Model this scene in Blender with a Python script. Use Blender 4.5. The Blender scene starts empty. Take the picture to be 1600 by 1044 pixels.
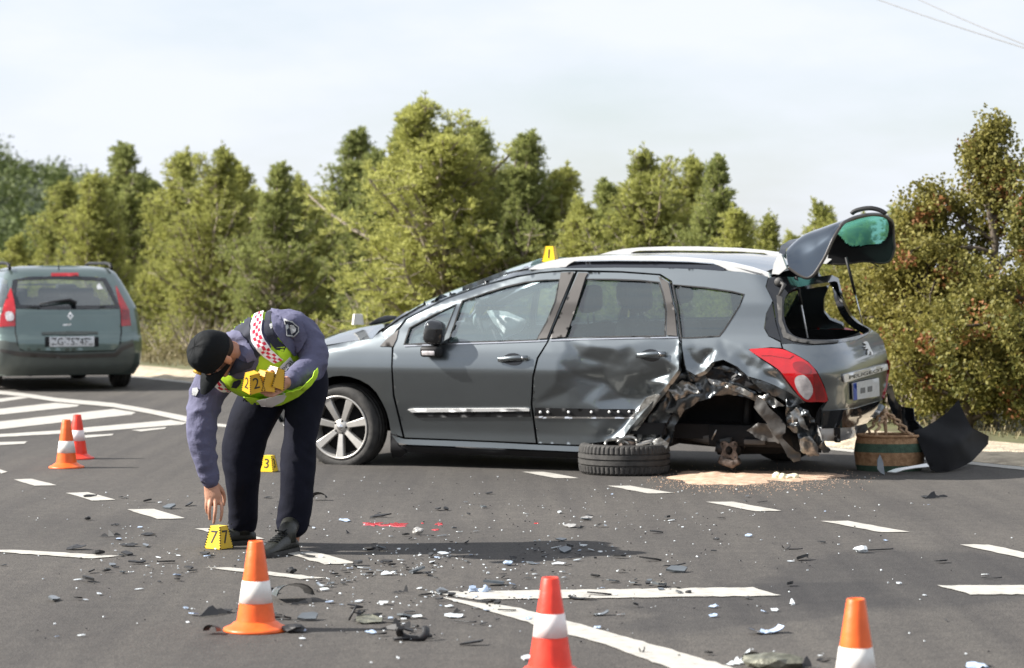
import bpy, bmesh, math, random
from mathutils import Vector, Matrix, noise, geometry, Euler
from mathutils.bvhtree import BVHTree

rad = math.radians
scene = bpy.context.scene
col = scene.collection

# ---------------------------------------------------------------- camera
FPX = 3778.0            # focal length in photo pixels (1600 wide) = 85 mm
CAMH = 1.32
PITCH = math.atan(86 / FPX)
cam_data = bpy.data.cameras.new('camera')
cam = bpy.data.objects.new('camera', cam_data)
col.objects.link(cam)
cam.location = (0, 0, CAMH)
cam.rotation_euler = (math.pi / 2 - PITCH, 0, 0)
cam_data.sensor_width = 36
cam_data.lens = 36 * FPX / 1600
cam_data.clip_start = 0.1
cam_data.clip_end = 3000
cam_data.dof.use_dof = True
cam_data.dof.focus_distance = 12.5
cam_data.dof.aperture_fstop = 4.0
scene.camera = cam

# ---------------------------------------------------------------- sky and sun
SUN_EL = rad(35)
sun_travel = Vector((1.0, 0.05, 0)).normalized() * math.cos(SUN_EL) + Vector((0, 0, -math.sin(SUN_EL)))
world = bpy.data.worlds.new('World')
scene.world = world
world.use_nodes = True
nt = world.node_tree
for n in list(nt.nodes):
    nt.nodes.remove(n)
def wn(t, **k):
    n = nt.nodes.new(t)
    for a, b in k.items():
        setattr(n, a, b)
    return n
wout = wn('ShaderNodeOutputWorld')
wbg = wn('ShaderNodeBackground')
wsky = wn('ShaderNodeTexSky')
wsky.sky_type = 'NISHITA'
wsky.sun_disc = False
wsky.sun_elevation = SUN_EL
wsky.sun_rotation = rad(-92)
wsky.dust_density = 1.5
wbg.inputs['Strength'].default_value = 0.075
wtc = wn('ShaderNodeTexCoord')
wmap = wn('ShaderNodeMapping')
wmap.inputs['Scale'].default_value = (1.0, 1.0, 3.2)
wno = wn('ShaderNodeTexNoise')
wno.inputs['Scale'].default_value = 4.2
wno.inputs['Detail'].default_value = 7
wno.inputs['Roughness'].default_value = 0.55
wramp = wn('ShaderNodeValToRGB')
wramp.color_ramp.elements[0].position = 0.33
wramp.color_ramp.elements[0].color = (0.50, 0.50, 0.50, 1)
wramp.color_ramp.elements[1].position = 0.58
wramp.color_ramp.elements[1].color = (0.98, 0.98, 0.98, 1)
wmix = wn('ShaderNodeMix', data_type='RGBA')
wmix.inputs['B'].default_value = (5.25, 5.5, 6.0, 1)
nt.links.new(wtc.outputs['Generated'], wmap.inputs['Vector'])
nt.links.new(wmap.outputs['Vector'], wno.inputs['Vector'])
nt.links.new(wno.outputs['Fac'], wramp.inputs['Fac'])
nt.links.new(wramp.outputs['Color'], wmix.inputs['Factor'])
nt.links.new(wsky.outputs['Color'], wmix.inputs['A'])
nt.links.new(wmix.outputs['Result'], wbg.inputs['Color'])
nt.links.new(wbg.outputs['Background'], wout.inputs['Surface'])

sun_data = bpy.data.lights.new('sun', 'SUN')
sun_data.energy = 4.8
sun_data.angle = rad(0.53)
sun_data.color = (1.0, 0.955, 0.89)
sun = bpy.data.objects.new('sun', sun_data)
col.objects.link(sun)
sun.rotation_euler = sun_travel.to_track_quat('-Z', 'Y').to_euler()
sun.location = (-20, -1, 15)

scene.view_settings.view_transform = 'Standard'
scene.view_settings.look = 'None'
scene.view_settings.gamma = 1
scene.view_settings.use_curve_mapping = False
scene.view_settings.exposure = 1.25
scene.render.engine = 'CYCLES'
scene.cycles.max_bounces = 8
scene.cycles.transparent_max_bounces = 16
scene.cycles.caustics_reflective = False
scene.cycles.caustics_refractive = False

# ---------------------------------------------------------------- pixel rays
CAMP = Vector((0, 0, CAMH))
_UP = Vector((0, math.sin(PITCH), math.cos(PITCH)))
_FW = Vector((0, math.cos(PITCH), -math.sin(PITCH)))
def ray(px, py):
    return Vector(((px - 800) / FPX, 0, 0)) + _UP * (-(py - 522) / FPX) + _FW
def at(px, py, y):
    d = ray(px, py)
    return CAMP + d * (y / d.y)
def G(px, py, z=0.0):
    d = ray(px, py)
    return CAMP + d * ((z - CAMH) / d.z)
def ground_scale(py):
    return (py - 436) / CAMH

# ---------------------------------------------------------------- objects
def tag(o, label=None, cat=None, group=None, kind=None):
    if label: o['label'] = label
    if cat: o['category'] = cat
    if group: o['group'] = group
    if kind: o['kind'] = kind
    return o
def empty(name, loc=(0, 0, 0), rz=0, label=None, cat=None, group=None):
    o = bpy.data.objects.new(name, None)
    o.empty_display_size = 0.2
    col.objects.link(o)
    o.location = loc
    o.rotation_euler = (0, 0, rz)
    return tag(o, label, cat, group)
def link(name, me, parent=None):
    o = bpy.data.objects.new(name, me)
    col.objects.link(o)
    if parent: o.parent = parent
    return o
def copy_tree(o, parent=None):
    c = o.copy()
    col.objects.link(c)
    c.parent = parent
    for ch in [x for x in col.objects if x.parent == o]:
        copy_tree(ch, c)
    return c

class MB:
    """collects faces, builds one mesh object"""
    def __init__(s):
        s.v = []; s.f = []; s.m = []; s.sm = []; s.mi = 0; s.smooth = False
    def add(s, vs, fs):
        b = len(s.v)
        s.v += [Vector(p) for p in vs]
        for f in fs:
            s.f.append([b + i for i in f]); s.m.append(s.mi); s.sm.append(s.smooth)
        return b
    def box(s, c, d, rot=None):
        c = Vector(c); hx, hy, hz = d[0] / 2, d[1] / 2, d[2] / 2
        vs = [Vector((x, y, z)) for x in (-hx, hx) for y in (-hy, hy) for z in (-hz, hz)]
        if rot is not None: vs = [rot @ p for p in vs]
        s.add([c + p for p in vs], [(0, 1, 3, 2), (4, 6, 7, 5), (0, 4, 5, 1), (2, 3, 7, 6), (0, 2, 6, 4), (1, 5, 7, 3)])
    def rbox(s, c, d, r, rot=None, seg=2):
        """rounded box"""
        bm = bmesh.new()
        bmesh.ops.create_cube(bm, size=1)
        for v in bm.verts: v.co = Vector((v.co.x * d[0], v.co.y * d[1], v.co.z * d[2]))
        bmesh.ops.bevel(bm, geom=bm.edges[:], offset=r, segments=seg, profile=0.5, affect='EDGES')
        M = rot if rot is not None else Matrix.Identity(3)
        bm.verts.index_update()
        s.add([Vector(c) + M @ v.co for v in bm.verts], [[v.index for v in f.verts] for f in bm.faces])
        bm.free()
    def grid(s, rows, flip=False, closed=False):
        n = len(rows[0]); vs = [p for r in rows for p in r]; fs = []
        m = n if closed else n - 1
        for i in range(len(rows) - 1):
            for j in range(m):
                k = (j + 1) % n
                q = (i * n + j, i * n + k, (i + 1) * n + k, (i + 1) * n + j)
                fs.append(q[::-1] if flip else q)
        return s.add(vs, fs)
    def tube(s, pts, rads, n=8, caps=True, flat=1.0, up=None):
        pts = [Vector(p) for p in pts]
        if not hasattr(rads, '__len__'): rads = [rads] * len(pts)
        prev = Vector(up) if up is not None else None
        rows = []
        for i, p in enumerate(pts):
            t = (pts[min(i + 1, len(pts) - 1)] - pts[max(i - 1, 0)])
            if t.length < 1e-9: t = Vector((0, 0, 1))
            t.normalize()
            if prev is None or abs(prev.dot(t)) > 0.98:
                prev = Vector((0, 0, 1)) if abs(t.z) < 0.9 else Vector((1, 0, 0))
            a = (prev - t * prev.dot(t)).normalized(); b = t.cross(a)
            prev = a
            r = rads[i]; ra, rb = (r if hasattr(r, '__len__') else (r, r * flat))
            rows.append([p + a * (ra * math.cos(2 * math.pi * k / n)) + b * (rb * math.sin(2 * math.pi * k / n)) for k in range(n)])
        b0 = s.grid(rows, closed=True)
        if caps:
            s.f.append([b0 + k for k in range(n)][::-1]); s.m.append(s.mi); s.sm.append(False)
            e = b0 + (len(rows) - 1) * n
            s.f.append([e + k for k in range(n)]); s.m.append(s.mi); s.sm.append(False)
    def lathe(s, prof, n=32, M=None, caps=False):
        M = M if M is not None else Matrix.Identity(4)
        rows = [[M @ Vector((r * math.cos(2 * math.pi * k / n), r * math.sin(2 * math.pi * k / n), z)) for k in range(n)] for r, z in prof]
        s.grid(rows, closed=True)
    def ell(s, c, r, rot=None, n=16, m=10):
        c = Vector(c); rows = []
        for i in range(m + 1):
            a = math.pi * i / m - math.pi / 2
            rows.append([])
            for j in range(n):
                b = 2 * math.pi * j / n
                q = Vector((r[0] * math.cos(a) * math.cos(b), r[1] * math.cos(a) * math.sin(b), r[2] * math.sin(a)))
                if rot is not None: q = rot @ q
                rows[-1].append(c + q)
        s.grid(rows, closed=True)
    def prism(s, poly, o, ax, ay, th):
        """flat polygon (2-D) extruded by vector th"""
        o, ax, ay, th = Vector(o), Vector(ax), Vector(ay), Vector(th)
        n = len(poly)
        a = [o + ax * x + ay * y for x, y in poly]
        vs = a + [p + th for p in a]
        s.add(vs, [list(range(n)), list(range(2 * n - 1, n - 1, -1))] + [(i, i + n, (i + 1) % n + n, (i + 1) % n) for i in range(n)])
    def build(s, name, mats, parent=None, smooth=None, weld=False):
        me = bpy.data.meshes.new(name)
        me.from_pydata([tuple(p) for p in s.v], [], s.f)
        if not isinstance(mats, (list, tuple)): mats = [mats]
        for m in mats: me.materials.append(m)
        me.polygons.foreach_set('material_index', s.m)
        me.polygons.foreach_set('use_smooth', [bool(x) if smooth is None else smooth for x in s.sm])
        me.update()
        if weld:
            bm = bmesh.new(); bm.from_mesh(me)
            bmesh.ops.remove_doubles(bm, verts=bm.verts, dist=1e-5)
            bmesh.ops.recalc_face_normals(bm, faces=bm.faces)
            bm.to_mesh(me); bm.free()
        return link(name, me, parent)

# ---------------------------------------------------------------- materials
def newmat(name):
    m = bpy.data.materials.new(name)
    m.use_nodes = True
    nt = m.node_tree
    b = nt.nodes['Principled BSDF']
    return m, nt, b
def mat(name, c, rough=0.6, metal=0.0, coat=0.0, var=0.12, scale=9.0, bump=0.0, bscale=60.0, spec=None, detail=4, c2=None, bdist=0.01, crough=0.04):
    m, nt, b = newmat(name)
    tc = nt.nodes.new('ShaderNodeTexCoord')
    no = nt.nodes.new('ShaderNodeTexNoise')
    no.inputs['Scale'].default_value = scale
    no.inputs['Detail'].default_value = detail
    nt.links.new(tc.outputs['Object'], no.inputs['Vector'])
    cr = nt.nodes.new('ShaderNodeValToRGB')
    cr.color_ramp.elements[0].position = 0.3
    cr.color_ramp.elements[1].position = 0.7
    cc2 = c2 if c2 else [min(1, x * (1 + var)) for x in c]
    cr.color_ramp.elements[0].color = (*[x * (1 - var) for x in c], 1)
    cr.color_ramp.elements[1].color = (*cc2, 1)
    nt.links.new(no.outputs['Fac'], cr.inputs['Fac'])
    nt.links.new(cr.outputs['Color'], b.inputs['Base Color'])
    b.inputs['Roughness'].default_value = rough
    b.inputs['Metallic'].default_value = metal
    b.inputs['Coat Weight'].default_value = coat
    b.inputs['Coat Roughness'].default_value = crough
    if spec is not None: b.inputs['Specular IOR Level'].default_value = spec
    if bump:
        n2 = nt.nodes.new('ShaderNodeTexNoise')
        n2.inputs['Scale'].default_value = bscale
        n2.inputs['Detail'].default_value = 4
        bp = nt.nodes.new('ShaderNodeBump')
        bp.inputs['Strength'].default_value = bump
        bp.inputs['Distance'].default_value = bdist
        nt.links.new(tc.outputs['Object'], n2.inputs['Vector'])
        nt.links.new(n2.outputs['Fac'], bp.inputs['Height'])
        nt.links.new(bp.outputs['Normal'], b.inputs['Normal'])
    return m
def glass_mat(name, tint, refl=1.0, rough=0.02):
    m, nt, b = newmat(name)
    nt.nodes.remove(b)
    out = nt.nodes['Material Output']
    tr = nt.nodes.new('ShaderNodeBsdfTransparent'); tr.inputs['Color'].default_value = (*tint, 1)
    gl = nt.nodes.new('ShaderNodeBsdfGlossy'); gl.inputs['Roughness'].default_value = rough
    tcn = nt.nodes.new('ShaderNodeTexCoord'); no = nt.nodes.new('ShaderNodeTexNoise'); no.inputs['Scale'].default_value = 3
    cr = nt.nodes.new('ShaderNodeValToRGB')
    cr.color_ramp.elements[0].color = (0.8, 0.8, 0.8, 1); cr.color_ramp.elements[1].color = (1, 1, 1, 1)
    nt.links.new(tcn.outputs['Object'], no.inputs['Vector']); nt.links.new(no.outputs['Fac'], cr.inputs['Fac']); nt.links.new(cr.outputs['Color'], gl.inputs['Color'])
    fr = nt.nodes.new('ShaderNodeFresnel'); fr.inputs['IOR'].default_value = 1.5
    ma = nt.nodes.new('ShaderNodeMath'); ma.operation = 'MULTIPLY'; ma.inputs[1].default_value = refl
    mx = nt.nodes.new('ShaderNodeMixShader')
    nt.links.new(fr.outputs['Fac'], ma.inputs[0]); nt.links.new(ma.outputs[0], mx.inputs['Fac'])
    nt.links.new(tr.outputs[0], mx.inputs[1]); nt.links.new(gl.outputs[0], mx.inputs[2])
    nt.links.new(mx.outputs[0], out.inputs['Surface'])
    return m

# ---------------------------------------------------------------- 2-D regions
def in_poly(x, y, poly):
    c = False; n = len(poly); j = n - 1
    for i in range(n):
        xi, yi = poly[i]; xj, yj = poly[j]
        if (yi > y) != (yj > y) and x < (xj - xi) * (y - yi) / (yj - yi) + xi: c = not c
        j = i
    return c
def densify(poly, step, closed=True):
    out = []; n = len(poly)
    for i in range(n if closed else n - 1):
        a = poly[i]; b = poly[(i + 1) % n]
        L = math.hypot(b[0] - a[0], b[1] - a[1]); k = max(1, int(round(L / step)))
        for q in range(k): out.append((a[0] + (b[0] - a[0]) * q / k, a[1] + (b[1] - a[1]) * q / k))
    if not closed: out.append(tuple(poly[-1]))
    return out
def smooth_poly(pts, k=4, closed=True):
    """Catmull-Rom through the points"""
    n = len(pts); out = []
    rng = range(n) if closed else range(n - 1)
    for i in rng:
        if closed: p0, p1, p2, p3 = pts[i - 1], pts[i], pts[(i + 1) % n], pts[(i + 2) % n]
        else: p0, p1, p2, p3 = pts[max(i - 1, 0)], pts[i], pts[i + 1], pts[min(i + 2, n - 1)]
        for q in range(k):
            t = q / k
            out.append(tuple(0.5 * (2 * b + (c - a) * t + (2 * a - 5 * b + 4 * c - d) * t * t + (3 * b - a - 3 * c + d) * t ** 3)
                             for a, b, c, d in zip(p0, p1, p2, p3)))
    if not closed: out.append(tuple(pts[-1]))
    return out
def region(poly, holes=(), step=6.0):
    vs = []; es = []
    loops = [densify(poly, step)] + [densify(h, step) for h in holes]
    for lp in loops:
        b = len(vs); vs += lp
        es += [(b + i, b + (i + 1) % len(lp)) for i in range(len(lp))]
    xs = [p[0] for p in loops[0]]; ys = [p[1] for p in loops[0]]
    bd = list(vs); g = {}
    for p in bd: g.setdefault((int(p[0] // step), int(p[1] // step)), []).append(p)
    y = min(ys) + step * 0.5; r = 0
    while y < max(ys):
        x = min(xs) + (step * 0.5 if r % 2 else step)
        while x < max(xs):
            if in_poly(x, y, loops[0]) and not any(in_poly(x, y, h) for h in loops[1:]):
                cx, cy = int(x // step), int(y // step); ok = True
                for i in (-1, 0, 1):
                    for j in (-1, 0, 1):
                        for p in g.get((cx + i, cy + j), ()):
                            if (p[0] - x) ** 2 + (p[1] - y) ** 2 < (step * 0.55) ** 2: ok = False
                if ok: vs.append((x, y))
            x += step
        y += step * 0.87; r += 1
    res = geometry.delaunay_2d_cdt([Vector(p) for p in vs], es, [], 0, 1e-6)
    V = [(p.x, p.y) for p in res[0]]; T = []
    for f in res[2]:
        cx = sum(V[i][0] for i in f) / len(f); cy = sum(V[i][1] for i in f) / len(f)
        if in_poly(cx, cy, loops[0]) and not any(in_poly(cx, cy, h) for h in loops[1:]): T.append(list(f))
    return V, T
def sheet(V3, T, thick, toward=None, outdir=None):
    """an oriented sheet with a rim of the given thickness; returns (verts, faces)"""
    vs = [Vector(p) for p in V3]
    nor = [Vector((0, 0, 0)) for _ in vs]
    tot = Vector((0, 0, 0)); cen = Vector((0, 0, 0))
    for f in T:
        n = (vs[f[1]] - vs[f[0]]).cross(vs[f[2]] - vs[f[0]]); tot += n
    for p in vs: cen += p
    cen /= max(1, len(vs))
    ref = (Vector(toward) - cen) if toward is not None else Vector(outdir)
    if tot.dot(ref) < 0: T = [f[::-1] for f in T]
    for f in T:
        n = (vs[f[1]] - vs[f[0]]).cross(vs[f[2]] - vs[f[0]])
        for i in f: nor[i] += n
    fs = [list(f) for f in T]
    if thick:
        cnt = {}
        for f in T:
            for i in range(len(f)):
                e = (f[i], f[(i + 1) % len(f)]); cnt[e] = 1
        b_e = [e for e in cnt if (e[1], e[0]) not in cnt]
        idx = {}
        for e in b_e:
            for i in e:
                if i not in idx:
                    n = nor[i].normalized() if nor[i].length > 0 else Vector((0, 0, 1))
                    idx[i] = len(vs); vs.append(Vector(vs[i])); vs.append(vs[i] - n * thick)
        for a, b in b_e: fs.append([idx[b], idx[a], idx[a] + 1, idx[b] + 1])
    return vs, fs

class Frame:
    """a local frame standing on the ground: u along (image right), v away, z up"""
    def __init__(s, O, th):
        s.O = Vector((O[0], O[1], O[2] if len(O) > 2 else 0)); s.th = th
        s.M = Matrix.Translation(s.O) @ Matrix.Rotation(-th, 4, 'Z')
        s.I = s.M.inverted()
        s.o = s.I @ CAMP
    def dir(s, px, py): return s.I.to_3x3() @ ray(px, py)
    def v(s, px, py, v):
        d = s.dir(px, py); return s.o + d * ((v - s.o.y) / d.y)
    def u(s, px, py, u):
        d = s.dir(px, py); return s.o + d * ((u - s.o.x) / d.x)
    def root(s, name, label, cat, group=None):
        return empty(name, s.O, -s.th, label, cat, group)

def lerp_table(tab, x):
    if x <= tab[0][0]: return tab[0][1:]
    for i in range(len(tab) - 1):
        if x <= tab[i + 1][0]:
            t = (x - tab[i][0]) / (tab[i + 1][0] - tab[i][0])
            return tuple(a + (b - a) * t for a, b in zip(tab[i][1:], tab[i + 1][1:]))
    return tab[-1][1:]

class Hull:
    """vehicle envelope; table rows: z, front u, rear u, half width"""
    def __init__(s, fr, tab, vc, front=(0.9, 0.85, 2.3), rear=(0.35, 0.6, 2.6), nz=70):
        s.fr = fr; s.vc = vc; s.tab = tab; s.front = front; s.rear = rear
        z0, z1 = tab[0][0], tab[-1][0]
        s.zs = [z0 + (z1 - z0) * i / nz for i in range(nz + 1)]
        rows = [s.loop(z) for z in s.zs]
        s.rows = rows; n = len(rows[0])
        vs = [Vector(p) for r in rows for p in r]; fs = []
        for i in range(nz):
            for j in range(n):
                k = (j + 1) % n
                fs.append((i * n + j, (i + 1) * n + j, (i + 1) * n + k, i * n + k))
        s.vs, s.fs = vs, fs
        s.bvh = BVHTree.FromPolygons(vs, fs)
    def half(s, z):
        uf, ur, w = lerp_table(s.tab, z)
        out = []
        a, b, n = s.front; b *= w; a = min(a, (ur - uf) * 0.45)
        for i in range(4): out.append((uf, (w - b) * i / 4))
        for i in range(15):
            t = math.pi / 2 * i / 14
            out.append((uf + a - a * math.cos(t) ** (2 / n) if math.cos(t) > 1e-9 else uf + a, (w - b) + b * math.sin(t) ** (2 / n)))
        ua = uf + a
        a, b, n = s.rear; b *= w
        ub = ur - a
        for i in range(1, 24): out.append((ua + (ub - ua) * i / 24, w))
        for i in range(19):
            t = math.pi / 2 * i / 18
            out.append((ub + a * math.sin(t) ** (2 / n), (w - b) + b * max(0, math.cos(t)) ** (2 / n)))
        for i in range(1, 5): out.append((ur, (w - b) * (1 - i / 4)))
        return out
    def loop(s, z):
        h = s.half(z)
        L = [(u, s.vc - q, z) for u, q in h]
        Rr = [(u, s.vc + q, z) for u, q in h][1:-1][::-1]
        return L + Rr
    def cast(s, px, py, off=0.0):
        d = s.fr.dir(px, py).normalized()
        hit, n, i, dist = s.bvh.ray_cast(s.fr.o, d)
        if hit is None:
            best = None
            L = s.fr.o.length; t = L - 3
            while t < L + 4:
                q = s.fr.o + d * t
                p, nn, i, ds = s.bvh.find_nearest(q)
                if best is None or ds < best[0]: best = (ds, p, nn)
                t += 0.04
            hit, n = best[1], best[2]
        if off:
            if n.dot(d) > 0: n = -n
            hit = hit + n * off
        return hit
    def panel(s, poly, holes=(), step=6.0, thick=0.025, off=0.0, disp=None, mirror=False, both=False):
        V, T = region(poly, holes, step)
        P = []
        for x, y in V:
            p = s.cast(x, y, off)
            if disp: p = p + disp(x, y, p)
            P.append(p)
        vs, fs = sheet(P, T, thick, toward=s.fr.o)
        if mirror:
            vs = [Vector((p.x, 2 * s.vc - p.y, p.z)) for p in vs]; fs = [f[::-1] for f in fs]
        return vs, fs

def text_mesh(txt, size, depth=0.0, align='CENTER'):
    cu = bpy.data.curves.new('lettering', 'FONT')
    cu.body = txt; cu.size = size; cu.extrude = depth; cu.align_x = align; cu.align_y = 'CENTER'
    cu.resolution_u = 3
    o = bpy.data.objects.new('lettering', cu); col.objects.link(o)
    dg = bpy.context.evaluated_depsgraph_get()
    me = bpy.data.meshes.new_from_object(o.evaluated_get(dg))
    vs = [v.co.copy() for v in me.vertices]; fs = [list(p.vertices) for p in me.polygons]
    bpy.data.objects.remove(o); bpy.data.curves.remove(cu); bpy.data.meshes.remove(me)
    return vs, fs
def place2d(vs, o, ax, ay):
    n = Vector(ax).cross(Vector(ay)).normalized()
    return [Vector(o) + Vector(ax) * p.x + Vector(ay) * p.y + n * p.z for p in vs]
# ================================================================ ground and road
M = {}
def asphalt():
    m, nt, b = newmat('asphalt')
    N = nt.nodes.new; L = nt.links.new
    tc = N('ShaderNodeTexCoord')
    def noi(sc, det=4, rough=0.5, vec=None):
        n = N('ShaderNodeTexNoise'); n.inputs['Scale'].default_value = sc; n.inputs['Detail'].default_value = det
        n.inputs['Roughness'].default_value = rough
        L(vec if vec else tc.outputs['Object'], n.inputs['Vector']); return n
    def ramp(src, p0, c0, p1, c1):
        r = N('ShaderNodeValToRGB'); r.color_ramp.elements[0].position = p0; r.color_ramp.elements[1].position = p1
        r.color_ramp.elements[0].color = (*c0, 1); r.color_ramp.elements[1].color = (*c1, 1); L(src, r.inputs['Fac']); return r
    def mul(a, b_):
        x = N('ShaderNodeMix'); x.data_type = 'RGBA'; x.blend_type = 'MULTIPLY'; x.inputs['Factor'].default_value = 1
        L(a, x.inputs['A']); L(b_, x.inputs['B']); return x.outputs['Result']
    big = ramp(noi(0.35, 5).outputs['Fac'], 0.3, (0.052, 0.0480, 0.0450), 0.7, (0.076, 0.0695, 0.0635))
    mp = N('ShaderNodeMapping'); mp.inputs['Rotation'].default_value = (0, 0, rad(-30)); mp.inputs['Scale'].default_value = (3.0, 0.12, 1)
    L(tc.outputs['Object'], mp.inputs['Vector'])
    streak = ramp(noi(1.6, 5, 0.6, mp.outputs['Vector']).outputs['Fac'], 0.30, (0.74, 0.74, 0.76), 0.68, (1.12, 1.12, 1.10))
    mid = ramp(noi(9, 6, 0.7).outputs['Fac'], 0.3, (0.84, 0.84, 0.84), 0.7, (1.14, 1.14, 1.13))
    vo = N('ShaderNodeTexVoronoi'); vo.inputs['Scale'].default_value = 130; L(tc.outputs['Object'], vo.inputs['Vector'])
    stone = ramp(vo.outputs['Color'], 0.1, (0.68, 0.68, 0.68), 0.95, (1.4, 1.38, 1.34))
    c = mul(mul(mul(big.outputs['Color'], streak.outputs['Color']), mid.outputs['Color']), stone.outputs['Color'])
    # an irregular oily patch on the lane, right foreground
    def ell(cx, cy, rx, ry, rot):
        mm = N('ShaderNodeMapping'); mm.vector_type = 'TEXTURE'
        mm.inputs['Location'].default_value = (cx, cy, 0); mm.inputs['Rotation'].default_value = (0, 0, rot); mm.inputs['Scale'].default_value = (rx, ry, 1)
        nv = N('ShaderNodeVectorMath'); nv.operation = 'MULTIPLY_ADD'
        L(noi(1.3, 5).outputs['Color'], nv.inputs[0]); nv.inputs[1].default_value = (0.9, 0.9, 0); L(tc.outputs['Object'], nv.inputs[2])
        sb = N('ShaderNodeVectorMath'); sb.operation = 'SUBTRACT'; L(nv.outputs[0], sb.inputs[0]); sb.inputs[1].default_value = (0.45, 0.45, 0)
        L(sb.outputs[0], mm.inputs['Vector'])
        ln = N('ShaderNodeVectorMath'); ln.operation = 'LENGTH'; L(mm.outputs[0], ln.inputs[0])
        return ramp(ln.outputs['Value'], 0.82, (0.70, 0.71, 0.74), 1.0, (1, 1, 1))
    g1 = G(1190, 945); g2 = G(1420, 900)
    e1 = ell(g1.x, g1.y, 0.45, 1.0, rad(-35)); e2 = ell(g2.x, g2.y, 0.75, 1.25, rad(-25))
    c = mul(mul(c, e1.outputs['Color']), e2.outputs['Color'])
    L(c, b.inputs['Base Color'])
    b.inputs['Roughness'].default_value = 0.9
    b.inputs['Specular IOR Level'].default_value = 0.35
    bp = N('ShaderNodeBump'); bp.inputs['Strength'].default_value = 0.5; bp.inputs['Distance'].default_value = 0.004
    L(vo.outputs['Distance'], bp.inputs['Height']); L(bp.outputs['Normal'], b.inputs['Normal'])
    return m
def paint_mat():
    m, nt, b = newmat('road_paint')
    N = nt.nodes.new; L = nt.links.new
    tc = N('ShaderNodeTexCoord')
    n1 = N('ShaderNodeTexNoise'); n1.inputs['Scale'].default_value = 14; n1.inputs['Detail'].default_value = 8; n1.inputs['Roughness'].default_value = 0.7
    r = N('ShaderNodeValToRGB'); e = r.color_ramp.elements
    e[0].position = 0.30; e[0].color = (0.22, 0.21, 0.19, 1); e[1].position = 0.46; e[1].color = (0.37, 0.355, 0.32, 1)
    e2 = r.color_ramp.elements.new(0.75); e2.color = (0.43, 0.415, 0.38, 1)
    L(tc.outputs['Object'], n1.inputs['Vector']); L(n1.outputs['Fac'], r.inputs['Fac']); L(r.outputs['Color'], b.inputs['Base Color'])
    b.inputs['Roughness'].default_value = 0.75
    return m
M['asphalt'] = asphalt()
M['paint'] = paint_mat()
M['sand'] = mat('verge_gravel', (0.44, 0.37, 0.27), 0.95, var=0.35, scale=7, bump=0.8, bscale=40, bdist=0.03, detail=8)
M['soil'] = mat('dry_soil', (0.115, 0.095, 0.05), 0.95, var=0.4, scale=2.5, bump=0.6, bscale=14, c2=(0.12, 0.13, 0.05), detail=8)

def plane_strip(pts, z, sub=1):
    mb = MB(); mb.add([(p[0], p[1], z) for p in pts], [list(range(len(pts)))]); return mb

# terrain (rises gently away from the road)
E0, E1 = G(250, 577), G(1600, 700)          # far edge of the gravel verge
edir = (E0 - E1).normalized(); enor = Vector((edir.y, -edir.x, 0))
if enor.y < 0: enor = -enor
def edge_pt(s, d, z=0.0):                    # s metres along the verge from E1, d metres beyond it
    p = E1 + edir * s + enor * d
    return Vector((p.x, p.y, z))
mb = MB()
ss = [-400, -150, -60, -30, -15] + [i * 2.0 for i in range(-6, 20)] + [45, 60, 90, 150, 300, 900]
ds = [-300, -60, -20, -2.4, -0.6, 0.5, 1.5, 3, 5, 8, 12, 20, 40, 90, 200, 500, 1500]
rows = []
for s_ in ss:
    r = []
    for d_ in ds:
        z = -0.02
        if d_ > 0.4: z = 0.02 + 0.12 * noise.noise(Vector((s_ * 0.4, d_ * 0.4, 0))) + min(d_, 60) * 0.004
        r.append(edge_pt(s_, d_, z))
    rows.append(r)
mb.smooth = True; mb.grid(rows)
o = mb.build('ground', M['soil']); tag(o, kind='structure')
for p in o.data.polygons: pass
bm_ = bmesh.new(); bm_.from_mesh(o.data); bmesh.ops.recalc_face_normals(bm_, faces=bm_.faces); bm_.to_mesh(o.data); bm_.free()

N0, N1 = G(250, 590), G(1600, 727.5)         # near edge of the verge
def verge_near(s, d=0): 
    t = (N0 - N1).normalized(); n = Vector((t.y, -t.x, 0)); n = n if n.y > 0 else -n
    return N1 + t * s + n * d
mb = MB(); mb.smooth = True; rows = []
for i in range(-30, 190):
    s_ = i * 0.5
    a = verge_near(s_, -0.1); b = edge_pt(s_, 0.12)
    r = []
    for k in range(8):
        p = a.lerp(b, k / 7); h = 0.008 + 0.055 * math.sin(math.pi * min(1, k / 5)) + 0.03 * noise.noise(Vector((p.x * 1.7, p.y * 1.7, 3)))
        if k == 0: h = 0.004
        if k == 7: h = 0.0
        r.append(Vector((p.x, p.y, h + (0.02 if k > 4 else 0))))
    rows.append(r)
mb.grid(rows)
o = mb.build('gravel_verge', M['sand']); tag(o, kind='structure')
bm_ = bmesh.new(); bm_.from_mesh(o.data); bmesh.ops.recalc_face_normals(bm_, faces=bm_.faces)
if sum(f.normal.z for f in bm_.faces) < 0: bmesh.ops.reverse_faces(bm_, faces=bm_.faces)
bm_.to_mesh(o.data); bm_.free()

road = plane_strip([verge_near(-80, 0.02), verge_near(260, 0.02), verge_near(260, -90), verge_near(-80, -90)], 0.0).build('road', M['asphalt'])
tag(road, kind='structure')
if road.data.polygons[0].normal.z < 0: road.data.flip_normals()

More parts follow.
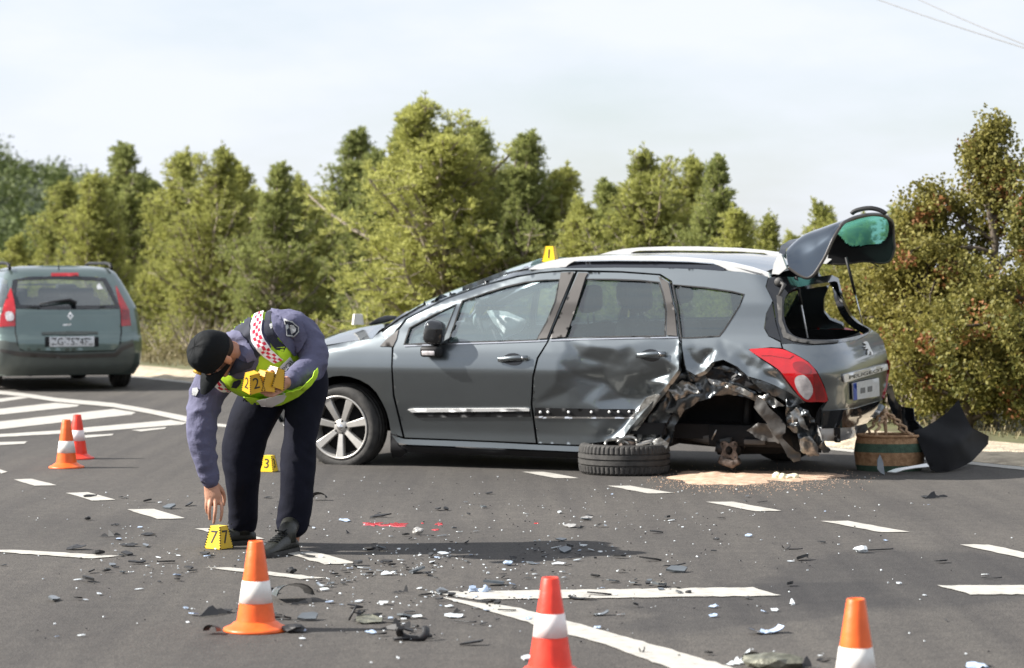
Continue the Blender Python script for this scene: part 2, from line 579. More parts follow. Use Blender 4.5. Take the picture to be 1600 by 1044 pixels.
MARKS = {
 'lane_dash': [
  [(20,750),(50,749),(88,759),(54,760)], [(104,771),(138,770),(181,782),(144,783)], [(197,797),(240,796),(289,811),(247,812)],
  [(306,827),(348,826),(414,843),(372,845)], [(440,864),(488,863),(562,881),(507,883)],
  [(815,738),(850,738),(905,748),(868,748)], [(948,760),(985,760),(1052,771),(1013,772)], [(1103,785),(1145,785),(1222,799),(1179,800)],
  [(1283,815),(1325,815),(1420,832),(1377,833)], [(1500,852),(1545,852),(1640,873),(1597,873)],
  [(-4,734),(0,734),(12,738),(2,741)], [(-30,692.5),(43,690.5),(39,694),(-30,698)], [(131,681),(178,678.5),(175,681),(131,685)], [(206,672.6),(261,668),(258,670.5),(220,675)]],
 'give_way_line': [
  [(668,926),(1175,919),(1222,932),(738,938)], [(1463,916),(1700,915),(1700,930),(1517,930)],
  [(688,934),(735,941),(800,949),(884,970.5),(1004,1003.5),(1138,1043),(1260,1080),(1160,1083),(1042,1044),(957,1012),(800,967),(706,939)]],
 'lane_line': [[(-60,855),(0,860),(40,861),(185,870),(145,874),(0,864)], [(322,888),(360,888),(508,904),(470,906)], [(338,662.5),(420,671),(420,673),(338,667)]],
 'hatch_stripe': [
  [(-60,630),(30,620),(45,622),(-60,638)], [(-60,646),(86,630),(125,633),(119,636),(-60,655)],
  [(-60,666),(178,639.5),(213,645),(205,648.5),(-60,678)], [(-60,683),(95,673),(142,668),(267,657),(292,661),(285,664),(137,676),(-60,687)],
  [(-60,606),(0,611.5),(30,614.5),(89,623),(178,631),(237,641),(292,652),(320,657),(340,664),(292,660.5),(237,648),(178,637.5),(89,629),(30,620),(0,617),(-60,612)]],
}
k = 0
for nm, L_ in MARKS.items():
    for q, poly in enumerate(L_):
        mb = MB(); z = 0.004 + (0.004 if (nm == 'hatch_stripe' and q == 4) else 0) 
        poly2 = densify(poly, 12)
        pts = []
        for j, (x, y) in enumerate(poly2):
            p = G(x, y); pts.append(Vector((p.x + random.Random(j + k).uniform(-.006, .006), p.y + random.Random(j * 3 + k).uniform(-.012, .012), z)))
        mb.add(pts, [list(range(len(pts)))])
        o = mb.build(nm, M['paint'], road)
        if o.data.polygons[0].normal.z < 0: o.data.flip_normals()
        k += 1
mb = plane_strip([verge_near(-60, -0.12), verge_near(120, -0.12), verge_near(120, -0.30), verge_near(-60, -0.30)], 0.004)
o = mb.build('edge_line', M['paint'], road)
if o.data.polygons[0].normal.z < 0: o.data.flip_normals()

# ================================================================ vegetation
def leaf_mat(name, c1, c2, c3=None, trans=0.3):
    m, nt, b = newmat(name)
    N = nt.nodes.new; L = nt.links.new
    tc = N('ShaderNodeTexCoord'); oi = N('ShaderNodeObjectInfo')
    n1 = N('ShaderNodeTexNoise'); n1.inputs['Scale'].default_value = 1.6; n1.inputs['Detail'].default_value = 6; n1.inputs['Roughness'].default_value = 0.7
    L(tc.outputs['Object'], n1.inputs['Vector'])
    ge = N('ShaderNodeNewGeometry')
    ad = N('ShaderNodeMath'); ad.operation = 'MULTIPLY_ADD'; L(ge.outputs['Random Per Island'], ad.inputs[0]); ad.inputs[1].default_value = 0.42
    sb = N('ShaderNodeMath'); sb.operation = 'MULTIPLY_ADD'; L(oi.outputs['Random'], sb.inputs[0]); sb.inputs[1].default_value = 0.22; 
    L(n1.outputs['Fac'], sb.inputs[2]); L(sb.outputs[0], ad.inputs[2])
    r = N('ShaderNodeValToRGB'); e = r.color_ramp.elements
    e[0].position = 0.40; e[0].color = (*c1, 1); e[1].position = 0.95; e[1].color = (*c2, 1)
    if c3: q = e.new(1.07 if False else 0.99); q.color = (*c3, 1)
    L(ad.outputs[0], r.inputs['Fac']); L(r.outputs['Color'], b.inputs['Base Color'])
    b.inputs['Roughness'].default_value = 0.62
    b.inputs['Specular IOR Level'].default_value = 0.3
    out = nt.nodes['Material Output']
    tl = N('ShaderNodeBsdfTranslucent'); L(r.outputs['Color'], tl.inputs['Color'])
    mx = N('ShaderNodeMixShader'); mx.inputs['Fac'].default_value = trans
    L(b.outputs[0], mx.inputs[1]); L(tl.outputs[0], mx.inputs[2]); L(mx.outputs[0], out.inputs['Surface'])
    return m
M['pine'] = leaf_mat('pine_needles', (0.118, 0.142, 0.038), (0.46, 0.465, 0.145), trans=0.52)
M['pine_dark'] = leaf_mat('dark_pine_needles', (0.100, 0.132, 0.044), (0.35, 0.375, 0.130), trans=0.50)
M['oak'] = leaf_mat('oak_leaves', (0.050, 0.064, 0.014), (0.25, 0.225, 0.058), trans=0.40)
M['oak_red'] = leaf_mat('russet_oak_leaves', (0.14, 0.045, 0.02), (0.24, 0.11, 0.04), trans=0.25)
M['scrub'] = leaf_mat('scrub_leaves', (0.10, 0.105, 0.028), (0.27, 0.25, 0.08), trans=0.35)
M['straw'] = leaf_mat('dry_grass', (0.12, 0.10, 0.045), (0.26, 0.22, 0.12), trans=0.2)
M['bark'] = mat('pale_bark', (0.29, 0.245, 0.20), 0.9, var=0.35, scale=6, bump=0.6, bscale=30)
M['bark_dark'] = mat('dark_bark', (0.10, 0.08, 0.06), 0.9, var=0.35, scale=6, bump=0.6, bscale=30)
M['hill_leaf'] = leaf_mat('far_forest_leaves', (0.034, 0.056, 0.016), (0.120, 0.150, 0.042), trans=0.15)

def rnd_unit(r):
    while True:
        v = Vector((r.uniform(-1, 1), r.uniform(-1, 1), r.uniform(-1, 1)))
        if 0.05 < v.length < 1: return v.normalized()
def tuft(mb, p, axis, L_, w, n, r, spread=0.75):
    """a spray of needles round an axis"""
    for k in range(n):
        d = (axis + rnd_unit(r) * spread).normalized()
        s_ = d.cross(rnd_unit(r)); 
        if s_.length < 1e-3: continue
        s_ = s_.normalized() * w
        q = p + d * (L_ * r.uniform(0.6, 1.1))
        b = len(mb.v)
        mb.v += [p - s_ * 0.5, p + s_ * 0.5, q + s_ * 0.9, q - s_ * 0.9]
        mb.f.append([b, b + 1, b + 2, b + 3]); mb.m.append(0); mb.sm.append(False)
def leafs(mb, p, rad_, n, size, r, mi=0):
    for k in range(n):
        c = p + rnd_unit(r) * (rad_ * r.random() ** 0.4)
        a = rnd_unit(r); b_ = a.cross(rnd_unit(r))
        if b_.length < 1e-3: continue
        b_.normalize(); s = size * r.uniform(0.6, 1.2)
        b = len(mb.v)
        mb.v += [c - a * s * 0.5, c + b_ * s * 0.33, c + a * s * 0.5, c - b_ * s * 0.33]
        mb.f.append([b, b + 1, b + 2, b + 3]); mb.m.append(mi); mb.sm.append(False)

def pine_mesh(seed, H, Rw, nbr, dense, shape, low=0.05):
    """returns (crown MB, trunk MB): leader, whorled upswept limbs, side twigs, needle tufts"""
    r = random.Random(seed); cr = MB(); tr = MB(); tr.smooth = True
    lx, ly = r.uniform(-.28, .28), r.uniform(-.28, .28); bend = [Vector((lx * (i / 6) ** 2 + r.uniform(-.05, .05) * min(1, i), ly * (i / 6) ** 2 + r.uniform(-.05, .05) * min(1, i), H * i / 6)) for i in range(7)]
    def trunk(t):
        x = t * 6; i = min(5, int(x)); return bend[i].lerp(bend[i + 1], x - i)
    tr.tube(bend, [0.055 * H / 4 * (1 - i / 6.6) + 0.008 for i in range(7)], n=7)
    for k in range(nbr):
        t = low + (1 - low) * (k + r.random()) / nbr
        base = trunk(t)
        az = r.uniform(0, 2 * math.pi)
        prof = shape(t)
        Lb = Rw * prof * r.uniform(0.55, 1.25) * (0.95 + 0.7 * noise.noise(Vector((math.cos(az) * 1.3, math.sin(az) * 1.3, t * 4 + seed)))) + 0.12
        up = r.uniform(0.15, 0.75) + t * 0.55
        d = Vector((math.cos(az), math.sin(az), up)).normalized()
        pts = [base]; p = base.copy(); dd = d.copy()
        for q in range(5):
            dd = (dd + Vector((0, 0, 0.16)) + rnd_unit(r) * 0.20).normalized(); p = p + dd * (Lb / 5); pts.append(p.copy())
        tr.tube(pts, [0.020 * (0.5 + Lb) * (1 - q / 5.5) + 0.004 for q in range(6)], n=4, caps=False)
        nt_ = int(dense * (0.35 + Lb) * 15)
        for q in range(nt_):
            f = 0.22 + 0.78 * r.random() ** 0.8
            i = min(4, int(f * 5)); c = pts[i].lerp(pts[i + 1], f * 5 - i)
            off = rnd_unit(r); off.z = abs(off.z) * 0.5 if r.random() < 0.7 else off.z
            tw = c + off * (0.30 * Lb * (1.15 - f) + 0.13) * r.random()
            ax = (d * 0.5 + off * 0.7 + Vector((0, 0, 0.55))).normalized()
            if r.random() < 0.16: tr.tube([c, tw], [0.008, 0.004], n=3, caps=False)
            tuft(cr, tw, ax, 0.088 * r.uniform(0.55, 1.35), 0.0062, 9, r)
    # loose fill between the limbs
    for q in range(int(2100 * Rw / 1.3)):
        t = 0.08 + 0.84 * r.random() ** 1.15; az = r.uniform(0, 6.28); rr_ = Rw * shape(t) * (0.30 + 0.62 * r.random()) * (0.75 + 0.9 * noise.noise(Vector((math.cos(az) * 1.3, math.sin(az) * 1.3, t * 4 + seed)))); c = trunk(t) + Vector((math.cos(az) * rr_, math.sin(az) * rr_, r.uniform(-.1, .25)))
        if noise.noise(c * 2.3 + Vector((seed, 0, 0))) < -0.12: continue
        tuft(cr, c, Vector((math.cos(az) * .5, math.sin(az) * .5, 0.8)), 0.085 * r.uniform(.6, 1.3), 0.0062, 9, r)
    # upright secondary shoots give the feathery outline
    for q in range(34):
        t = r.uniform(0.35, 0.97); az = r.uniform(0, 6.28); rr_ = Rw * shape(t) * r.uniform(0.1, 0.75)
        b0 = trunk(t) + Vector((math.cos(az) * rr_, math.sin(az) * rr_, 0.1)); hh = r.uniform(0.22, 0.70) * (1.25 - .5 * t)
        b1 = b0 + Vector((r.uniform(-.12, .12), r.uniform(-.12, .12), hh)); tr.tube([trunk(t - .05), b0, b1], [0.016, 0.012, 0.004], n=4, caps=False)
        for j in range(30):
            f = r.random(); tuft(cr, b0.lerp(b1, f) + rnd_unit(r) * 0.14 * (1.1 - f) * r.random(), Vector((r.uniform(-.5, .5), r.uniform(-.5, .5), 0.9)), 0.088, 0.0062, 9, r)
    # leader tufts
    for q in range(40):
        f = 1 - 0.18 * r.random(); tuft(cr, trunk(f) + rnd_unit(r) * 0.14 * r.random(), Vector((0, 0, 1)), 0.11, 0.008, 8, r, 0.6)
    # bare dead twigs low down
    for q in range(22):
        base = trunk(r.uniform(0.04, 0.5)); az = r.uniform(0, 6.28)
        d = Vector((math.cos(az), math.sin(az), r.uniform(-.1, .5)))
        p1 = base + d * Rw * 0.26; p2 = p1 + (d + rnd_unit(r) * 0.6) * Rw * 0.16
        tr.tube([base, p1, p2], [0.014, 0.009, 0.004], n=4, caps=False)
        tr.tube([p1, p1 + (d + rnd_unit(r)) * Rw * 0.22], [0.007, 0.003], n=3, caps=False)
    return cr, tr
SH = [lambda t: 1.15 * (1 - t) ** 0.85 * min(1, 0.55 + t * 2.2) + .03, lambda t: (1 - t ** 1.3) ** 1.1 * min(1, 0.55 + t * 1.8) + .03,
      lambda t: 1.15 * (1 - t) ** 0.9 * min(1, 0.6 + t * 2) + .04, lambda t: 1.05 * (1 - t) ** 0.75 * min(1, 0.6 + t * 1.5) + .03]
pines = []
for i, (H, Rw, nb, de) in enumerate([(4.0, 1.30, 90, 3.2), (4.0, 1.5, 92, 3.0), (4.0, 1.15, 84, 3.0), (4.0, 1.7, 100, 3.0), (4.0, 1.3, 84, 3.1)]):
    c_, t_ = pine_mesh(100 + i, H, Rw, nb, de, SH[i % 4])
    pines.append((c_, t_))
pine_data = []
for i, (c_, t_) in enumerate(pines):
    a = c_.build('crown', M['pine'] if i != 2 else M['pine_dark']); b = t_.build('trunk', M['bark'])
    pine_data.append((a.data, b.data)); bpy.data.objects.remove(a); bpy.data.objects.remove(b)

# treetop profile read from the photograph: x, y of the top, variant, width factor, depth beyond the verge, label
TREES = [
 (30,372,1,1.0,2.5,'olive pine at the left edge of the row, behind the green estate car'),
 (100,288,3,1.0,3.2,'broad pine just right of the hill, behind the green estate car'),
 (150,276,0,0.9,2.0,'slim pine rising above the roof of the green estate car'),
 (207,230,2,0.95,3.6,'tall dark pine whose top stands out right of the green estate car'),
 (285,243,0,0.9,4.0,'dark pointed pine above the bending officer, left of two rounded ones'),
 (332,246,3,0.8,2.4,'light green pine above the bending officer cap'),
 (372,262,1,0.8,3.4,'rounded pine over the officer back'),
 (425,262,0,0.85,2.2,'bright pine right of the officer back with bare lower stems'),
 (470,285,1,0.8,3.0,'low pine in the dip left of the tall round dark tree'),
 (545,208,2,0.9,4.2,'dark round topped pine standing clear against the sky in the middle'),
 (598,240,0,0.8,2.6,'narrow pine directly left of the tallest tree'),
 (648,200,2,0.8,3.4,'feathery pine leaning on the left of the tallest tree'),
 (700,176,3,1.15,2.2,'tallest and broadest light green pine above the car windscreen'),
 (750,203,0,0.9,3.2,'pine on the right shoulder of the tallest tree'),
 (808,214,2,0.8,2.8,'slender pine with a pointed tip above the roof marker'),
 (866,268,0,0.9,3.4,'dark pine above the front end of the roof rail'),
 (905,318,1,0.8,2.0,'low dark pine in the gap over the roof rail'),
 (952,288,2,0.9,3.0,'thin pine left of the double topped group over the car roof'),
 (1010,250,3,0.85,2.3,'broad pine over the middle of the car roof'),
 (1060,262,1,0.8,3.1,'rounded pine over the rear half of the car roof'),
 (1120,250,2,0.75,2.4,'slim forked pine over the rear of the roof rail'),
 (1155,332,0,0.8,2.0,'small pine sloping down right of the forked one'),
 (1196,348,1,0.7,2.8,'lowest small pine left of the raised rear hatch'),
 (1275,324,1,0.8,3.2,'loose pine behind the raised rear hatch'),
 (1335,345,0,0.8,2.6,'small pine showing under and right of the raised hatch glass'),
 (1400,330,2,0.8,4.0,'dark pine far behind between raised hatch and oak'),
]
def line_depth(px, d):
    """world point on the line d metres beyond the verge edge, along the pixel column px"""
    k = (px - 800) / FPX                     # x = k*y
    p0 = edge_pt(0, d)
    t = (p0.x - k * p0.y) / (k * edir.y - edir.x)
    return p0 + edir * t
rng = random.Random(5)
for i, (px, py, var, wf, dep, lab) in enumerate(TREES):
    p = line_depth(px, dep)
    s = FPX / p.y
    Ht = CAMH + (436 - py) / s
    t = empty('pine_tree', (p.x, p.y, 0.0), rng.uniform(0, 6.28), lab, 'tree', 'pines beyond the road')
    k = Ht / 4.12
    t.scale = (k * wf * 1.38, k * wf * 1.3, k)
    for me, nm in zip(pine_data[(var + 2 * (i % 3 == 1)) % 5 if i % 4 else var], ('crown', 'trunk')):
        link(nm, me, t)
def SEG(px, what):
    for x, t in ((110, 'behind the left part of the green estate car'), (240, 'beyond the verge right of the green estate car'), (380, 'beyond the verge behind the officer head and cap'), (520, 'beyond the verge behind the officer back'),
                 (660, 'beyond the road behind the crashed car bonnet'), (860, 'beyond the road behind the crashed car front door'), (1060, 'beyond the road behind the crashed car rear door'), (1240, 'beyond the road behind the crashed car tail end'), (1420, 'beyond the verge behind the raised rear window')):
        if px < x: return what + ' ' + t
    return what + ' beside the oaks at the right edge'
# second rank, filling behind
BACK = [(60,400),(128,330),(180,300),(245,285),(310,290),(400,300),(450,320),(510,310),(575,290),(625,270),(675,260),(725,262),(778,270),(835,285),(885,330),(930,345),(980,305),(1035,300),(1090,310),(1140,355),(1230,370),(1305,380),(1365,380)]
for i, (px, py) in enumerate(BACK):
    p = line_depth(px, 6.5 + (i % 3) * 1.0); s = FPX / p.y; Ht = CAMH + (436 - py) / s
    t = empty('pine_tree', (p.x, p.y, 0.0), rng.uniform(0, 6.28), SEG(px, 'dense olive pine of the second rank'), 'tree', 'pines of the second rank')
    k = Ht / 4.12; t.scale = (k * 1.4, k * 1.3, k)
    for me, nm in zip(pine_data[(i * 2 + 1) % 5], ('crown', 'trunk')): link(nm, me, t)

# ---- scrub bushes under the pines
def bush_mesh(seed, leafmat, tall=1.0, n=46, size=0.045, stems=9, spread=0.55, reds=None):
    r = random.Random(seed); cr = MB(); tr = MB()
    for k in range(n):
        a = r.uniform(0, 6.28); q = spread * r.random() ** 0.5; z = tall * (0.12 + 0.85 * r.random()) * (1 - 0.4 * (q / spread) ** 2)
        leafs(cr, Vector((q * math.cos(a), q * math.sin(a), z)), 0.17, 34, size, r)
    for k in range(stems):
        a = r.uniform(0, 6.28); q = spread * r.random()
        tr.tube([(0.05 * math.cos(a), 0.05 * math.sin(a), 0), (q * 0.6 * math.cos(a), q * 0.6 * math.sin(a), tall * 0.5), (q * math.cos(a + .3), q * math.sin(a + .3), tall * r.uniform(.85, 1.1))], [0.014, 0.01, 0.004], n=4, caps=False)
    a = cr.build('foliage', leafmat); b = tr.build('stem', M['bark']); d = (a.data, b.data)
    bpy.data.objects.remove(a); bpy.data.objects.remove(b); return d
bushes = [bush_mesh(1, M['scrub'], 1.0), bush_mesh(2, M['scrub'], 0.8, spread=0.7), bush_mesh(3, M['straw'], 0.8, n=34, stems=26), bush_mesh(4, M['pine'], 1.1, size=0.035)]
for i in range(64):
    px = -20 + i * 22.5 + rng.uniform(-8, 8); dep = 1.0 + rng.random() * 1.8
    p = line_depth(px, dep)
    t = empty('scrub_bush', (p.x, p.y, 0.02), rng.uniform(0, 6.28), SEG(px, ('low dry scrub bush', 'thin straw coloured bush')[i % 2]), 'bush', 'scrub bushes below the pines')
    k = rng.uniform(0.4, 0.95); t.scale = (k * 1.5, k * 1.5, k)
    for me, nm in zip(bushes[rng.choice([0, 1, 2, 3, 3, 0])], ('foliage', 'stem')): link(nm, me, t)
# dry grass along the verge
mb = MB(); r = random.Random(9)
for i in range(9000):
    s_ = r.uniform(-4, 40); d_ = 0.35 + abs(r.gauss(0, 1.6))
    p = edge_pt(s_, d_, 0.02); h = r.uniform(0.05, 0.17) * (0.6 if d_ < 0.7 else 1)
    tuft(mb, p, Vector((0, 0, 1)), h, 0.007, 2, r, 0.45)
o = mb.build('dry_grass', M['straw']); tag(o, 'pale dry grass growing along the far side of the gravel verge', 'grass', kind='stuff')

# ---- oaks at the right
def oak_tree(px, base_d, py_top, width_px, seed, label, lean=0, red=0.06, nclump=250, low=0.06):
    p = line_depth(px, base_d); s = FPX / p.y
    H = CAMH + (436 - py_top) / s; Rw = width_px / s / 2
    r = random.Random(seed); cr = MB(); rd = MB(); tr = MB(); tr.smooth = True
    root = empty('oak_tree', (p.x, p.y, 0), 0, label, 'tree', 'oaks at the right of the road')
    top = Vector((lean, 0, H))
    tpts = [Vector((lean * t_, 0.1 * math.sin(3 * t_ + seed), H * t_)) + Vector((noise.noise(Vector((t_ * 3, seed, 0))), 0, 0)) * 0.18 for t_ in [i / 8 for i in range(9)]]
    tr.tube(tpts, [0.055 * (1 - i / 9) + 0.008 for i in range(9)], n=7)
    def env(t): return (0.35 + 0.65 * math.sin(math.pi * min(1, t * 0.9 + 0.22)) ** 0.8) * (1 if t < 0.55 else 1 - (t - 0.55) / 0.45 * 0.70)
    limbs = []
    for k in range(30):
        t_ = low + (1 - low) * (k + r.random()) / 30; az = r.uniform(0, 6.28); i = min(7, int(t_ * 8)); b0 = tpts[i].lerp(tpts[i + 1], t_ * 8 - i)
        Lb = Rw * env(t_) * r.uniform(0.65, 1.25); d = Vector((math.cos(az), math.sin(az) * 0.8, r.uniform(0.1, 0.75))).normalized()
        pts = [b0]; q = b0.copy()
        for j in range(5):
            d = (d + rnd_unit(r) * 0.3 + Vector((0, 0, 0.05))).normalized(); q = q + d * Lb / 5; pts.append(q.copy())
        tr.tube(pts, [0.022 * (1 - j / 5.5) + 0.004 for j in range(6)], n=5, caps=False); limbs.append(pts)
    for k in range(nclump):
        pts = r.choice(limbs); f = 0.2 + 0.8 * r.random() ** 0.7; i = min(4, int(f * 5)); c = pts[i].lerp(pts[i + 1], f * 5 - i)
        c2 = c + rnd_unit(r) * 0.22 * r.random()
        if c2.z < 0.08: c2.z = 0.08 + r.random() * 0.2
        if r.random() < 0.3: tr.tube([c, c2], [0.006, 0.003], n=3, caps=False)
        leafs(rd if r.random() < red else cr, c2, r.uniform(0.09, 0.18), 70, 0.044, r)
    for k in range(16):
        leafs(cr, tpts[8] - (tpts[8] - tpts[6]) * r.random() + rnd_unit(r) * 0.10, 0.08, 20, 0.042, r)
    cr.build('crown', M['oak'], root)
    if rd.v: rd.build('russet_leaves', M['oak_red'], root)
    tr.build('trunk', M['bark_dark'], root)
    return root
oak_tree(1548, 1.3, 208, 330, 11, 'tallest oak with russet patches at the right edge of the road', 0.05, 0.10, 360)
oak_tree(1462, 1.0, 318, 270, 12, 'olive oak bush left of the tallest oak, behind the black bumper', -0.1, 0.08, 340)
oak_tree(1395, 1.5, 395, 240, 13, 'low oak bush right behind the crashed car tail', 0, 0.05, 330)
oak_tree(1632, 0.8, 292, 300, 14, 'oak bush cut off by the right edge of the picture', 0, 0.09, 360)
oak_tree(1510, 0.7, 480, 260, 15, 'low leafy oak shrub directly over the gravel verge', 0, 0.06, 300)
oak_tree(1325, 1.7, 440, 180, 16, 'small oak shrub hidden behind the rear window of the crashed car', 0, 0.03, 220)

# ---- the hill on the left with its forest
hc = at(-60, 436, 190)
mb = MB(); mb.smooth = True; rows = []
def hill_h(x, y):
    dx = (x - (hc.x - 12)) / 30; dy = (y - 205) / 40
    return 12.2 * math.exp(-(dx * dx) * 0.9 - dy * dy) + 0.8 * noise.noise(Vector((x * .1, y * .1, 0)))
for i in range(60):
    x = hc.x - 150 + i * 5.0
    rows.append([Vector((x, 110 + j * 6, hill_h(x, 110 + j * 6) - 0.3)) for j in range(40)])
mb.grid(rows, flip=True); M['hill_ground'] = mat('green_hill_slope', (0.045, 0.062, 0.022), 0.95, var=0.4, scale=0.4, detail=8); o = mb.build('hill', M['hill_ground']); tag(o, kind='structure')
if sum(p.normal.z for p in o.data.polygons) < 0: o.data.flip_normals()
mb = MB(); r = random.Random(21)
for i in range(3600):
    x = hc.x + r.uniform(-45, 60); y = r.uniform(125, 235)
    h = hill_h(x, y)
    if h < 0.5: continue
    R_ = r.uniform(1.0, 2.0)
    for q in range(5):
        c = Vector((x, y, h + R_ * 0.4)) + rnd_unit(r) * R_ * 0.6
        leafs(mb, c, R_ * 0.55, 16, 0.34, r)
o = mb.build('hill_forest', M['hill_leaf']); tag(o, 'distant forest covering the hill at the left edge', 'forest', kind='stuff')

# ---- overhead cables
M['cable'] = mat('cable_metal', (0.18, 0.18, 0.18), 0.8, metal=0.0)
for (a, b, lab) in (((1362, -4), (1604, 76), 'lower pale overhead cable crossing the top right sky'), ((1428, -4), (1604, 71), 'upper pale overhead cable converging with the other at the right')):
    A = at(a[0], a[1], 30); B = at(b[0], b[1], 26); D = B - A
    pts = []
    for i in range(33):
        t = -1.2 + i * 0.11
        p = A + D * t; p.z -= 0.012 * (1 - (2 * t - 1) ** 2)
        pts.append(p)
    mb = MB(); mb.smooth = True; mb.tube(pts, 0.0065, n=6); o = mb.build('power_cable', M['cable']); tag(o, lab, 'cable', 'overhead cables')
# ================================================================ traffic cones
M['cone_orange'] = mat('orange_cone_plastic', (0.90, 0.13, 0.012), 0.42, var=0.22, scale=16, bump=0.2, bscale=24, c2=(0.92, 0.145, 0.02), detail=9)
M['cone_red'] = mat('red_cone_plastic', (0.92, 0.045, 0.02), 0.42, var=0.20, scale=16, bump=0.2, bscale=24, c2=(0.93, 0.06, 0.03), detail=9)
M['cone_white'] = mat('scuffed_white_sleeve', (0.80, 0.79, 0.75), 0.45, var=0.0, scale=22, c2=(0.62, 0.60, 0.56), detail=8)
M['cone_pink'] = mat('stained_white_sleeve', (0.80, 0.66, 0.63), 0.45, var=0.05, scale=18, c2=(0.84, 0.80, 0.78), detail=8)
def cone(px, py, kind, label, H=0.337, rz=0.0, scale=1.0):
    p = G(px, py); root = empty('traffic_cone', (p.x, p.y, 0), rz, label, 'traffic cone', 'traffic cones on the road')
    root.scale = (scale,) * 3
    om, wm = (M['cone_orange'], M['cone_white']) if kind == 'o' else (M['cone_red'], M['cone_pink'])
    mb = MB(); mb.smooth = True
    mb.lathe([(0.002, 0.0), (0.122, 0.0), (0.1235, 0.004), (0.122, 0.010), (0.108, 0.016), (0.094, 0.022), (0.086, 0.030), (0.078, 0.034), (0.0725, 0.038)], 36)
    mb.build('base', om, root)
    def rr(z): return 0.0725 + (0.028 - 0.0725) * (z - 0.038) / (H - 0.038)
    z1, z2 = (0.106, 0.189) if kind == 'o' else (0.134, 0.212)
    if kind == 'o2': pass
    mb = MB(); mb.smooth = True
    mb.lathe([(rr(0.036), 0.036), (rr(z1), z1)], 36); mb.lathe([(rr(z2), z2), (rr(H - .004), H - 0.004), (0.0265, H), (0.022, H), (0.019, H - 0.012), (0.002, H - 0.013)], 36)
    mb.lathe([(rr(z1) - 0.0012, z1 - .001), (rr(z2) - 0.0012, z2 + .001)], 36)
    mb.build('cone_body', om, root)
    mb = MB(); mb.smooth = True; e = 0.0016
    mb.lathe([(rr(z1), z1), (rr(z1) + e, z1 + 0.0005), (rr(z2) + e, z2 - 0.0005), (rr(z2), z2)], 36)
    mb.build('reflective_band', wm, root)
    return root
cone(400, 985, 'o', 'orange cone with white band standing in front of the yellow marker 7', rz=0.2)
cone(860, 1057, 'r', 'bright red cone with stained band at the bottom centre of the road', H=0.33, rz=1.0)
cone(1337, 1106, 'o', 'orange cone at the bottom right, cut off by the lower edge', rz=2.0)
cone(104, 731, 'o', 'small orange cone in front, near the hatched area behind the officer', rz=0.6)
cone(121, 717, 'r', 'small red cone half hidden behind the far orange one', H=0.325, rz=2.4)

# ================================================================ evidence markers
M['marker_yellow'] = mat('yellow_marker_plastic', (0.86, 0.56, 0.010), 0.4, var=0.06)
M['marker_white'] = mat('white_marker_plastic', (0.75, 0.72, 0.64), 0.45, var=0.06)
M['marker_shaded'] = mat('shaded_marker_plastic', (0.60, 0.33, 0.010), 0.4, var=0.08)  # yellow marker plastic with the officer's shade put into the colour
M['ink'] = mat('black_print', (0.015, 0.013, 0.012), 0.5, var=0.1)
def marker_parts(root, num, base=0.100, top=0.060, h=0.112, colour='marker_yellow', sides=(0, 1, 2, 3)):
    mb = MB(); b, t = base / 2, top / 2
    c = [(-1, -1), (1, -1), (1, 1), (-1, 1)]
    vs = [(x * b, y * b, 0.003) for x, y in c] + [(x * t, y * t, h) for x, y in c]
    mb.add(vs, [(0, 1, 5, 4), (1, 2, 6, 5), (2, 3, 7, 6), (3, 0, 4, 7), (4, 5, 6, 7), (3, 2, 1, 0)])
    for x, y in c: mb.box((x * b * 0.8, y * b * 0.8, 0.002), (0.012, 0.012, 0.004))
    mb.build('marker_body', M[colour], root)
    # interlocking teeth along the corners
    mb = MB()
    for (x, y) in c:
        for k in range(9):
            z = 0.008 + (h - 0.014) * k / 8; r_ = b + (t - b) * (z / h)
            mb.box((x * r_, y * r_, z), (0.0065, 0.0065, 0.0055))
    mb.build('joint_teeth', M['ink'] if colour != 'marker_white' else M[colour], root)
    if num:
        mb = MB(); tilt = math.atan((b - t) / h)
        V, Fs = text_mesh(num, 0.092, 0.0008)
        for k in sides:
            R_ = Matrix.Rotation(k * math.pi / 2, 3, 'Z')
            mid = Vector((0, -(b + t) / 2 - 0.0012, h * 0.5)); ax = Vector((1, 0, 0)); ay = Vector((0, math.sin(tilt), math.cos(tilt)))
            mb.add([R_ @ q for q in place2d(V, mid, ax, ay)], Fs)
        mb.build('number', M['ink'], root)
def marker(loc, rz, num, label, **kw):
    root = empty('evidence_marker', loc, rz, label, 'evidence marker', 'yellow evidence markers')
    marker_parts(root, num, **kw); return root
p = G(342, 857); marker((p.x, p.y, 0), rad(-33), '7', 'yellow marker with number 7 on the asphalt under the reaching hand')
p = G(420, 737); marker((p.x, p.y, 0), rad(-16), '3', 'yellow marker with number 3 on the road between the officer legs')
# ================================================================ crashed grey estate car
M['grey_paint'] = mat('metallic_grey_paint', (0.158, 0.178, 0.190), 0.33, metal=0.92, coat=1.0, var=0.04, scale=3, crough=0.03)
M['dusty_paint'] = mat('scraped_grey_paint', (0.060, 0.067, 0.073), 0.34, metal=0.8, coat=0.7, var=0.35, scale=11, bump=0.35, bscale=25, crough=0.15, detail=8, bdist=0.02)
M['pillar_film'] = mat('dark_pillar_film', (0.060, 0.054, 0.050), 0.42, var=0.1)
M['black_plastic'] = mat('black_plastic', (0.010, 0.010, 0.011), 0.55, var=0.25, scale=6, spec=0.3)
M['black_gloss'] = mat('black_gloss_plastic', (0.010, 0.011, 0.013), 0.12, coat=0.5, var=0.1)
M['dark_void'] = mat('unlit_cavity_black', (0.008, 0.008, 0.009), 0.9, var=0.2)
M['rubber'] = mat('tyre_rubber', (0.030, 0.029, 0.028), 0.78, var=0.3, scale=20, bump=0.2, bscale=80, c2=(0.055, 0.052, 0.048))
